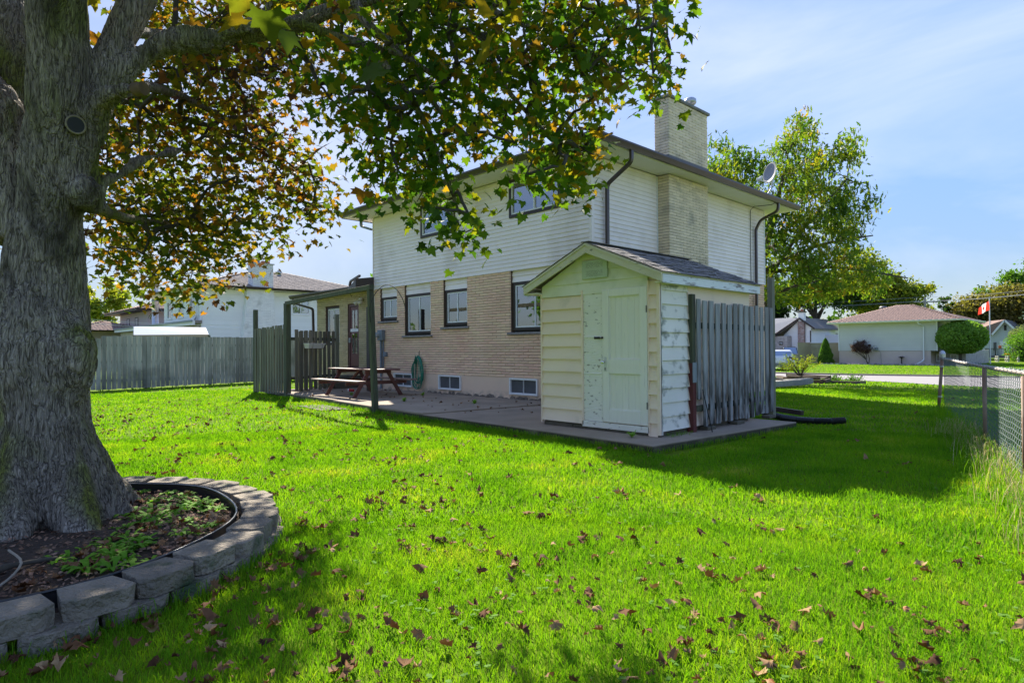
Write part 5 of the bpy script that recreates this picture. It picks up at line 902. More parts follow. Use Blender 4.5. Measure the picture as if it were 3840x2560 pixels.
# smooth the joins, then push the surface out and in along its normal
ed = np.empty(len(me2.edges)*2, np.int32); me2.edges.foreach_get('vertices', ed); ed = ed.reshape(-1, 2)
deg = np.bincount(ed.ravel(), minlength=n)[:, None]
for it in range(14):
    acc = np.zeros((n, 3), np.float32)
    for d in range(3): acc[:, d] = np.bincount(ed[:, 0], co[ed[:, 1], d], n)+np.bincount(ed[:, 1], co[ed[:, 0], d], n)
    co = co*.35+.65*acc/deg
me2.vertices.foreach_set('co', co.ravel()); me2.update()
nr = np.empty(n*3, np.float32); me2.vertices.foreach_get('normal', nr); nr = nr.reshape(-1, 3)
o3 = np.array(MT.location)
disp = np.empty(n, np.float32)
for i in range(n):
    x, y, z = co[i]+o3
    a = mnoise.noise(Vector((x*2.2, y*2.2, z*1.3)))*.05 + mnoise.noise(Vector((x*7, y*7, z*2.6)))*.022
    wx = mnoise.noise(Vector((x*3, y*3, z*2)))*1.2; r_ = abs(mnoise.noise(Vector((x*19+wx, y*19+wx, z*2.6+wx))))
    disp[i] = a + .020*min(1, r_*3) - .012
co += nr*disp[:, None]; me2.vertices.foreach_set('co', co.ravel()); me2.polygons.foreach_set('use_smooth', np.ones(len(me2.polygons), bool)); me2.update()
raw.data.name = 'trunk'
# pruned limb ends and knots
def disc(c, nrm, r, th, mat, name, ring=None):
    c = Vector(c); nrm = Vector(nrm).normalized(); a = nrm.cross(Vector((0, 0, 1))).normalized(); b = a.cross(nrm)
    o = MB().tube([c-nrm*th, c+nrm*.004], [r, r*.96], 20).build(name, mat, MT)
    if ring is not None:
        pts = [c+a*(r*1.06*math.cos(t*.3142))+b*(r*1.06*math.sin(t*.3142))+nrm*.0 for t in range(20)]; MB().tube(pts, r*.13, 6, closed=True).build('callus', ring, o, smooth=True)
    return o
CAL = M('healed_bark', (.26, .22, .16), (.18, .15, .11), 12, rough=.9); CUT = M('painted_cut', (.016, .017, .022), rough=.6)
# ---- branches from the limbs out to every leaf cluster
NA, NB_, NU = dec(MAPLE_A), dec(MAPLE_B), dec(MAPLE_UP)
limb_pts = [Vector(p) for p in LIMBS['long'][2:11]]
NB_ = [p for p in NB_ if min((p-q*t-Vector((0, 0, 1.4))*(1-t)).length for q in limb_pts for t in (1, .9, .8)) > .5 or rnd.random() < .12]
BRK = M('maple_branch', (.075, .065, .052), (.045, .04, .032), 9, rough=.95, bump=.6, bsc=30)
anch = []
def limb(key, rads, name='branch'):
    P = fillet(LIMBS[key], 5); m = len(rads)-1; rs = []
    for i in range(len(P)): t = i/(len(P)-1)*m; j = min(int(t), m-1); rs.append(rads[j]+(rads[j+1]-rads[j])*(t-j))
    P = [p+Vector((rnd.uniform(-1, 1), rnd.uniform(-1, 1), rnd.uniform(-1, 1)))*min(.02, r*.25) for p, r in zip(P, rs)]
    MB().tube(P, rs, 10).build(name, BARK, MT, smooth=True); return P
for k, r in dict(long2=[.06, .05, .045, .042, .038, .035, .03, .025, .02], up1=[.04, .03, .025], low2=[.07, .045, .035, .025], b1=[.05, .04, .035, .03, .02, .012], b2=[.05, .045, .04, .03, .02],
                 b3=[.035, .03, .026, .022, .016, .010], b4=[.03, .025, .018, .010], b5=[.04, .032, .026, .018, .010], a1=[.07, .05, .04, .03, .018], a2=[.07, .05, .035, .02]).items(): anch += limb(k, r)
Pl = fillet(LIMBS['long'][7:], 5); MB().tube(Pl, [.088-.04*i/(len(Pl)-1) for i in range(len(Pl))], 10).build('branch', BARK, MT, smooth=True); anch += Pl
for k in ('center', 'left', 'leftlow', 'right', 'low', 'long'): anch += fillet(LIMBS[k], 4)[6:]
anch = [Vector(a) for a in anch]
def grow(nodes, anchors, name):
    tree = np.array([tuple(a) for a in anchors]); order = sorted(range(len(nodes)), key=lambda i: float(((tree-np.array(nodes[i]))**2).sum(1).min()))
    pts = [tuple(t) for t in tree]; dep = [0]*len(pts); par = {}; arr = np.array(pts); idx = {}
    for i in order:
        p = np.array(nodes[i]); d = np.sqrt(((arr-p)**2).sum(1)); j = int(np.argmin(d)); par[len(arr)] = j; idx[i] = len(arr); arr = np.vstack([arr, p]); dep.append(dep[j]+1)
    cnt = np.zeros(len(arr)); 
    for c in sorted(par, reverse=True): cnt[c] += 1; cnt[par[c]] += cnt[c]
    mb = MB()
    for c, p in par.items():
        a, b = Vector(arr[p]), Vector(arr[c]); r1 = .0055+.0045*math.sqrt(max(0, cnt[c]-1)); r0 = r1*1.25
        mid = (a+b)/2+Vector((rnd.uniform(-1, 1), rnd.uniform(-1, 1), rnd.uniform(-.3, 1)))*(b-a).length*.09
        q = [a, a.lerp(mid, .5)+Vector((0, 0, .02)), mid, mid.lerp(b, .5), b]; mb.tube(q, [r0, r0*.97, (r0+r1)/2, r1*1.05, r1*.8], 5, cap=False)
    mb.build(name, BRK, MT, smooth=True, kind='stuff', fixn=False)
grow(NA, anch, 'twigs'); grow(NB_, anch, 'twigs'); grow(NU, anch, 'twigs')
# ---- maple leaves: five pointed lobes, folded and drooping
def maple_leaf(seed, curl=.25):
    r = random.Random(seed)
    out = [(0, -.06), (.16, -.10), (.36, -.26), (.34, -.06), (.52, .06), (.36, .16), (.46, .40), (.24, .36), (.18, .52), (.0, .80), (-.18, .52), (-.24, .36), (-.46, .40), (-.36, .16), (-.52, .06), (-.34, -.06), (-.36, -.26), (-.16, -.10)]
    V = [(0, .12, 0)]
    for x, y in out:
        x *= r.uniform(.9, 1.1); y *= r.uniform(.9, 1.1); rr = math.hypot(x, y-.12); V.append((x, y, -curl*rr*rr*1.1+.16*abs(x)+r.uniform(-.02, .02)))
    V.append((0, -.5, .03)); V.append((.012, -.08, 0)); V.append((-.012, -.08, 0))
    n = len(out); F = [(0, 1+i, 1+(i+1) % n) for i in range(n)]+[(n+1, n+2, n+3)]
    return np.array(V)-np.array([0, -.5, 0]), F       # origin at the end of the stalk
LV = [maple_leaf(i, .15+.25*(i % 4)/3) for i in range(6)]
LEAFM = leafmat('maple_leaf', [(.0, (.035, .065, .018)), (.30, (.05, .11, .014)), (.52, (.10, .165, .014)), (.68, (.19, .18, .016)), (.80, (.34, .17, .02)), (.90, (.045, .03, .035)), (1, (.28, .08, .02))], trans=.55, clump=.7)
LEAFB = leafmat('maple_leaf_far', [(.0, (.035, .06, .016)), (.28, (.07, .10, .016)), (.45, (.14, .14, .016)), (.60, (.24, .15, .02)), (.70, (.34, .13, .02)), (.78, (.08, .035, .035)), (1, (.045, .026, .034))], trans=.5, clump=.55)
def leaf_mats(nodes, per, rad, size, droop=.8):
    ms = []
    for c in nodes:
        k = max(3, int(per*rnd.uniform(.6, 1.4)))
        for i in range(k):
            p = c+Vector((rnd.gauss(0, 1), rnd.gauss(0, 1), rnd.gauss(0, 1)-.25))*rad*.55
            yaw = rnd.uniform(0, 6.283); s_ = size*rnd.uniform(.6, 1.15)
            # blade hangs outward and down from its stalk
            pitch = -rnd.uniform(.1, 1.5)*droop; roll = rnd.gauss(0, .5)
            ms.append(Matrix.Translation(p) @ Matrix.Rotation(yaw, 4, 'Z') @ Matrix.Rotation(pitch, 4, 'X') @ Matrix.Rotation(roll, 4, 'Y') @ Matrix.Scale(s_, 4))
    return ms
def foliage(ms, mat, near=0, name='foliage'):
    if near:
        ms.sort(key=lambda m: (m.translation-Vector((0, 0, 1.4))).length)
        off = Vector(MT.location); mes = []
        for V, F in LV: me = bpy.data.meshes.new('leaf'); me.from_pydata([tuple(v) for v in V], [], F); me.materials.append(mat); me.polygons.foreach_set('use_smooth', [True]*len(F)); mes.append(me)
        for i, m in enumerate(ms[:near]):
            o = bpy.data.objects.new('leaf', mes[i % 6]); COL.objects.link(o); o.parent = MT; o.matrix_basis = Matrix.Translation(-off) @ m
        ms = ms[near:]
    Vs = []; Fs = []; n = 0
    for v in range(6):
        sub = [np.array(m) for m in ms[v::6]]
        if not sub: continue
        a, b = tile(LV[v][0], np.array(LV[v][1]), sub); Vs.append(a); Fs.append(b+n); n += len(a)
    return numesh(name, np.concatenate(Vs), np.concatenate(Fs), mat, MT, kind='stuff', smooth=True)
foliage(leaf_mats(NB_, 14, .23, .10), LEAFM, near=300)
foliage(leaf_mats(NA, 22, .36, .105), LEAFB)
foliage(leaf_mats(NU, 20, .9, .24), LEAFB)

# ================================================================ block ring round the maple
RW = thing('block_ring_wall', 'low curved retaining wall of grey concrete blocks round the maple', 'retaining wall', (-5.5, .45, 0))
cx, cy, R0 = -5.54, .38, 1.86
def blockmesh(seed):
    r = random.Random(seed); w_, d_, h_ = .325, .25, .108; ww = w_*.78
    prof = [(-ww/2, d_), (-w_/2, .055), (-w_*.34, 0.0), (w_*.34, 0.0), (w_/2, .055), (ww/2, d_)]
    V = []; nz_ = 3
    for j in range(nz_):
        for i, (x, y) in enumerate(prof): V.append((x+r.uniform(-.005, .005), y+(r.uniform(-.014, .010) if i in (1, 2, 3, 4) else 0), h_*j/(nz_-1)))
    # the two long front faces get extra roughness through a middle column
    F = []; n = 6
    for j in range(nz_-1):
        for i in range(n): F.append((j*n+i, j*n+(i+1) % n, (j+1)*n+(i+1) % n, (j+1)*n+i))
    F += [tuple(reversed(range(n))), tuple(range((nz_-1)*n, nz_*n))]
    mb = MB().add(V, F); return mb
import bmesh
bms = []
for k in range(6):
    mb = blockmesh(k); me = bpy.data.meshes.new('block'); me.from_pydata(mb.v, [], mb.f); bm = bmesh.new(); bm.from_mesh(me); bmesh.ops.recalc_face_normals(bm, faces=bm.faces)
    bmesh.ops.bevel(bm, geom=list(bm.edges), offset=.0035, segments=1, affect='EDGES', clamp_overlap=True); bm.to_mesh(me); bm.free(); me.materials.append(BLOCK); bms.append(me)
N_ = 33
for course in (0, 1):
    for k in range(N_):
        an = 2*math.pi*(k+(.5 if course else 0))/N_+.06; rr = R0+(0.0 if course else .03)+rnd.uniform(-.012, .012)+.10*math.sin(an*2+2.2)*.5
        o = bpy.data.objects.new('block', bms[(k*5+course*2) % 6]); COL.objects.link(o); o.parent = RW
        far = math.sin(an-.3) > .35
        z = (.085 if course else -.025)-(.03 if far else 0)
        o.location = (cx+rr*math.cos(an)+5.5, cy+rr*math.sin(an)-.45, z+rnd.uniform(-.004, .006)); o.rotation_euler = (rnd.uniform(-.02, .02), rnd.uniform(-.02, .02), an+math.pi/2+rnd.uniform(-.05, .05))
# soil bed, plastic edging, mulch, weeds
mb = MB(); n = 48; V = [(cx, cy, .14)]; F = []
for j, (r, z) in enumerate(((.6, .14), (1.1, .105), (1.42, .085), (1.63, .07))):
    for k in range(n): t = 2*math.pi*k/n; V.append((cx+r*math.cos(t), cy+r*math.sin(t), z+rnd.uniform(-.008, .008)))
for k in range(n):
    F.append((0, 1+k, 1+(k+1) % n))
    for j in range(3): F.append((1+j*n+k, 1+(j+1)*n+k, 1+(j+1)*n+(k+1) % n, 1+j*n+(k+1) % n))
mb.add(V, F).build('tree_bed', SOIL, kind='structure', smooth=True)
EDG = M('edging_plastic', (.018, .019, .022), rough=.28, spec=.7)
eg = thing('bed_edging', 'black plastic garden edging curving inside the block ring', 'edging', (cx, cy, .1))
pts = []
for k in range(72): t = 2*math.pi*k/72; rr = 1.53+.03*math.sin(3*t+1)+.02*math.sin(7*t); pts.append((cx+rr*math.cos(t), cy+rr*math.sin(t),   .165+.008*math.sin(5*t)))
MB().tube(pts, .0095, 8, closed=True).build('edging_tube', EDG, eg, smooth=True)
V = []; F = []
for k, p in enumerate(pts): V += [(p[0], p[1], p[2]), (p[0], p[1], .05)]
for k in range(72): F.append((2*k, 2*((k+1) % 72), 2*((k+1) % 72)+1, 2*k+1))
MB().add(V, F).build('edging_strip', EDG, eg, fixn=False)
def rot_rand(p, s, tilt=.6): return np.array(Matrix.Translation(p) @ Matrix.Rotation(rnd.uniform(0, 6.28), 4, 'Z') @ Matrix.Rotation(rnd.uniform(-tilt, tilt), 4, 'X') @ Matrix.Rotation(rnd.uniform(-tilt, tilt), 4, 'Y') @ Matrix.Diagonal((s*rnd.uniform(.7, 1.3), s*rnd.uniform(.5, 1.4), s, 1)))
ms = []
for i in range(5200):
    t = rnd.uniform(0, 6.283); r = 1.52*math.sqrt(rnd.random()); ms.append(rot_rand((cx+r*math.cos(t), cy+r*math.sin(t), .09+.055*(1-r/1.6)+rnd.uniform(0, .022)), .03, .7))
CV = [(-.5, -.25, 0), (.5, -.2, .05), (.45, .22, 0), (-.4, .28, .06), (0, 0, .16)]; CF = [(0, 1, 4), (1, 2, 4), (2, 3, 4), (3, 0, 4)]
v, f = tile(CV, CF, ms); numesh('bark_mulch', v, f, CHIP, kind='stuff')
# weeds in the bed
def rosette(seed, n=9, L=.10, W=.032):
    r = random.Random(seed); V = []; F = []
    for i in range(n):
        a = i*2.4+r.uniform(-.3, .3); l = L*r.uniform(.6, 1.2); h = r.uniform(.25, .9); b = len(V); wd = W*r.uniform(.7, 1.2)
        for t, ww, z in ((0, .15, 0), (.35, .8, .5), (.7, 1, .62), (1, .1, .5)):
            for s_ in (-1, 1): V.append((math.cos(a)*l*t-math.sin(a)*wd*ww*s_*.5, math.sin(a)*l*t+math.cos(a)*wd*ww*s_*.5, z*h*l+abs(ww)*0.004))
        for q in range(3): F.append((b+2*q, b+2*q+1, b+2*q+3, b+2*q+2))
    return V, F
WEED = leafmat('weed_leaf', [(0, (.09, .24, .02)), (.5, (.16, .36, .03)), (1, (.26, .44, .05))], .45, .7, 3, spec=.15)
Vs = []; Fs = []; n = 0
for s_ in range(5):
    V, F = rosette(s_); ms = []
    for i in range(34):
        while 1:
            t = rnd.uniform(.25, 2.7); r = rnd.uniform(.75, 1.45)
            if mnoise.noise(Vector((math.cos(t)*r*1.8, math.sin(t)*r*1.8, 3))) > -.12 or rnd.random() < .12: break
        k = rnd.uniform(.45, 1.25); ms.append(np.array(Matrix.Translation((cx+r*math.cos(t), cy+r*math.sin(t), .09)) @ Matrix.Rotation(rnd.uniform(0, 6), 4, 'Z') @ Matrix.Scale(k, 4)))
    a, b = tile(V, np.array(F), ms); Vs.append(a); Fs.append(b+n); n += len(a)
numesh('bed_weeds', np.concatenate(Vs), np.concatenate(Fs), WEED, kind='stuff')
tag(MB().tube(fillet([(-4.1, -.25, .14), (-4.35, .12, .16), (-4.62, .36, .16), (-4.72, .62, .13)], 5), [.028]*6+[.022]*5+[.014]*5, 8).build('fallen_branch', BRK, smooth=True), 'thick fallen branch lying on the mulch near the trunk', 'branch')
tag(MB().tube(fillet([(-4.15, .1, .13), (-4.38, .32, .13), (-4.42, .42, .22), (-4.6, .38, .26)], 4), .007, 6).build('fallen_twig', M('pale_twig', (.28, .24, .19), rough=.9)), 'thin pale forked twig lying across the mulch', 'twig')

# ================================================================ dead leaves on the lawn
DEAD = leafmat('dead_leaf', [(0, (.05, .024, .014)), (.35, (.13, .06, .03)), (.6, (.22, .12, .06)), (.8, (.42, .28, .15)), (1, (.28, .055, .012))], .12, .8, 5, (1, .8, .5), spec=.1)
def dead_leaf(seed):
    V, F = maple_leaf(seed, 0); r = random.Random(seed+50); V = V-np.array([0, .6, 0]); k = r.uniform(2.2, 4.6); ax = r.uniform(-.5, .5); out = []
    for x, y, z in V:
        u = x*math.cos(ax)+y*math.sin(ax); w_ = -x*math.sin(ax)+y*math.cos(ax); th = u*k; out.append((math.sin(th)/k, w_*.85, (1-math.cos(th))/k*(1 if seed % 3 else -.8)+r.uniform(-.05, .09)+w_*w_*r.uniform(-.4, .5)))
    a = np.array(out); a[:, 2] -= a[:, 2].min(); return a, F
DL = [dead_leaf(i) for i in range(10)]; DME = []
for V, F in DL:
    me = bpy.data.meshes.new('fallen_leaf'); me.from_pydata([tuple(v) for v in V], [], F); me.materials.append(DEAD); DME.append(me)
pos = []
def lawn_ok(x, y):
    if math.hypot(x-cx, y-cy) < 1.92: return False
    if y > 6.75-(x+4.6)*.085 and -21 < x < -4.2: return False
    if x < -25.2: return False
    return True
while len(pos) < 2300:
    u = rnd.random(); dist = 1.6+19*u**1.15; an = R_(46.35)+rnd.uniform(-.76, .76); x, y = -math.sin(an)*dist, math.cos(an)*dist
    side = (an-R_(46.35))/.76      # +1 = left of the picture
    dens = .42+.45*max(0, side)+(.25 if dist < 4.5 else 0)
    if x > -4.3 and y > 5: dens = .10
    if rnd.random() > dens or not lawn_ok(x, y): continue
    pos.append((x, y, dist))
    if rnd.random() < .30:
        for q in range(rnd.randint(1, 4)): pos.append((x+rnd.gauss(0, .09), y+rnd.gauss(0, .09), dist))
for i in range(90):
    t = rnd.uniform(-.9, 1.2); r = rnd.uniform(1.9, 2.2); pos.append((cx+r*math.cos(t), cy+r*math.sin(t), 3.5))
pos = [p for p in pos if lawn_ok(*p[:2])]; pos.sort(key=lambda p: p[2])
for i in range(70): pos.append((rnd.uniform(-18, -8), rnd.uniform(7.6, 10.5), 14))
rest = {}
KINDS_ = [('dark purplish brown', (.055, .028, .026), (.10, .055, .04)), ('reddish brown', (.17, .06, .025), (.26, .10, .035)), ('dull brown', (.15, .085, .05), (.21, .125, .075)), ('pale tan', (.40, .28, .17), (.50, .37, .24))]
KM = [leafmat('dead_leaf_'+k[0].split()[-1]+k[0].split()[0], [(0, k[1]), (1, k[2])], .12, .8, 5, (1, .8, .5), spec=.1) for k in KINDS_]
KME = []
for c in range(4):
    row = []
    for me in DME: m2 = me.copy(); m2.materials.clear(); m2.materials.append(KM[c]); row.append(m2)
    KME.append(row)
def zone(x, y, d):
    if math.hypot(x-cx, y-cy) < 2.6: return 'beside the block ring'
    a = math.atan2(-x, y)-R_(46.35)
    side = 'left' if a > .25 else 'right' if a < -.25 else 'middle'
    return ('in the nearest %s grass' if d < 3.6 else 'farther out on the %s lawn') % side
for i, (x, y, d) in enumerate(pos):
    z = .145 if (y > 7.6 and -19 < x < -5) else .024; s_ = rnd.choice((.035, .045, .055, .065, .08, .10))*rnd.uniform(.85, 1.1)
    m = Matrix.Translation((x, y, z+rnd.uniform(-.014, .012))) @ Matrix.Rotation(rnd.uniform(0, 6.28), 4, 'Z') @ Matrix.Rotation(rnd.gauss(0, .4), 4, 'X') @ Matrix.Rotation(rnd.gauss(0, .4), 4, 'Y') @ Matrix.Scale(s_, 4)
    if i < 300:
        c = rnd.choices(range(4), (.34, .2, .3, .16))[0]; o = bpy.data.objects.new('fallen_leaf', KME[c][i % 10]); COL.objects.link(o); o.matrix_world = m
        lb = '%s curled maple leaf lying %s' % (KINDS_[c][0], zone(x, y, d)); tag(o, lb, 'leaf', lb.replace(' leaf ', ' leaves '))
    else: rest.setdefault(i % 10, []).append(np.array(m))
Vs = []; Fs = []; n = 0
for k, ms in rest.items(): a, b = tile(DL[k][0], np.array(DL[k][1]), ms); Vs.append(a); Fs.append(b+n); n += len(a)
# loose leaves caught on the mulch
for k in range(10):
    ms = []
    for i in range(20):
        t = rnd.uniform(-1.6, 2.6); r = rnd.uniform(.8, 1.45); ms.append(np.array(Matrix.Translation((cx+r*math.cos(t), cy+r*math.sin(t), .12)) @ Matrix.Rotation(rnd.uniform(0, 6), 4, 'Z') @ Matrix.Rotation(rnd.gauss(0, .3), 4, 'X') @ Matrix.Scale(rnd.uniform(.05, .10), 4)))
    a, b = tile(DL[k][0], np.array(DL[k][1]), ms); Vs.append(a); Fs.append(b+n); n += len(a)
numesh('leaf_litter', np.concatenate(Vs), np.concatenate(Fs), DEAD, kind='stuff')

# ================================================================ grass
GR = leafmat('grass_blade', [(0, (.045, .15, .010)), (.22, (.085, .24, .011)), (.5, (.135, .325, .013)), (.78, (.215, .38, .018)), (1, (.40, .38, .11))], .5, .8, 1.3, (1.4, 1.25, .35), spec=.1, mixw=.6, det=8)
def blades(n, d0, d1, w_, h0, h1, half=.80):
    u = rng.random(n); d = np.sqrt(d0**2+(d1**2-d0**2)*u); an = R_(46.35)+rng.uniform(-half, half, n); x = -np.sin(an)*d; y = np.cos(an)*d
    ok = np.hypot(x-cx, y-cy) > 1.88
    ok &= ~((y > 6.93-(x+4.6)*.080) & (x < -4.32) & (x > -19.8) & (y < 10.95))
    ok &= ~((x > -22) & (x < XW) & (y > 10.6) & (y < 19.4)); ok &= (x+.203*(y-4.5)) > -25.8
    ok &= ~((x > -19.5) & (x < -13) & (y > 8) & (y < 10.9))
    nr_ = np.array(nearE)
    yr = np.interp(x, nr_[:, 0], nr_[:, 1]); fr_ = np.array(farE); yf = np.interp(x, fr_[:, 0], fr_[:, 1])
    ok &= ~((y > yr-.1) & (y < yf+.15))
    x = x[ok]; y = y[ok]; n = len(x)
    z = np.array([gh(v) for v in y]) if d1 > 18 else np.zeros(n)
    # soft swells and tussocks
    patch = np.array([mnoise.noise(Vector((a*1.1, b*1.1, 0))) for a, b in zip(x, y)])
    h = (h0+(h1-h0)*rng.random(n))*(1+.45*patch); yaw = rng.uniform(0, 6.283, n); lean = rng.uniform(.15, 1.0, n)*h; ld_ = rng.uniform(0, 6.283, n); lx = np.cos(ld_)*lean; ly = np.sin(ld_)*lean
    wx = np.cos(yaw)*w_/2; wy = np.sin(yaw)*w_/2; V = np.empty((n, 5, 3), np.float32)
    V[:, 0] = np.c_[x-wx, y-wy, z-.004]; V[:, 1] = np.c_[x+wx, y+wy, z-.004]
    V[:, 2] = np.c_[x-wx*.8+lx*.38, y-wy*.8+ly*.38, z+h*.62]; V[:, 3] = np.c_[x+wx*.8+lx*.38, y+wy*.8+ly*.38, z+h*.62]; V[:, 4] = np.c_[x+lx, y+ly, z+h]
    b = (np.arange(n)*5)[:, None]; F = np.concatenate([b+[0, 1, 3], b+[0, 3, 2], b+[2, 3, 4]]); return V.reshape(-1, 3), F
def grass(sets):
    Vs = []; Fs = []; n = 0
    for s_ in sets: a, b = blades(*s_); Vs.append(a); Fs.append(b+n); n += len(a)
    numesh('lawn_grass', np.concatenate(Vs), np.concatenate(Fs), GR, kind='stuff')
grass([(150000, 1.3, 5.2, .0042, .022, .055, 1.0), (170000, 5.0, 11.5, .008, .03, .062), (120000, 10.5, 24, .017, .03, .06), (90000, 21, 85, .05, .035, .07)])
# clover leaves in the near lawn on the right
cl = []
for i in range(900):
    an = R_(46.35)+rnd.uniform(-.9, .25); d = rnd.uniform(1.6, 7.5); x, y = -math.sin(an)*d, math.cos(an)*d
    if mnoise.noise(Vector((x*1.3, y*1.3, 9))) < .06 or not lawn_ok(x, y): continue
    for k in range(3): t = rnd.uniform(0, 6.28)+k*2.09; cl.append(np.array(Matrix.Translation((x+.008*math.cos(t), y+.008*math.sin(t), rnd.uniform(.03, .045))) @ Matrix.Rotation(t, 4, 'Z') @ Matrix.Scale(.009, 4)))
if cl: v, f = tile([(-1, -.8, 0), (1, -1, .2), (1.2, .9, .2), (-.9, 1, 0)], [(0, 1, 2, 3)], cl); numesh('clover', v, f, leafmat('clover', [(0, (.10, .22, .03)), (1, (.20, .34, .08))], .4, .8, 2, spec=.05), kind='stuff')
# long dry grass along the wire fence and at the foot of things
def longgrass(name, line, n, spread, h0, h1, w_, mat, bend=.6):
    P = np.array(line, float); seg = rng.integers(0, len(P)-1, n); t = rng.random(n); c = P[seg]*(1-t)[:, None]+P[seg+1]*t[:, None]
    x = c[:, 0]+rng.normal(0, spread, n); y = c[:, 1]+rng.normal(0, spread, n); z = np.array([gh(v) for v in y]); h = h0+(h1-h0)*rng.random(n)**1.5
    an = rng.uniform(0, 6.283, n); lean = h*rng.uniform(.2, 1.3, n)*bend; lx = np.cos(an)*lean; ly = np.sin(an)*lean; wx = -np.sin(an)*w_/2; wy = np.cos(an)*w_/2
    V = np.empty((n, 7, 3), np.float32)
    for i, (f_, l_, ww) in enumerate(((0, 0, 1), (.5, .2, .9), (.85, .6, .6))):
        V[:, 2*i] = np.c_[x-wx*ww+lx*l_, y-wy*ww+ly*l_, z+h*f_]; V[:, 2*i+1] = np.c_[x+wx*ww+lx*l_, y+wy*ww+ly*l_, z+h*f_]
    V[:, 6] = np.c_[x+lx*1.1, y+ly*1.1, z+h*(.9-.2*rng.random(n))]
    b = (np.arange(n)*7)[:, None]; F = np.concatenate([b+[0, 1, 3], b+[0, 3, 2], b+[2, 3, 5], b+[2, 5, 4], b+[4, 5, 6]]); return numesh(name, V.reshape(-1, 3), F, mat, kind='stuff')
DRY = leafmat('dry_grass', [(0, (.10, .20, .03)), (.3, (.28, .27, .10)), (.6, (.48, .40, .24)), (1, (.62, .54, .36))], .35, .6, 2.5, (1.1, 1.05, .7))
longgrass('tall_dry_grass', [(-.35, 5.3), (-.9, 7.4), (-1.75, 10.5), (-2.3, 12.0)], 1900, .17, .06, .34, .005, DRY)
longgrass('tall_green_grass', [(-.35, 5.3), (-.9, 7.4), (-1.75, 10.5), (-2.3, 12.0)], 2600, .2, .08, .34, .005, GR)
longgrass('tall_grass', [(-2.3, 12), (-3.1, 14.7)], 900, .12, .12, .36, .006, GR)
longgrass('edge_grass', [(-4.68, 6.86), (-7.9, 7.0), (-11.9, 7.2), (-17.7, 7.7)], 3800, .035, .05, .12, .005, GR, .5)
longgrass('edge_grass', [(-4.60, 6.86), (-4.28, 10.8)], 1100, .035, .04, .10, .005, GR, .5)
longgrass('edge_grass', [(cx+1.9*math.cos(t*.2), cy+1.9*math.sin(t*.2)) for t in range(-6, 14)], 3000, .04, .04, .11, .005, GR, .5)
longgrass('corner_weeds', [(-4.9, 7.75), (-4.87, 8.3)], 350, .035, .05, .2, .006, GR, .5)
# ================================================================ background trees
G_RAMP = [(0, (.02, .045, .012)), (.5, (.045, .09, .018)), (1, (.09, .14, .025))]
OAKM = leafmat('oak_leaf', [(0, (.04, .085, .02)), (.38, (.08, .15, .02)), (.62, (.17, .22, .025)), (.80, (.32, .28, .03)), (.91, (.42, .22, .025)), (1, (.24, .11, .05))], .5, .5, .6, mixw=.6)
YEL = leafmat('yellow_green_leaf', [(0, (.08, .13, .02)), (.5, (.20, .24, .03)), (1, (.42, .34, .04))], .5, .5, .4)
GRN = leafmat('green_leaf', G_RAMP, .45, .5, .4); BRG = leafmat('bright_green_leaf', [(0, (.05, .12, .02)), (1, (.14, .26, .03))], .5, .5, .6)
BRZ = leafmat('bronze_leaf', [(0, (.09, .09, .03)), (.5, (.17, .15, .045)), (1, (.28, .20, .07))], .45, .5, .3)
DKG = leafmat('dark_green_leaf', [(0, (.018, .035, .02)), (1, (.05, .085, .04))], .3, .5, .4)
PURP = leafmat('purple_leaf', [(0, (.05, .03, .035)), (1, (.16, .09, .09))], .3, .5, 2)
PINE = leafmat('spruce_leaf', [(0, (.05, .13, .02)), (.6, (.12, .24, .03)), (1, (.22, .36, .05))], .4, .6, 2.5)
BLUE = leafmat('blue_spruce', [(0, (.07, .10, .12)), (1, (.18, .23, .26))], .2, .6, 2)
def leaf_cloud(C, RR, n, size, mat, parent, name='crown', clumps=60, shell=.55, sig=.16, flat=.8):
    """n small folded leaves gathered into clumps inside the ellipsoids (C centre, RR radii)"""
    rg = np.random.default_rng(len(C)*13+n)
    vol = np.array([r[0]*r[1]*r[2] for r in RR])**.67; pr = vol/vol.sum(); K = clumps; ks = rg.choice(len(C), K, p=pr)
    d = rg.normal(size=(K, 3)); d /= np.linalg.norm(d, axis=1)[:, None]; rad = (shell+(1-shell)*rg.random(K)**.6)[:, None]; Rk = np.array(RR)[ks]; cc = np.array(C)[ks]+d*rad*Rk*(.82+.3*rg.random((K, 1)))
    sg = Rk.mean(1)*sig*(.6+rg.random(K)); kk = rg.integers(0, K, n); P = cc[kk]+rg.normal(size=(n, 3))*sg[kk][:, None]*np.array([1, 1, flat])
    return put_leaves(P, size, mat, parent, name, rg)
def put_leaves(P, size, mat, parent, name='crown', rg=None, kind=None):
    rg = rg or np.random.default_rng(3); n = len(P)
    a = rg.normal(size=(n, 3)); a /= np.linalg.norm(a, axis=1)[:, None]; b = np.cross(a, rg.normal(size=(n, 3))); b /= np.linalg.norm(b, axis=1)[:, None]; s_ = size*(.6+.8*rg.random(n))[:, None]; c = np.cross(a, b)
    V = np.empty((n, 4, 3), np.float32); V[:, 0] = P-a*s_; V[:, 1] = P+b*s_*.55+c*s_*.2; V[:, 2] = P+a*s_; V[:, 3] = P-b*s_*.55+c*s_*.2
    q = (np.arange(n)*4)[:, None]; F = np.concatenate([q+[0, 1, 2], q+[0, 2, 3]]); return numesh(name, V.reshape(-1, 3), F, mat, parent, kind=kind)
TBARK = M('grey_bark', (.10, .085, .07), (.06, .05, .04), 5, (1, 1, .3), rough=.95, bump=.6, bsc=10)
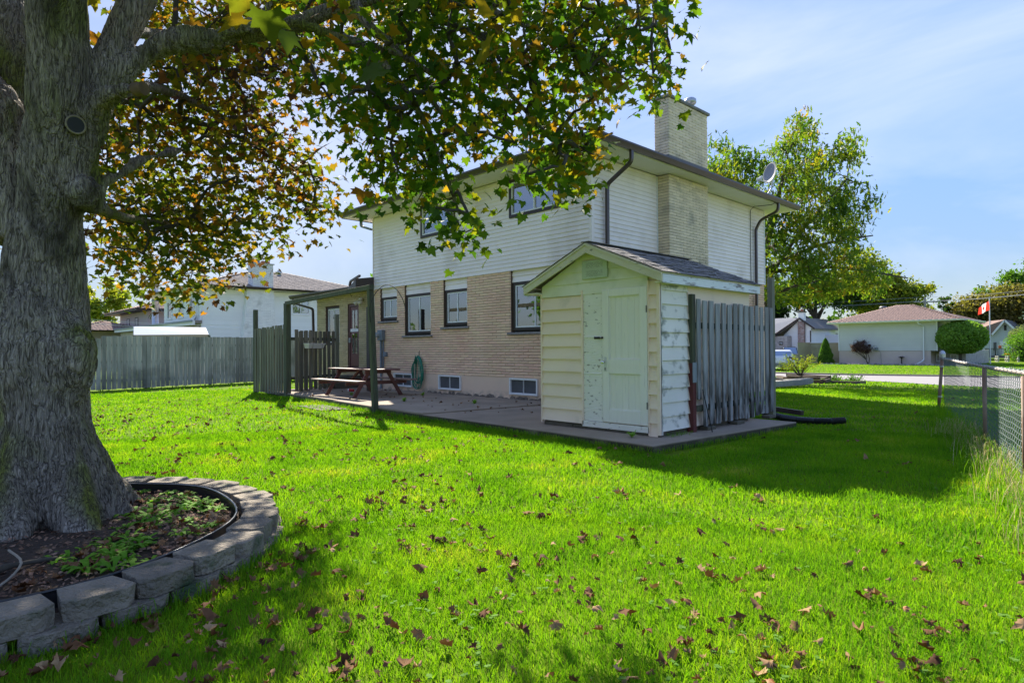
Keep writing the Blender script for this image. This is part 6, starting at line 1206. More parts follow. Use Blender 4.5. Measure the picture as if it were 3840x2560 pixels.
def tree(name, label, base, tr, C, RR, n, size, mat, clumps=60, lean=(0, 0), group=None, forks=7, sig=.16, shell=.55, cat='tree'):
    t = thing(name, label, cat, base, group); b = Vector(base); top = Vector(C[0]); mb = MB(); h = top.z-b.z; fk = b+Vector((lean[0]*.3, lean[1]*.3, h*.42))
    mb.tube([b-Vector((0, 0, .2)), b+(fk-b)*.5, fk, fk.lerp(top, .5), top], [tr*1.2, tr, tr*.85, tr*.5, tr*.12], 8)
    for i in range(forks):
        k = i % len(C); r = RR[k]; e = Vector(C[k])+Vector((rnd.uniform(-.7, .7)*r[0], rnd.uniform(-.7, .7)*r[1], rnd.uniform(-.3, .8)*r[2])); s_ = fk.lerp(top, rnd.uniform(0, .4)); m_ = s_.lerp(e, .5)+Vector((0, 0, .12*h*rnd.random()))
        mb.tube([s_, s_.lerp(m_, .6), m_, e], [tr*.45, tr*.3, tr*.2, tr*.05], 6)
    mb.build('trunk', TBARK, t, smooth=True); leaf_cloud(C, RR, n, size, mat, t, clumps=clumps, sig=sig, shell=shell); return t
# the big red oak in front of the house
OK = dec(OAK); ok = thing('oak_tree', 'tall oak turning orange and yellow rising behind the right end of the house', 'tree', (-13.0, 26.5, -.15))
ba = fillet([(-13.0, 26.5, -.3), (-12.8, 26.6, 1.6), (-12.4, 26.8, 4), (-11.8, 26.9, 6.5), (-11.2, 27, 9)], 4); mb = MB(); mb.tube(ba, [.30-.24*i/(len(ba)-1) for i in range(len(ba))], 10)
an2 = list(ba[6:])
for e in ((-9.2, 28.4, 8.4), (-8.4, 29, 6.0), (-7.4, 30, 4.2), (-12.6, 25.5, 8.0), (-10.2, 28, 4.2), (-13.6, 25, 6.6), (-11.2, 26, 5.4)):
    s_ = ba[rnd.randint(5, 10)]; e = Vector(e); q = fillet([s_, s_.lerp(e, .5)+Vector((0, 0, .35)), e], 4); mb.tube(q, [.11-.085*i/(len(q)-1) for i in range(len(q))], 7); an2 += q[3:]
mb.build('trunk', TBARK, ok, smooth=True)
_mt = MT; MT = ok; grow(OK, an2, 'twigs'); MT = _mt
P = []
for c in OK:
    k = rnd.randint(40, 85)
    for i in range(k): P.append((c.x+rnd.gauss(0, .24), c.y+rnd.gauss(0, .3), c.z+rnd.gauss(0, .20)))
rgo = np.random.default_rng(8)
OV = [(0, -.9, 0), (.28, -.35, .05), (.12, -.2, .02), (.52, .1, -.06), (.16, .25, 0), (.34, .62, -.06), (0, .95, -.12), (-.34, .62, -.06), (-.16, .25, 0), (-.52, .1, -.06), (-.12, -.2, .02), (-.28, -.35, .05)]
ms = [np.array(Matrix.Translation(p) @ Matrix.Rotation(rnd.uniform(0, 6.28), 4, 'Z') @ Matrix.Rotation(rnd.uniform(-1.5, .2), 4, 'X') @ Matrix.Rotation(rnd.gauss(0, .5), 4, 'Y') @ Matrix.Scale(rnd.uniform(.09, .16), 4)) for p in P]
v, f = tile([(0, 0, .06)]+OV, np.array([(0, 1+i, 1+(i+1) % 12) for i in range(12)]), ms); numesh('foliage', v, f, OAKM, ok, kind='stuff')

tree('tree', 'yellow green tree behind the brown hip roof, right of the oak', (-33.5, 113, -.65), .35, [(-33.5, 111, 11), (-30.5, 113, 9), (-28, 115, 8.3)], [(4.2, 4.2, 5.2), (4, 4, 3.6), (3.6, 3.6, 3.2)], 15000, .26, YEL, 90)
tree('tree', 'many stemmed green tree seen through above the left end of the brown roof', (-38.5, 104, -.65), .4, [(-38.5, 104, 10.5), (-42, 101, 9), (-35.5, 107, 9.6)], [(4, 4, 3.2), (3.6, 3.6, 3), (3.4, 3.4, 3)], 9000, .27, GRN, 60, forks=16)
tree('tree', 'dark spruce like tree standing behind the house with the brick chimney', (-49, 103, -.65), .4, [(-49, 103, 7.2), (-46.5, 104, 6)], [(4.4, 4, 6), (3.5, 3.5, 4)], 13000, .27, DKG, 90)
tree('tree', 'dark green round tree at the far left behind the silvery screen', (-52, 96, -.65), .4, [(-54, 96, 6.5)], [(5, 5, 5)], 8000, .28, DKG, 60)
tree('tree', 'low yellow tree glowing just over the middle of the brown roof', (-29.5, 125, -.65), .3, [(-29.6, 124.5, 5.6), (-27.4, 126, 5.2)], [(2.6, 2.6, 2.2), (2.2, 2.2, 1.9)], 7000, .24, YEL, 50)
tree('tree', 'thin bare topped tree between the yellow tree and the bronze trees', (-25.2, 124, -.65), .18, [(-25.2, 124, 8), (-24.8, 124.4, 5)], [(1.3, 1.3, 1.2), (2, 2, 1.2)], 1500, .22, GRN, 24, forks=8)
for i, (nm, bx, by, cz, rx, rz, m_) in enumerate((('broad bronze tree left of the flagpole behind the far roofs', -21.6, 126, 5.9, 3.1, 3.6, BRZ), ('broad bronze green tree right of the flagpole behind the far roofs', -17.6, 129, 6.9, 3.8, 4.2, BRZ))):
    tree('tree', nm, (bx, by, -.65), .35, [(bx, by, cz)], [(rx, rx, rz)], 9000, .25, m_, 80, sig=.2)
tree('tree', 'tall pale green tree at the right edge behind the bronze trees', (-18, 138, -.65), .4, [(-18, 138, 11), (-15.2, 140, 11.6), (-21, 136, 9)], [(2.6, 2.6, 3.4), (3.2, 3.2, 4), (2.2, 2.2, 2.4)], 11000, .26, BRG, 60)
tree('tree', 'blue spruce at the right edge of the picture beside the far grey roof', (-12.2, 119, -.65), .25, [(-12.2, 119, 7.6), (-12.2, 119, 5)], [(1.1, 1.1, 2.6), (1.8, 1.8, 2.4)], 6000, .2, BLUE, 60)
tree('tree', 'bright green tree showing above the roof of the low wing', (-41, 27.5, 0), .3, [(-40.8, 27.2, 6.3), (-38.8, 28.2, 6.0), (-43, 26, 5.6)], [(2.2, 2.2, 2), (2.0, 2.0, 2.0), (1.6, 1.6, 1.3)], 12000, .17, BRG, 80)
tree('tree', 'small yellow tree behind the pale house at the far left', (-78, 14.6, 0), .2, [(-77, 14.2, 6.6)], [(2.2, 2.2, 2.5)], 2600, .22, YEL, 26)
tree('tree', 'green tree glimpsed left of the maple trunk', (-22, -9, 0), .3, [(-21.5, -8.5, 5.2), (-24, -7, 4.5)], [(3.2, 3.2, 2.6), (2.6, 2.6, 2.2)], 9000, .16, BRG, 70)
# hedge of distant trees closing the horizon
HP = []
rgh = np.random.default_rng(21)
for i in range(150):
    x = rgh.uniform(-190, 60); y = rgh.uniform(150, 175) if x > -90 else 150+(x+90)*-.0
    r = rgh.uniform(3, 6); n = 90; d = rgh.normal(size=(n, 3)); d /= np.linalg.norm(d, axis=1)[:, None]; HP.append(np.array([x, y, rgh.uniform(1.5, 4.0)])+d*r*rgh.random((n, 1))**.3)
for i in range(70):
    y = rgh.uniform(-80, 150); x = rgh.uniform(-150, -130); r = rgh.uniform(3, 6); n = 90; d = rgh.normal(size=(n, 3)); d /= np.linalg.norm(d, axis=1)[:, None]; HP.append(np.array([x, y, rgh.uniform(1.5, 4.0)])+d*r*rgh.random((n, 1))**.3)
put_leaves(np.concatenate(HP), .75, GRN, None, 'distant_trees', rgh, 'stuff')

# ================================================================ left: board fence and the neighbours
LF = thing('board_fence', 'long grey board fence closing the left side of the yard', 'fence', (-26.4, 7.5, 0))
def lfx(y): return -25.78-.203*(y-4.5)
for i in range(62):
    y = 1.2+i*.165; zt = 1.83+(.10 if 4.5 < y < 15 else 0)+rnd.uniform(-.012, .012); w_ = .150; g_ = rnd.uniform(-.004, .004)
    p, q = Vector((lfx(y)+g_, y, 0)), Vector((lfx(y+w_)+g_, y+w_, 0)); nx = Vector((.02, .004, 0)); z0 = .03+rnd.uniform(-.01, .02)
    MB().hexa([p+Vector((0, 0, z0)), q+Vector((0, 0, z0)), q+nx+Vector((0, 0, z0)), p+nx+Vector((0, 0, z0))], [p+Vector((0, 0, zt)), q+Vector((0, 0, zt)), q+nx+Vector((0, 0, zt)), p+nx+Vector((0, 0, zt))]).build('board', FENCEWOOD, LF)
for z in (.35, 1.0, 1.6): MB().beam((lfx(1)-.03, 1, z), (lfx(11.2)-.03, 11.2, z), .04, .09).build('rail', DARKWOOD, LF)
for y in (1.3, 3.7, 6.1, 8.5, 10.9): MB().box(lfx(y)-.13, lfx(y)-.04, y, y+.09, 0, 1.80).build('post', DARKWOOD, LF)
bf = thing('board_fence', 'rear run of grey board fence hidden behind the patio screens', 'fence', (-28.6, 14.5, 0))
for i in range(60): y = 11.3+i*.162; MB().box(lfx(y)-.01, lfx(y)+.02, y, y+.15, .03, 1.9+rnd.uniform(-.01, .01)).build('board', FENCEWOOD, bf)
# white two storey neighbour
N1 = thing('white_house', 'white sided neighbour house with a white painted brick chimney beyond the board fence', 'house', (-42, 17, 0))
X0, Y0 = -38.4, 11.87
wy = [(-45.25, -44.10, 3.38, 4.62), (-42.80, -41.75, 3.38, 4.60), (-40.55, -39.55, 3.45, 4.62)]; wx_ = [(17.16, 18.50, 3.58, 4.86)]
MB().box(-45.95, X0-.03, Y0+.03, 24, 0, 5.02).build('wall', DARKROOM, N1)
siding(N1, 'x', X0, Y0, 24, 0, 5.0, .262, LWHITE, wx_, th=.02); siding(N1, 'y', Y0, -45.95, X0, 0, 5.0, .262, LWHITE, wy, th=.02)
for q in wy: window(N1, 'y', Y0, q[0], q[1], q[2], q[3], fr=.09, outer=BWHITE, inner=BWHITE, d=.05, mull=(), curtain=None, hbar=True, inw=.05)
for q in wx_: window(N1, 'x', X0, q[0], q[1], q[2], q[3], fr=.09, outer=BWHITE, inner=BWHITE, d=.05, curtain=CURTAIN, inw=.05)
MB().box(X0-.02, X0+.05, Y0-.05, Y0+.05, 0, 5.0).build('corner_trim', BWHITE, N1)
hip_roof(N1, -49.2, X0+.65, 11.2, 24.6, 5.16, .30, SHING2, 'SE', .45, .18)
MB().box(-49.1, X0+.6, 11.25, 24.5, 5.03, 5.15).build('soffit', SOFFIT, N1)
gutter([(-49.2, 11.25), (X0+.63, 11.25), (X0+.63, 24.6)], 5.03, N1, .14, .14)
downspout(N1, [(-38.9, 11.3, 5.0), (-38.95, 11.75, 4.7), (-38.95, 11.75, 3.4), (-39.3, 11.75, 3.2)], .1, .08, BWHITE)
cr_ = []
def tap(z): k = max(0, (4.3-z)/4.3); return 14.28-.45*k, 15.92+.30*k
c1 = MB().hexa([(X0, 13.85, 0), (X0+.42, 13.85, 0), (X0+.42, 16.2, 0), (X0, 16.2, 0)], [(X0, 14.31, 5.0), (X0+.42, 14.31, 5.0), (X0+.42, 15.89, 5.0), (X0, 15.89, 5.0)]).build('chimney', WBRICK, N1)
c2 = MB().box(X0-.35, X0+.42, 14.66, 15.86, 5.0, 6.62).build('chimney_stack', GREYMORTAR, N1)
cr_ += bricks('x', X0+.44, 13.8, 16.3, 1.55, 47, .24, .075, WBRICK, c1, gap=.014, clip=tap)
cr_ += bricks('x', X0+.44, 14.64, 15.88, 5.12, 20, .24, .075, WBRICK, c2, gap=.014); cr_ += bricks('y', 14.64, X0-.36, X0+.44, 5.12, 20, .24, .075, WBRICK, c2, gap=.014)
emit_bricks(cr_, 300)
MB().box(X0-.42, X0+.50, 14.58, 15.94, 6.62, 6.68).build('chimney_cap', M('cap2', (.4, .4, .41), rough=.9), c2)
MB().box(X0-.1, X0+.25, 15.3, 15.75, 6.68, 6.84).build('chimney_pot', M('terracotta', (.40, .15, .09), rough=.9), c2); MB().box(X0-.15, X0+.2, 14.75, 15.15, 6.68, 6.90).build('chimney_pot', METER, c2)
for y in (14.75, 15.4): MB().add([(X0-.2, y-.35, 7.02), (X0+.3, y-.35, 7.02), (X0+.3, y+.45, 6.98), (X0-.2, y+.45, 6.98), (X0-.2, y-.35, 7.04), (X0+.3, y-.35, 7.04), (X0+.3, y+.45, 7.0), (X0-.2, y+.45, 7.0)], [(0, 3, 2, 1), (4, 5, 6, 7), (0, 1, 5, 4), (1, 2, 6, 5), (2, 3, 7, 6), (3, 0, 4, 7)]).build('rain_cap', METER, c2); MB().box(X0, X0+.03, y, y+.03, 6.68, 7.0).build('cap_stay', METER, c2)
MB().lathe((-42.5, 18.2, 6.2), [(.12, 0), (.12, .5), (.16, .5), (.16, .58), (.12, .58), (.12, .7), (0, .72)], 12).build('roof_vent', METAL, N1)
# its low flat roofed extension and stove pipe
E1 = MB().box(-57, -46, 11.6, 20, 0, 2.80).box(-46.1, -38.5, 11.6, 11.84, 0, 2.80).build('extension_wall', M('cream_extension', (.5, .46, .40), (.42, .34, .28), 2, rough=.7), N1)
MB().box(-57.6, -38.2, 11.30, 11.45, 2.84, 3.10).build('extension_fascia', BWHITE, N1); MB().box(-57.6, -46.1, 11.46, 20.5, 2.95, 3.12).box(-46.1, -38.25, 11.46, 11.84, 2.95, 3.12).build('extension_roof', SHING2, N1)
MB().box(-57.7, -38.15, 11.24, 11.30, 3.02, 3.13).build('gutter', METER, N1)
pp = thing('stove_pipe', 'shiny metal stove pipe standing on the low roof at the left', 'stove pipe', (-51.1, 12.6, 3.1))
MB().lathe((-51.1, 12.6, 3.1), [(.45, 0), (.22, .18), (.22, 2.35), (.25, 2.36), (.25, 2.44), (.22, 2.45), (.22, 3.15), (.30, 3.16), (.30, 3.42), (0, 3.44)], 16).build('pipe', METAL, pp, smooth=True)
MB().lathe((-51.1, 12.6, 3.1), [(.24, 1.9), (.26, 1.9), (.26, 1.98), (.24, 1.98)], 16).build('pipe_band', METER, pp)
for s_ in (-1.6, 1.8): MB().tube([(-51.1, 12.6, 5.0), (-51.1+s_, 13.3, 3.1)], .012, 5).build('stay', METER, pp)
# white roofed shelter behind the fence
W1 = thing('garden_shelter', 'low shelter with a bright white ribbed roof behind the board fence', 'shelter', (-33, 9, 0))
A, B, C_, D_ = (-34.27, 7.52, 2.56), (-31.88, 10.03, 2.49), (-31.0, 9.9, 2.12), (-33.45, 7.34, 2.12)
MB().add([A, B, C_, D_, *[(x, y, z-.06) for x, y, z in (A, B, C_, D_)]], [(0, 1, 2, 3), (7, 6, 5, 4), (0, 3, 7, 4), (3, 2, 6, 7), (2, 1, 5, 6), (1, 0, 4, 5)]).build('roof', BWHITE, W1)
MB().beam((-33.46, 7.33, 2.08), (-31.0, 9.9, 2.08), .05, .12).build('fascia', M('rusty_fascia', (.35, .27, .2), rough=.8), W1)
MB().add([A, (-34.6, 7.9, 2.2), D_], [(0, 1, 2)]).build('gable', BWHITE, W1)
for p in (D_, C_, (-34.5, 7.6, 2.2), (-32, 10.1, 2.2)): MB().box(p[0]-.05, p[0]+.05, p[1]-.05, p[1]+.05, 0, 2.1).build('post', DARKWOOD, W1)
# pale pink neighbour farther off
N2 = thing('pink_house', 'pale pink house with a brown roof far beyond the fence at the left', 'house', (-62, 16, 0))
MB().box(-66, -56.6, 13.4, 24, 0, 4.6).build('wall', PINK, N2); hip_roof(N2, -67.5, -55.6, 12.3, 25, 4.75, .33, SHING3, 'SE', .5, .22); MB().box(-67.4, -55.7, 12.4, 24.9, 4.6, 4.73).build('fascia', DKBROWN, N2)
for a in ((-60.5, -59.5), (-63.4, -62.4)): window(N2, 'y', 13.4, a[0], a[1], 3.0, 4.2, fr=.08, outer=DKBROWN, curtain=None)
MB().box(-70, -60, 8.8, 13.0, 0, 3.0).build('wing_wall', PINK, N2); hip_roof(N2, -71, -58.3, 8.0, 14.5, 3.05, .26, SHING3, 'SE', .5, .22)
# clothes lines across to the neighbour
for i, (z0, z1) in enumerate(((2.95, 2.42), (2.75, 2.35))):
    tag(MB().tube([(-45-i, 4+i*.2, z0+.6), (-36, 8.2, z0-.15), (-27, 12.2, z1-.05)], .006, 4).build('clothes_line', WPLASTIC), ('upper' if i == 0 else 'lower')+' thin white clothes line stretched across the left yard', 'clothes line')

# ================================================================ right: street side
BG = thing('bungalow', 'pale grey sided bungalow with a reddish brown hip roof across the street', 'house', (-20.5, 78, -.63))
wy = []
siding(BG, 'y', 74.2, -25.05, -15.8, .81, 3.80, .125, GREYSIDE, th=.015)
siding(BG, 'x', -15.8, 74.2, 88, .81, 3.8, .125, GREYSIDE, [(77.1, 79.2, 1.9, 3.45)], th=.015)
MB().box(-25.0, -15.85, 74.24, 88, .75, 3.8).build('wall', DARKROOM, BG); MB().box(-25.06, -16.39, 74.23, 88, -.8, .80).build('foundation', PINKPL, BG)
MB().box(-16.38, -13.8, 76.0, 88, -.8, .78).build('lower_wall', GREYBRICK, BG)
for a in (-16.30, -15.10): window(BG, 'y', 76.0, a, a+.62, -.33, .44, fr=.05, outer=BWHITE, curtain=None, inw=.03)
window(BG, 'x', -15.8, 77.1, 79.2, 1.9, 3.45, fr=.08, outer=BWHITE, curtain=None)
for y in (76.4, 79.6): MB().box(-15.79, -15.72, y-.35, y+.25, 1.9, 3.45).build('shutter', M('grey_shutter', (.12, .13, .14), rough=.6), BG)
for x in (-25.06, -15.83): MB().box(x-.04, x+.06, 74.13, 74.2, .8, 3.8).build('corner_trim', BWHITE, BG)
hip_roof(BG, -26.0, -13.6, 73.3, 84.5, 3.93, .34, SHING3, 'SE', .5, .2)
MB().box(-25.9, -13.7, 73.4, 84.4, 3.78, 3.90).build('soffit', SOFFIT, BG); gutter([(-26.0, 73.35), (-13.6, 73.35), (-13.6, 84.4)], 3.78, BG, .15, .15, BWHITE)
downspout(BG, [(-17.3, 73.4, 3.78), (-17.25, 73.5, 3.55), (-16.95, 74.05, 3.3), (-16.95, 74.05, -.1), (-17.05, 73.6, -.3), (-17.5, 73.0, -.62)], .13, .1, BWHITE)
MB().lathe((-22.1, 79.6, 5.1), [(.26, 0), (.26, .38), (.42, .42), (.42, .6), (.3, .72), (0, .76)], 16).build('roof_vent', M('vent_dark', (.08, .08, .09), rough=.5), BG)
MB().box(-21.45, -21.15, 74.03, 74.2, .86, 1.16).build('meter_box', METER, BG); MB().tube([(-21.1, 74.12, .85), (-20.9, 74.15, .7), (-20.85, 74.15, -.6)], .015, 5).build('cable', METER, BG)
# white house with the brick chimney
WB = thing('white_house', 'white gabled house with a mottled brick chimney and a dark roof edge across the street', 'house', (-37, 96, -.65))
MB().add([(-39.6, 94.3, -.65), (-35.6, 94.3, -.65), (-35.6, 94.3, 4.0), (-37.1, 94.3, 5.3), (-39.6, 94.3, 2.95), (-39.6, 104, -.65), (-35.6, 104, -.65), (-35.6, 104, 4.0), (-37.1, 104, 5.3), (-39.6, 104, 2.95)], [(0, 1, 2, 3, 4), (9, 8, 7, 6, 5), (0, 4, 9, 5), (1, 6, 7, 2), (2, 7, 8, 3), (3, 8, 9, 4)]).build('wall', LWHITE, WB)
def gclip(z, zt):
    l = -39.6 if z < 2.9 else -37.1-(5.25-z)*1.06; r = -35.6 if z < 3.95 else -37.1+(5.3-z)*1.15
    return l, r
siding(WB, 'y', 94.28, -39.6, -35.6, -.65, 5.2, .2, LWHITE, th=.02, clip=gclip)
MB().box(-45, -38.4, 92.6, 94.2, -.65, 2.85).build('porch_wall', GREYBRICK, WB)
MB().hexa([(-35.0, 93.8, 3.75), (-37.1, 93.8, 5.33), (-37.1, 104.5, 5.33), (-35.0, 104.5, 3.75)], [(-34.95, 93.8, 3.95), (-37.1, 93.8, 5.56), (-37.1, 104.5, 5.56), (-34.95, 104.5, 3.95)]).build('roof', SHING, WB)
MB().hexa([(-40.9, 93.0, 2.62), (-37.1, 93.8, 5.33), (-37.1, 104.5, 5.33), (-40.9, 104.5, 2.62)], [(-41.0, 93.0, 2.82), (-37.1, 93.8, 5.56), (-37.1, 104.5, 5.56), (-41.0, 104.5, 2.82)]).build('roof', SHING, WB)
MB().hexa([(-47, 92.0, 2.80), (-40.2, 92.0, 2.80), (-37.4, 94.8, 5.5), (-47, 95.2, 5.5)], [(-47, 92.0, 2.95), (-40.2, 92.0, 2.95), (-37.4, 94.8, 5.6), (-47, 95.2, 5.6)]).build('roof', M('light_shingle', (.30, .30, .32), (.24, .24, .25), 8, rough=.95), WB)
MB().beam((-40.3, 91.95, 2.85), (-37.15, 93.9, 5.45), .12, .22).build('rake_board', DKBROWN, WB); MB().beam((-37.1, 93.78, 5.45), (-34.95, 93.78, 3.85), .1, .22).build('rake_board', DKBROWN, WB)
cb = MB().box(-37.35, -36.42, 93.9, 94.26, 0, 5.0).build('chimney', GREYMORTAR, WB); emit_bricks(bricks('y', 93.88, -37.37, -36.4, 0, 66, .25, .075, REDBRICK, cb), 0)
MB().box(-37.3, -36.5, 94.0, 94.7, 5.0, 6.3).build('chimney_stack', WBRICK, cb); MB().box(-37.42, -36.38, 93.9, 94.8, 6.3, 6.45).build('chimney_cap', CONCD, cb); MB().box(-37.05, -36.75, 94.2, 94.5, 6.45, 6.8).build('chimney_pot', M('terracotta', (.40, .15, .09)), cb)
MB().box(-35.72, -35.6, 94.1, 94.27, 1.9, 3.6).build('downspout', DKBROWN, WB); MB().box(-40.25, -40.1, 91.9, 92.05, -.65, 2.8).build('porch_post', DKBROWN, WB)
sg = MB().box(-39.55, -39.0, 92.52, 92.58, 1.55, 2.05).build('name_plate', BLACKP, WB)
def text(s, size, mat, loc, rot, parent, name, ext=.004):
    cu = bpy.data.curves.new(name, 'FONT'); cu.body = s; cu.size = size; cu.extrude = ext; cu.align_x = 'CENTER'; cu.align_y = 'CENTER'; cu.materials.append(mat)
    o = bpy.data.objects.new(name, cu); COL.objects.link(o); off = Vector((0, 0, 0)); q = parent
    while q is not None: off += ORG[q.name]; q = q.parent
    o.parent = parent; o.location = Vector(loc)-off; o.rotation_euler = rot
    bpy.context.view_layer.update(); me = bpy.data.meshes.new_from_object(o.evaluated_get(bpy.context.evaluated_depsgraph_get())); q = bpy.data.objects.new(name, me); COL.objects.link(q); q.parent = parent; q.location = o.location; q.rotation_euler = rot; bpy.data.objects.remove(o); q.name = name; return q
text('ME', .36, BWHITE, (-39.25, 92.51, 1.8), (R_(90), 0, 0), sg, 'lettering')
GA = thing('garage', 'white garage with a low gable behind the grey bungalow', 'garage', (-41, 118, -.65))
MB().add([(-42.2, 116, -.65), (-36, 116, -.65), (-36, 116, 4.6), (-39.6, 116, 5.75), (-42.2, 116, 4.9), (-42.2, 124, -.65), (-36, 124, -.65), (-36, 124, 4.6), (-39.6, 124, 5.75), (-42.2, 124, 4.9)], [(0, 1, 2, 3, 4), (9, 8, 7, 6, 5), (0, 4, 9, 5), (1, 6, 7, 2), (2, 7, 8, 3), (3, 8, 9, 4)]).build('wall', LWHITE, GA)
MB().beam((-42.7, 115.8, 4.75), (-39.7, 115.8, 5.85), .2, .2).build('rake_board', BWHITE, GA); MB().beam((-39.7, 115.8, 5.85), (-35.8, 115.8, 4.7), .2, .2).build('rake_board', BWHITE, GA)
MB().box(-41.1, -38.5, 115.9, 115.99, -.6, 3.5).build('garage_door', M('garage_door', (.42, .42, .42), rough=.6), GA)
# tan panel fence
TF = thing('panel_fence', 'tan panelled fence between the parked cars and the grey bungalow', 'fence', (-28.5, 74.5, -.6))
def tfp(a, b, z1, n):
    a = Vector(a); b = Vector(b)
    for i in range(n):
        p = a.lerp(b, i/n); q = a.lerp(b, (i+1)/n); MB().beam((p.x, p.y, (z1-.6)/2), (q.x, q.y, (z1-.6)/2), .05, z1+.6).build('panel', TAN, TF)
        for z in (z1-.02, z1-.55, .0):
            if z > -.3: MB().beam((p.x, p.y-.04, z), (q.x, q.y-.04, z), .07, .07).build('rail', TAN, TF)
tfp((-30.1, 71.4), (-28.9, 72.6), .40, 1); tfp((-28.9, 72.6), (-28.4, 74.9), 1.75, 1); tfp((-28.4, 74.9), (-25.2, 75.4), 1.70, 3)
for nm, f_, p, q in ((WB, 'y', 94.26, (-35.95, -35.75, .6, 1.4)), (GA, 'y', 116, (-37.9, -37.0, 1.2, 2.4)), (N2, 'x', -56.6, (15.5, 17.0, 3.0, 4.2))): window(nm, f_, p, *q, fr=.06, outer=BWHITE, curtain=None)
# vehicles
def wheel(par, c, r, axis='y', w_=.22):
    c = Vector(c); d = Vector((0, w_/2, 0)) if axis == 'y' else Vector((w_/2, 0, 0))
    t = MB().tube([c-d, c-d*.8, c+d*.8, c+d], [r*.9, r, r, r*.9], 20).build('tyre', BLACKP, par); MB().tube([c-d*1.04, c+d*1.04], [r*.62, r*.62], 14).build('rim', METAL, t); return t
def car(name, label, cat, loc, rz, L, W_, Hh, paint, roofc=None, suv=True, rear=True):
    t = thing(name, label, cat, loc); t.rotation_euler = (0, 0, rz); o = Vector((0, 0, 0)); ORG[t.name] = o
    hw = W_/2; g_ = .28
    # side profile (x forward), lofted with tumblehome
    if suv: prof = [(-L/2, .45), (-L/2, .80), (-L/2+.06, 1.05), (-L/2+.22, 1.22), (-L/2+.50, Hh-.10), (-L/2+.75, Hh-.01), (L*.05, Hh), (L*.18, Hh-.10), (L*.34, 1.05), (L*.46, .92), (L/2, .78), (L/2+.02, .45), (L/2-.08, g_), (-L/2+.08, g_)]
    else: prof = [(-L/2, .45), (-L/2, .85), (-L/2+.2, 1.0), (-L/2+.9, 1.02), (-L/2+1.35, Hh-.04), (0, Hh), (L*.12, Hh-.08), (L*.28, 1.02), (L*.45, .92), (L/2, .78), (L/2+.02, .45), (L/2-.08, g_), (-L/2+.08, g_)]
    V = []; F = []; ys = [-1, -.93, .93, 1]; n = len(prof)
    for yy in ys:
        for x, z in prof: k = 1-.16*max(0, (z-1.0)/(Hh-1.0)); sh = (.0 if abs(yy) < 1 else -.05); V.append((x*(1+sh*.3), yy*hw*k, z+(sh if z > Hh-.2 else 0)))
    for j in range(3):
        for i in range(n): F.append((j*n+i, j*n+(i+1) % n, (j+1)*n+(i+1) % n, (j+1)*n+i))
    F += [tuple(reversed(range(n))), tuple(range(3*n, 4*n))]
    MB().add(V, F).build('body', paint, t, bevel=.03, smooth=False)
    def quad(nm, pts, mat, dx=0): return MB().add(pts, [(0, 1, 2, 3)]).build(nm, mat, t, fixn=False)
    e = .012
    x0, z0, x1, z1 = (-L/2+.22, 1.20, -L/2+.49, Hh-.12) if suv else (-L/2+.93, 1.04, -L/2+1.33, Hh-.07)
    quad('rear_window', [(x0-e*2, -hw*.80, z0), (x0-e*2, hw*.80, z0), (x1-e*2, hw*.72, z1), (x1-e*2, -hw*.72, z1)], CARGLASS)
    xa, za, xb, zb = (L*.185, Hh-.12, L*.335, 1.07) if suv else (L*.125, Hh-.1, L*.275, 1.04)
    quad('windscreen', [(xa+e*2, -hw*.72, za), (xb+e*2, -hw*.8, zb), (xb+e*2, hw*.8, zb), (xa+e*2, hw*.72, za)], CARGLASS)
    for s_ in (-1, 1):
        k0 = 1-.16*.1; k1 = 1-.16*.85
        for a, b in ((-.30, -.12), (-.10, .08), (.10, .22)): quad('side_window', [(L*a, s_*(hw*k0+e), 1.08), (L*b, s_*(hw*k0+e), 1.08), (L*(b-(.04 if b > .2 else 0)), s_*(hw*k1+e), Hh-.15), (L*a+(.12 if a < -.2 else 0), s_*(hw*k1+e), Hh-.15)], CARGLASS)
        MB().box(-L/2-.02, -L/2+.10, s_*hw*.97-.02*s_, s_*hw*.66, .88, 1.06).build('tail_light', M('tail_red', (.35, .02, .02), rough=.2), t, bevel=.01)
        MB().box(L/2-.06, L/2+.03, s_*hw*.97-.02*s_, s_*hw*.62, .68, .84).build('headlight', M('lamp_clear', (.7, .72, .75), rough=.15), t, bevel=.01)
        MB().box(L*.14, L*.20, s_*(hw+.16), s_*(hw-.02), 1.02, 1.14).build('mirror', paint, t, bevel=.02)
        for x in (-L*.30, L*.30): wheel(t, (x, s_*(hw-.10), .34), .34)
    MB().box(-L/2-.06, -L/2+.12, -hw*.92, hw*.92, .36, .62).build('bumper', M('grey_bumper', (.16, .165, .17), rough=.6), t, bevel=.02); MB().box(L/2-.12, L/2+.06, -hw*.92, hw*.92, .30, .56).build('bumper', M('grey_bumper', (.16, .165, .17)), t, bevel=.02)
    MB().box(-L/2-.075, -L/2-.06, -.25, .25, .70, .83).build('number_plate', WPLASTIC, t); MB().box(L/2+.03, L/2+.05, -.45, .45, .58, .72).build('grille', BLACKP, t)
    return t
WP = M('white_car_paint', (.62, .63, .65), rough=.25, coat=.6); DP = M('dark_blue_car_paint', (.03, .04, .06), rough=.2, coat=.8)
car('parked_suv', 'white sport utility car parked by the kerb, its rear towards us', 'car', (-22.55, 52.1, gh(51)+.0), R_(128), 4.4, 1.85, 1.68, WP)
car('parked_car', 'dark blue car parked in the drive behind the white one', 'car', (-33.6, 81.6, -.65), R_(-60), 4.7, 1.85, 1.95, DP, suv=True)
cv = thing('parked_van', 'white camper van parked in front of the garage', 'van', (-35.3, 101, -.65))
V = []; F = []
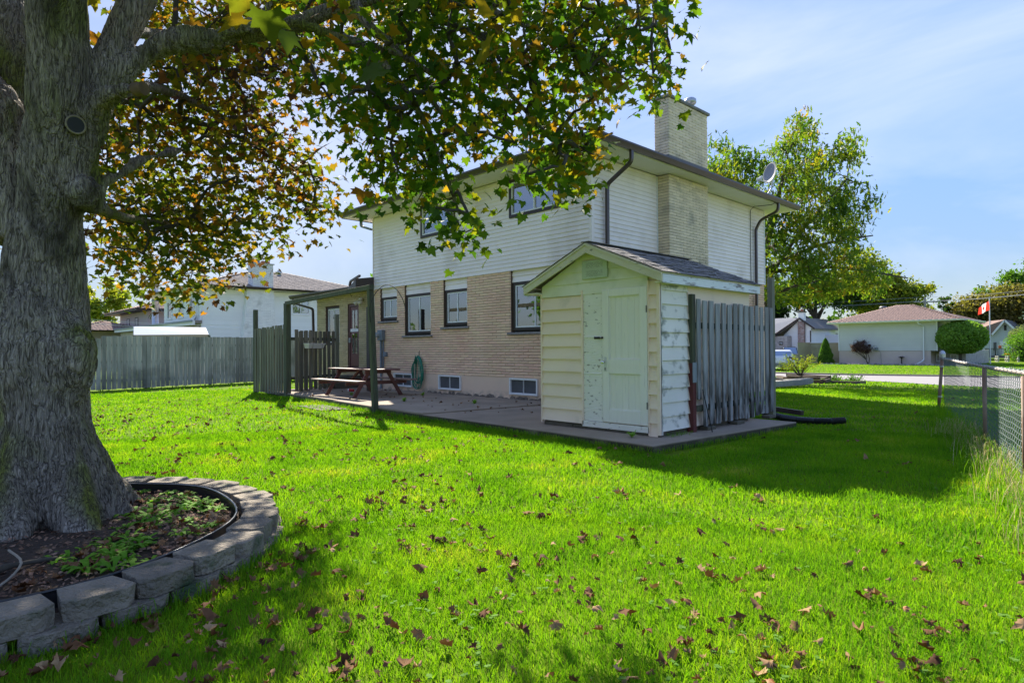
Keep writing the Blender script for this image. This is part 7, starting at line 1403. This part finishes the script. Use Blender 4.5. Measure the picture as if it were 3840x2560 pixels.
pr = [(-1.35, 0), (-1.35, 2.5), (-1.15, 3.0), (-.9, 3.28), (2.6, 3.35), (2.6, .3)]
MB().prism([(-35.3+x, 99.6, -.3+z) for x, z in pr], (0, 2.2, 0)).build('body', M('van_white', (.66, .66, .68), rough=.4), cv, bevel=.06)
MB().box(-36.4, -35.9, 99.55, 99.6, 1.9, 2.5).build('window', CARGLASS, cv)
for x in (-36.0, -33.6): wheel(cv, (x, 99.7, -.3), .35)
# conifer, purple bush, round topiary, bird bath, edging stones
cn = thing('conical_evergreen', 'dense bright green cone shaped evergreen in front of the tan fence', 'shrub', (-26.2, 73.4, -.62)); P = []
for i in range(9000):
    z = rnd.random()**1.25; r = 1.02*(1-z)**.62*(.80+.22*abs(mnoise.noise(Vector((z*5, rnd.random()*.1, 1))))); a = rnd.uniform(0, 6.283); bl = .10*mnoise.noise(Vector((math.cos(a)*2.2, math.sin(a)*2.2, z*7)))*2; r = (r+bl*(1-z))*rnd.uniform(.86, 1.03)
    if z < .06: r *= .9
    P.append((-26.2+r*math.cos(a), 73.4+r*math.sin(a), -.6+2.82*z))
put_leaves(np.array(P), .055, PINE, cn, 'crown'); MB().tube([(-26.2, 73.4, -.7), (-26.2, 73.4, .6)], .10, 8).build('trunk', TBARK, cn)
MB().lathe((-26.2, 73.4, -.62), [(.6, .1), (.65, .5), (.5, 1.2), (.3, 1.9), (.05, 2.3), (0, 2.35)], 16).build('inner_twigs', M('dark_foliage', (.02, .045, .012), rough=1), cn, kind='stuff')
pm = thing('purple_maple', 'small purple leaved tree leaning in front of the grey siding', 'tree', (-21.90, 73.50, -.62)); mb = MB()
for e in ((-23.15, 73.30, .85), (-22.55, 73.30, 1.2), (-22.05, 73.40, 1.1), (-22.85, 73.60, .6)): mb.tube([(-21.95, 73.50, -.65), (-22.10, 73.45, -.15), ((-22.05+e[0])/2, 73.4, .35), e], [.055, .05, .035, .015], 6)
mb.tube([(-21.85, 73.40, -.65), (-21.77, 73.40, 0), (-22.00, 73.40, .8)], [.05, .04, .015], 6); mb.build('trunk', TBARK, pm, smooth=True)
leaf_cloud([(-22.65, 73.30, 1.30), (-22.05, 73.30, 1.0), (-23.15, 73.30, 1.15)], [(.75, .7, .62), (.62, .6, .5), (.42, .4, .42)], 5200, .06, PURP, pm, clumps=90, shell=.3, sig=.2)
tp = thing('round_tree', 'ball shaped clipped green tree near the corner of the grey bungalow', 'tree', (-14.0, 74.6, -.6)); P = []
c = Vector((-13.87, 74.6, 2.11))
for i in range(15000):
    d = Vector((rnd.gauss(0, 1), rnd.gauss(0, 1), rnd.gauss(0, 1))).normalized(); k = rnd.uniform(.86, 1.03)*(1+.07*mnoise.noise(d*4)); z = d.z*1.65*k
    if z < -1.45: z = -1.45+rnd.uniform(-.12, .1)
    P.append((c.x+d.x*2.12*k, c.y+d.y*2.12*k, c.z+z))
put_leaves(np.array(P), .105, leafmat('topiary_leaf', [(0, (.08, .17, .03)), (.5, (.17, .30, .05)), (1, (.30, .42, .10))], .45, .45, .9), tp, 'crown')
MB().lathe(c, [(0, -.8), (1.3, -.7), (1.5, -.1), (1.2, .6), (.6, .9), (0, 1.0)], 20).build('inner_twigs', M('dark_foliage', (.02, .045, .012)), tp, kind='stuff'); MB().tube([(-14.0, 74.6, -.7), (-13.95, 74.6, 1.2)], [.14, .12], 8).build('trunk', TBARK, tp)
bb = thing('bird_bath', 'dark iron bird bath standing before the grey bungalow', 'bird bath', (-19.5, 74.0+2, -.63))
MB().lathe((-18.9, 73.9, -.63), [(.18, 0), (.06, .06), (.045, .62), (.08, .68), (.27, .76), (.29, .80), (.0, .74)], 14).build('basin', IRON, bb); MB().beam((-19.05, 73.9, .18), (-18.75, 73.9, .24), .05, .05).build('bird_figure', IRON, bb)
rk = thing('stone_edging', 'row of flat grey stones edging the bed along the grey bungalow', 'stone edging', (-21, 73, -.62))
STN = M('flat_stone', (.36, .33, .30), (.24, .22, .20), 4, rough=.95, var=.3); x = -26.4; 
while x < -13.5:
    w_ = rnd.uniform(.18, .45); y = 72.7 if x > -25 else 72.3; z = gh(72)
    MB().hexa([(x, y-.14, z-.05), (x+w_*.95, y-.12-rnd.random()*.06, z-.05), (x+w_*.95, y+.15, z-.05), (x, y+.15, z-.05)], [(x+.03, y-.10, z+rnd.uniform(.06, .12)), (x+w_*.9, y-.09, z+rnd.uniform(.06, .13)), (x+w_*.9, y+.12, z+.10), (x+.03, y+.12, z+.10)]).build('stone', STN, rk)
    if rnd.random() < .5: MB().box(x+.05, x+w_*.8, y-.06, y+.1, z+.12, z+.17).build('stone', STN, rk)
    x += w_
MB().box(-26, -13.2, 72.9, 74.15, -.66, -.585).build('garden_bed', SOIL, kind='structure')
# flagpole with the maple leaf flag
fl = thing('flagpole', 'white flagpole flying a drooping red and white maple leaf flag', 'flagpole', (-12.6, 80.94, -.65))
MB().tube([(-12.6, 80.94, -.65), (-12.6, 80.94, 6.2)], [.055, .045], 10).build('pole', BWHITE, fl); MB().lathe((-12.6, 80.94, 6.2), [(.0, 0), (.09, .03), (.09, .10), (0, .13)], 10).build('finial', METAL, fl)
RED = M('flag_red', (.62, .05, .03), rough=.8, trans=.4); WHT = M('flag_white', (.74, .72, .72), rough=.8, trans=.4)
fd = Vector((-.69, -.72, 0))    # the cloth hangs away to the left
def fpos(u, v):
    sag = u*1.18; return Vector((-12.66, 80.88, 5.95-v*.98*(1-.25*u)-sag*(.62)))+fd*(u*1.05)+Vector((.723, -.69, 0))*(.10*math.sin(u*9+v*2))
for nm, u0, u1, mt_ in (('red_band', 0, .27, RED), ('white_band', .27, .73, WHT), ('red_band', .73, 1, RED)):
    V = []; F = []; n = 8
    for i in range(n+1):
        for j in range(7): V.append(fpos(u0+(u1-u0)*i/n, j/6))
    for i in range(n):
        for j in range(6): F.append((i*7+j, (i+1)*7+j, (i+1)*7+j+1, i*7+j+1))
    MB().add(V, F).build(nm, mt_, fl, smooth=True, fixn=False)
ml = [(0, .42), (.09, .26), (.19, .30), (.15, .08), (.30, .20), (.34, .10), (.46, .12), (.40, -.03), (.45, -.08), (.20, -.24), (.22, -.32), (.02, -.28), (.02, -.46)]; ml += [(-x, y) for x, y in reversed(ml[1:])]
MB().add([tuple(fpos(.5+x*.30, .5-y*.75)+Vector((.723, -.69, 0))*.02) for x, y in ml], [tuple(range(len(ml)))]).build('maple_emblem', RED, fl, fixn=False)
# houses on the far right
RH = thing('gabled_house', 'pale blue gabled house with a brown roof right of the bungalow', 'house', (-17, 119, -.65)); PB = M('pale_blue_siding', (.44, .47, .50), rough=.7)
MB().add([(-20, 118.7, -.65), (-15.2, 118.7, -.65), (-15.2, 118.7, 3.3), (-16.6, 118.7, 4.85), (-18.0, 118.7, 2.95), (-20, 118.7, 2.9), (-20, 128, -.65), (-15.2, 128, -.65), (-15.2, 128, 3.3), (-16.6, 128, 4.85), (-18, 128, 2.95), (-20, 128, 2.9)], [(0, 1, 2, 3, 4, 5), (11, 10, 9, 8, 7, 6), (0, 5, 11, 6), (1, 7, 8, 2), (2, 8, 9, 3), (3, 9, 10, 4), (4, 10, 11, 5)]).build('wall', PB, RH)
MB().hexa([(-21.5, 118.3, 2.95), (-18.0, 118.3, 2.8), (-16.5, 118.3, 4.95), (-20.5, 122, 4.8)], [(-21.5, 118.2, 3.1), (-18.05, 118.2, 2.98), (-16.55, 118.2, 5.12), (-20.5, 122.1, 4.95)]).build('roof', SHING3, RH)
MB().hexa([(-16.6, 118.2, 4.9), (-14.9, 118.2, 3.0), (-14.9, 128, 3.0), (-16.6, 128, 4.9)], [(-16.6, 118.2, 5.1), (-14.8, 118.2, 3.15), (-14.8, 128, 3.15), (-16.6, 128, 5.1)]).build('roof', SHING, RH)
MB().beam((-18.15, 118.1, 2.85), (-16.6, 118.1, 5.0), .1, .25).build('rake_board', BWHITE, RH); MB().beam((-16.6, 118.1, 5.0), (-15.0, 118.1, 3.15), .1, .25).build('rake_board', BWHITE, RH)
MB().box(-17.3, -15.3, 118.6, 118.68, -.6, 1.9).build('garage_door', BWHITE, RH); MB().box(-18.05, -17.7, 118.6, 118.69, .5, 1.7).build('window', SCREEN, RH); MB().box(-16.75, -16.45, 118.62, 118.69, 3.5, 4.3).build('gable_ornament', IRON, RH)
R2 = thing('grey_roof_house', 'grey roofed house at the right edge beyond the gabled house', 'house', (-9, 124, -.65)); MB().box(-15, -3, 124, 134, -.65, 3.1).build('wall', BWHITE, R2); hip_roof(R2, -16.6, -2, 122.5, 135, 3.1, .36, M('slate_shingle', (.11, .115, .13), (.15, .155, .17), 9, rough=.9, var=.15), 'SE', .5, .25)
R3 = thing('grey_gable_house', 'grey roof peeping above the trees at the far right edge', 'house', (-10, 150, -.65)); MB().box(-20.5, -14.5, 142, 150, -.65, 5.5).build('wall', M('far_wall', (.4, .38, .36), rough=.8), R3); hip_roof(R3, -21.5, -10, 141, 151, 5.5, .45, SHING2, 'S', .6, .3)
# deck with railing
DK = thing('deck', 'dark grey raised deck with a slatted railing beside the flagpole', 'deck', (-15, 99, -.65)); DG2 = M('deck_grey', (.085, .09, .09), rough=.7)
MB().box(-15.9, -13.9, 99.2, 103, -.25, -.12).build('deck_floor', DG2, DK); MB().beam((-15.9, 99.2, .86), (-13.85, 99.2, .86), .12, .08).build('rail', DG2, DK); MB().beam((-15.9, 99.2, -.1), (-13.85, 99.2, -.1), .1, .12).build('rail', DG2, DK)
for i in range(15): x = -15.85+i*.14; MB().box(x, x+.06, 99.17, 99.22, -.08, .82).build('baluster', DG2, DK)
for x in (-15.9, -14.9, -13.9): MB().box(x-.05, x+.06, 99.1, 99.25, -.65, .9).build('post', DG2, DK)
DK2 = thing('dark_fence', 'dark lattice fence behind the round clipped tree', 'fence', (-17.5, 97, -.65))
for i in range(18): x = -18.5+i*.15; MB().box(x, x+.08, 96.9, 96.95, -.65, .45).build('picket', DG2, DK2)
MB().box(-18.5, -15.9, 96.96, 97.0, .25, .33).build('rail', DG2, DK2)
MB().box(-14.75, -14.45, 99.0, 99.1, .9, 1.25).build('x', M('orange', (.6, .12, .03)), None) if False else None
tag(MB().box(-14.7, -14.4, 99.9, 100.1, .87, 1.25).build('orange_box', M('orange_plastic', (.65, .14, .04), rough=.5), bevel=.02), 'small bright orange box on the railing of the dark deck', 'box')
fp = thing('flower_pot', 'orange flower pot standing in front of the clipped yew', 'flower pot', (-13.0, 95, -.2)); MB().lathe((-12.95, 95, -.45), [(.15, 0), (.26, .45), (.30, .45), (.30, .52), (0, .5)], 14).build('pot', M('terracotta', (.40, .15, .09)), fp); leaf_cloud([(-12.95, 95, .2)], [(.38, .38, .2)], 300, .07, leafmat('orange_flowers', [(0, (.5, .10, .04)), (1, (.6, .25, .05))], .3), fp, 'flowers', 10)
for nm, c, r, m_ in (('clipped dark green yew at the right edge beyond the wire fence', (-10.9, 94.5, .9), (2.1, 2.1, 2.0), PINE), ('pale green rounded shrub behind the clipped yew', (-11.6, 99.5, 2.1), (1.7, 1.7, 1.5), leafmat('pale_shrub', [(0, (.10, .14, .06)), (1, (.26, .28, .14))], .4))):
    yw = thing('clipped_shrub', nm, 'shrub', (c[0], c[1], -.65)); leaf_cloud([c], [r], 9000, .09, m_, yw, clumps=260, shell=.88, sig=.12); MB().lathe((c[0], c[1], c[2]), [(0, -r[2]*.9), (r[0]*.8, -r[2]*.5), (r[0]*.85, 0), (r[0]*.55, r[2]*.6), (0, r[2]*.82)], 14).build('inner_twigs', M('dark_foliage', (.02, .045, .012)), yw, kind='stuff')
for i in range(5):
    x = -13.6+i*.9-3*(i > 2); tag(MB().lathe((x, 92+i*.3, -.66), [(.14, 0), (.10, .12), (.16, .3), (.08, .5), (.12, .62), (0, .72)], 10).build('garden_ornament', M('ornament', (.45, .42, .36), rough=.8)), 'small pale garden ornament in the bed by the deck, %s of five' % ('fourth from left', 'rightmost', 'middle one', 'leftmost', 'second from left')[i], 'ornament', 'garden ornaments in the bed by the deck')
# utility pole and wires
up_ = thing('utility_pole', 'grey wooden utility pole with a crossarm behind the brown roof', 'utility pole', (-23.87, 105.3, -.65)); PW = M('pole_wood', (.30, .28, .26), rough=.9)
MB().tube([(-23.87, 105.3, -.65), (-23.87, 105.3, 8.3)], [.19, .14], 10).build('pole', PW, up_); MB().beam((-25.0, 104.2, 7.6), (-22.75, 106.4, 7.6), .12, .14).build('crossarm', PW, up_)
for k in (-.9, .9): MB().lathe((-23.87+k, 105.3+k, 7.67), [(.04, 0), (.07, .05), (.04, .16), (0, .18)], 8).build('insulator', METER, up_)
for i, z in enumerate((7.65, 7.75, 8.3)):
    pts = []
    for k in range(13): t = k/12; pts.append((-24.5+i*.6+t*26, 105.0+i*.5-t*12, z+1.4*t*t-.9*math.sin(math.pi*t)*.5))
    tag(MB().tube(pts, .018, 4).build('power_line', METER), ('lowest', 'middle', 'topmost')[i]+' overhead power line running right from the utility pole', 'power line')
    pts = [(-24.5-k*4, 105-k*.6, z+.10*k-.5*math.sin(math.pi*k/8)) for k in range(9)]; tag(MB().tube(pts, .018, 4).build('power_line', METER), ('lowest', 'middle', 'topmost')[i]+' overhead power line running left from the utility pole', 'power line')
# number post, beds
mbx = thing('number_post', 'black iron post carrying the house number 21 and a leafy scroll', 'number sign', (-15.13, 36.32, -.38))
MB().tube([(-15.13, 36.32, gh(36)-.05), (-15.13, 36.32, .99)], .014, 6).build('post', IRON, mbx); MB().tube([(-15.13, 36.32, .98), (-14.82, 36.58, .98)], .012, 6).build('arm', IRON, mbx)
pa = Vector((-15.06, 36.38, 0)); pd_ = Vector((.76, .65, 0)); MB().beam(pa+Vector((0, 0, .39)), pa+pd_*.30+Vector((0, 0, .36)), .012, .17).build('number_plate', BLACKP, mbx)
text('21', .15, BWHITE, pa+pd_*.15+Vector((.010, -.014, .375)), (R_(90), R_(4), math.atan2(.65, .76)), mbx, 'house_number', .002)
leaf_cloud([tuple(pa+pd_*.12+Vector((0, 0, .66)))], [(.16, .14, .16)], 130, .03, leafmat('iron_leaves', [(0, (.02, .02, .02)), (1, (.05, .05, .05))], .0), mbx, 'scroll', 10)
TIM = M('weathered_timber_edge', (.11, .075, .055), (.06, .045, .035), 5, (1, 1, 3), rough=.95, bump=.7, bsc=12, var=.25)
b1 = thing('timber_planter', 'raised bed of stacked brown garden blocks holding a straggly shrub', 'planter', (-10.9, 28.6, -.2))
for i, (p, q, z) in enumerate((((-11.6, 27.75), (-10.75, 27.4), -.10), ((-10.75, 27.4), (-9.95, 27.55), -.12), ((-9.95, 27.55), (-10.2, 28.9), -.1), ((-11.45, 27.75), (-10.8, 27.48), .03), ((-10.75, 27.5), (-10.1, 27.65), .02), ((-12.6, 29.4), (-11.6, 27.8), -.05), ((-12.5, 30.2), (-10.3, 29.3), 0))):
    MB().beam((*p, z), (*q, z), .22, .13).build('timber', TIM, b1, bevel=.01)
MB().add([(-11.6, 27.8, .02), (-10.0, 27.6, .0), (-10.3, 29.2, .02), (-12.4, 29.9, .02)], [(0, 1, 2, 3)]).build('soil', SOIL, b1)
sh = thing('shrub', 'straggly yellow green shrub growing in the raised brown bed', 'shrub', (-11.2, 28.4, 0)); mb = MB(); P = []
for i in range(26):
    a = rnd.uniform(0, 6.28); r = rnd.uniform(.3, 1.0); e = Vector((-11.2+r*math.cos(a), 28.4+r*math.sin(a), .35+rnd.uniform(.1, .65))); mb.tube([(-11.2, 28.4, 0), Vector((-11.2, 28.4, .1)).lerp(e, .5)+Vector((0, 0, .12)), e], [.014, .009, .004], 4)
    for k in range(60): t = rnd.uniform(.4, 1.05); q = Vector((-11.2, 28.4, .1)).lerp(e, t); P.append((q.x+rnd.gauss(0, .05), q.y+rnd.gauss(0, .05), q.z+rnd.gauss(0, .05)+.06*math.sin(3.14*t)))
mb.build('stems', BRK, sh); put_leaves(np.array(P), .032, YEL, sh, 'foliage')
b2 = thing('garden_bed_edging', 'low grey edging round a small flower bed right of the raised brown bed', 'bed edging', (-9.9, 29.4, -.2))
for p, q in (((-10.5, 29.0), (-9.25, 29.1)), ((-9.25, 29.1), (-9.0, 29.7)), ((-10.9, 30.0), (-10.5, 29.0))): MB().beam((*p, gh(29)+.05), (*q, gh(29)+.05), .14, .12).build('edging_block', CONCD, b2, bevel=.01)
for i, (x, y, r) in enumerate(((-10.3, 30.0, .28), (-9.6, 30.2, .34))): s_ = thing('bedding_plant', ('left low green plant in the small flower bed', 'right low bushy plant in the small flower bed')[i], 'plant', (x, y, gh(30))); leaf_cloud([(x, y, gh(30)+.12)], [(r, r, .17)], 700, .035, BRG, s_, 'foliage', 30, .4, .3)
for x, y in ((-10.4, 30.4), (-9.4, 30.6)): o = MB().tube([(x, y, gh(30)), (x, y, gh(30)+.28)], .008, 5); o.lathe((x, y, gh(30)+.28), [(.05, 0), (.06, .04), (0, .07)], 8); tag(o.build('solar_light', IRON), ('left' if x < -10 else 'right')+' small black stake light in the flower bed', 'garden light', 'stake lights in the flower bed')
b3 = thing('concrete_trough', 'long grey concrete edging lying by the side of the house', 'edging', (-9.5, 22.3, 0)); MB().prism([(-9.5, 20.6, 0), (-9.1, 20.9, 0), (-8.85, 22.9, 0), (-9.0, 24.0, 0), (-9.3, 24.2, 0), (-9.6, 22, 0)], (0, 0, .20)).build('edging', M('mottled_concrete', (.20, .20, .18), (.28, .27, .25), 6, rough=.95, bump=.8, bsc=15, dirt=(.08, .12, .06), dsc=4, dth=(.6, .8)), b3, bevel=.02)
tag(MB().beam((-10.4, 22.2, .36), (-9.3, 22.0, .20), .08, .07).build('downspout_extension', BROWN), 'short brown downspout length resting above the grey concrete edging', 'downspout')

# ================================================================ chain link fence
CF_ = thing('chain_link_fence', 'sagging chain link fence with green wire running along the right side of the yard', 'fence', (-1.7, 10.7, 0))
FL = [(-3.07, 14.79), (-1.735, 10.70), (-.94, 7.71), (-.22, 5.0), (.3, 3.0)]
tops = [1.13, 1.10, 1.13, 1.12, 1.12]
MB().tube([(-3.16, 14.80, -.05), (-3.07, 14.79, 1.16)], .030, 12).build('post', RUST, CF_, smooth=True); MB().lathe((-3.07, 14.79, 1.14), [(.055, 0), (.058, .08), (.04, .13), (0, .14)], 14).build('post_cap', METAL, CF_)
for z in (.35, .95): MB().lathe((-3.14+.06*z, 14.79, z), [(.034, 0), (.038, .0), (.038, .035), (.034, .035)], 12).build('band', METAL, CF_)
for x, y in FL[1:]: MB().tube([(x, y, -.05), (x, y, 1.09)], .026, 10).build('post', RUST, CF_, smooth=True)
rl = [(x, y, z-.01) for (x, y), z in zip(FL, tops)]; MB().tube(rl, .018, 10).build('top_rail', RAILM, CF_, smooth=True)
cum = [0]
for a, b in zip(FL, FL[1:]): cum.append(cum[-1]+math.dist(a, b))
def fp_(s_):
    j = max(k for k in range(len(cum)-1) if cum[k] <= s_); t = (s_-cum[j])/(cum[j+1]-cum[j]); a, b = FL[j], FL[j+1]; return a[0]+(b[0]-a[0])*t, a[1]+(b[1]-a[1])*t, tops[j]+(tops[j+1]-tops[j])*t
p_ = .062; nw = int((cum[-1]-.05)/p_); mb = MB(); nr_ = Vector((-.30, -.95, 0)); out_ = Vector((-.95, .30, 0))
for k in range(nw):
    pts = []; J = 36
    for j in range(J+1):
        s_ = min(max(.02, k*p_+p_/2+(p_*.53)*(1 if (j+k) % 2 else -1)), cum[-1]-.01); x, y, zt = fp_(s_); z = .02+(zt-.0)*j/J+.004*math.sin(s_*9)+.012*math.sin(s_*2.1)
        o_ = out_*(-.024+.006*(1 if j % 2 else -1)); pts.append((x+o_.x, y+o_.y, z))
    q = []
    for a, b in zip(pts, pts[1:]): a = Vector(a); b = Vector(b); q += [a, a.lerp(b, .5)]
    q.append(Vector(pts[-1])); mb.tube(q, .0028, 4, cap=False)
mb.build('wire_mesh', VINYL, CF_, kind='stuff', fixn=False)
mb = MB()
for k in range(int(cum[-1]/.28)): x, y, zt = fp_(k*.28+.1); mb.tube([(x+.025*math.cos(t*.8), y, zt-.01+.026*math.sin(t*.8)) for t in range(9)], .004, 5)
mb.build('tie_wire', METAL, CF_, kind='stuff')
# knots and pruned limbs of the maple come last: small marks
disc((-5.592, .85, 3.087), (.95, .16, -.05), .060, .10, CUT, 'pruning_scar', CAL)
se = [Vector(p) for p in LIMBS['stub'][-2:]]
disc(se[1]+(se[1]-se[0]).normalized()*.045, se[1]-se[0], .050, .08, M('fresh_wood', (.16, .10, .055), (.09, .06, .04), 14, rough=.9), 'broken_end')
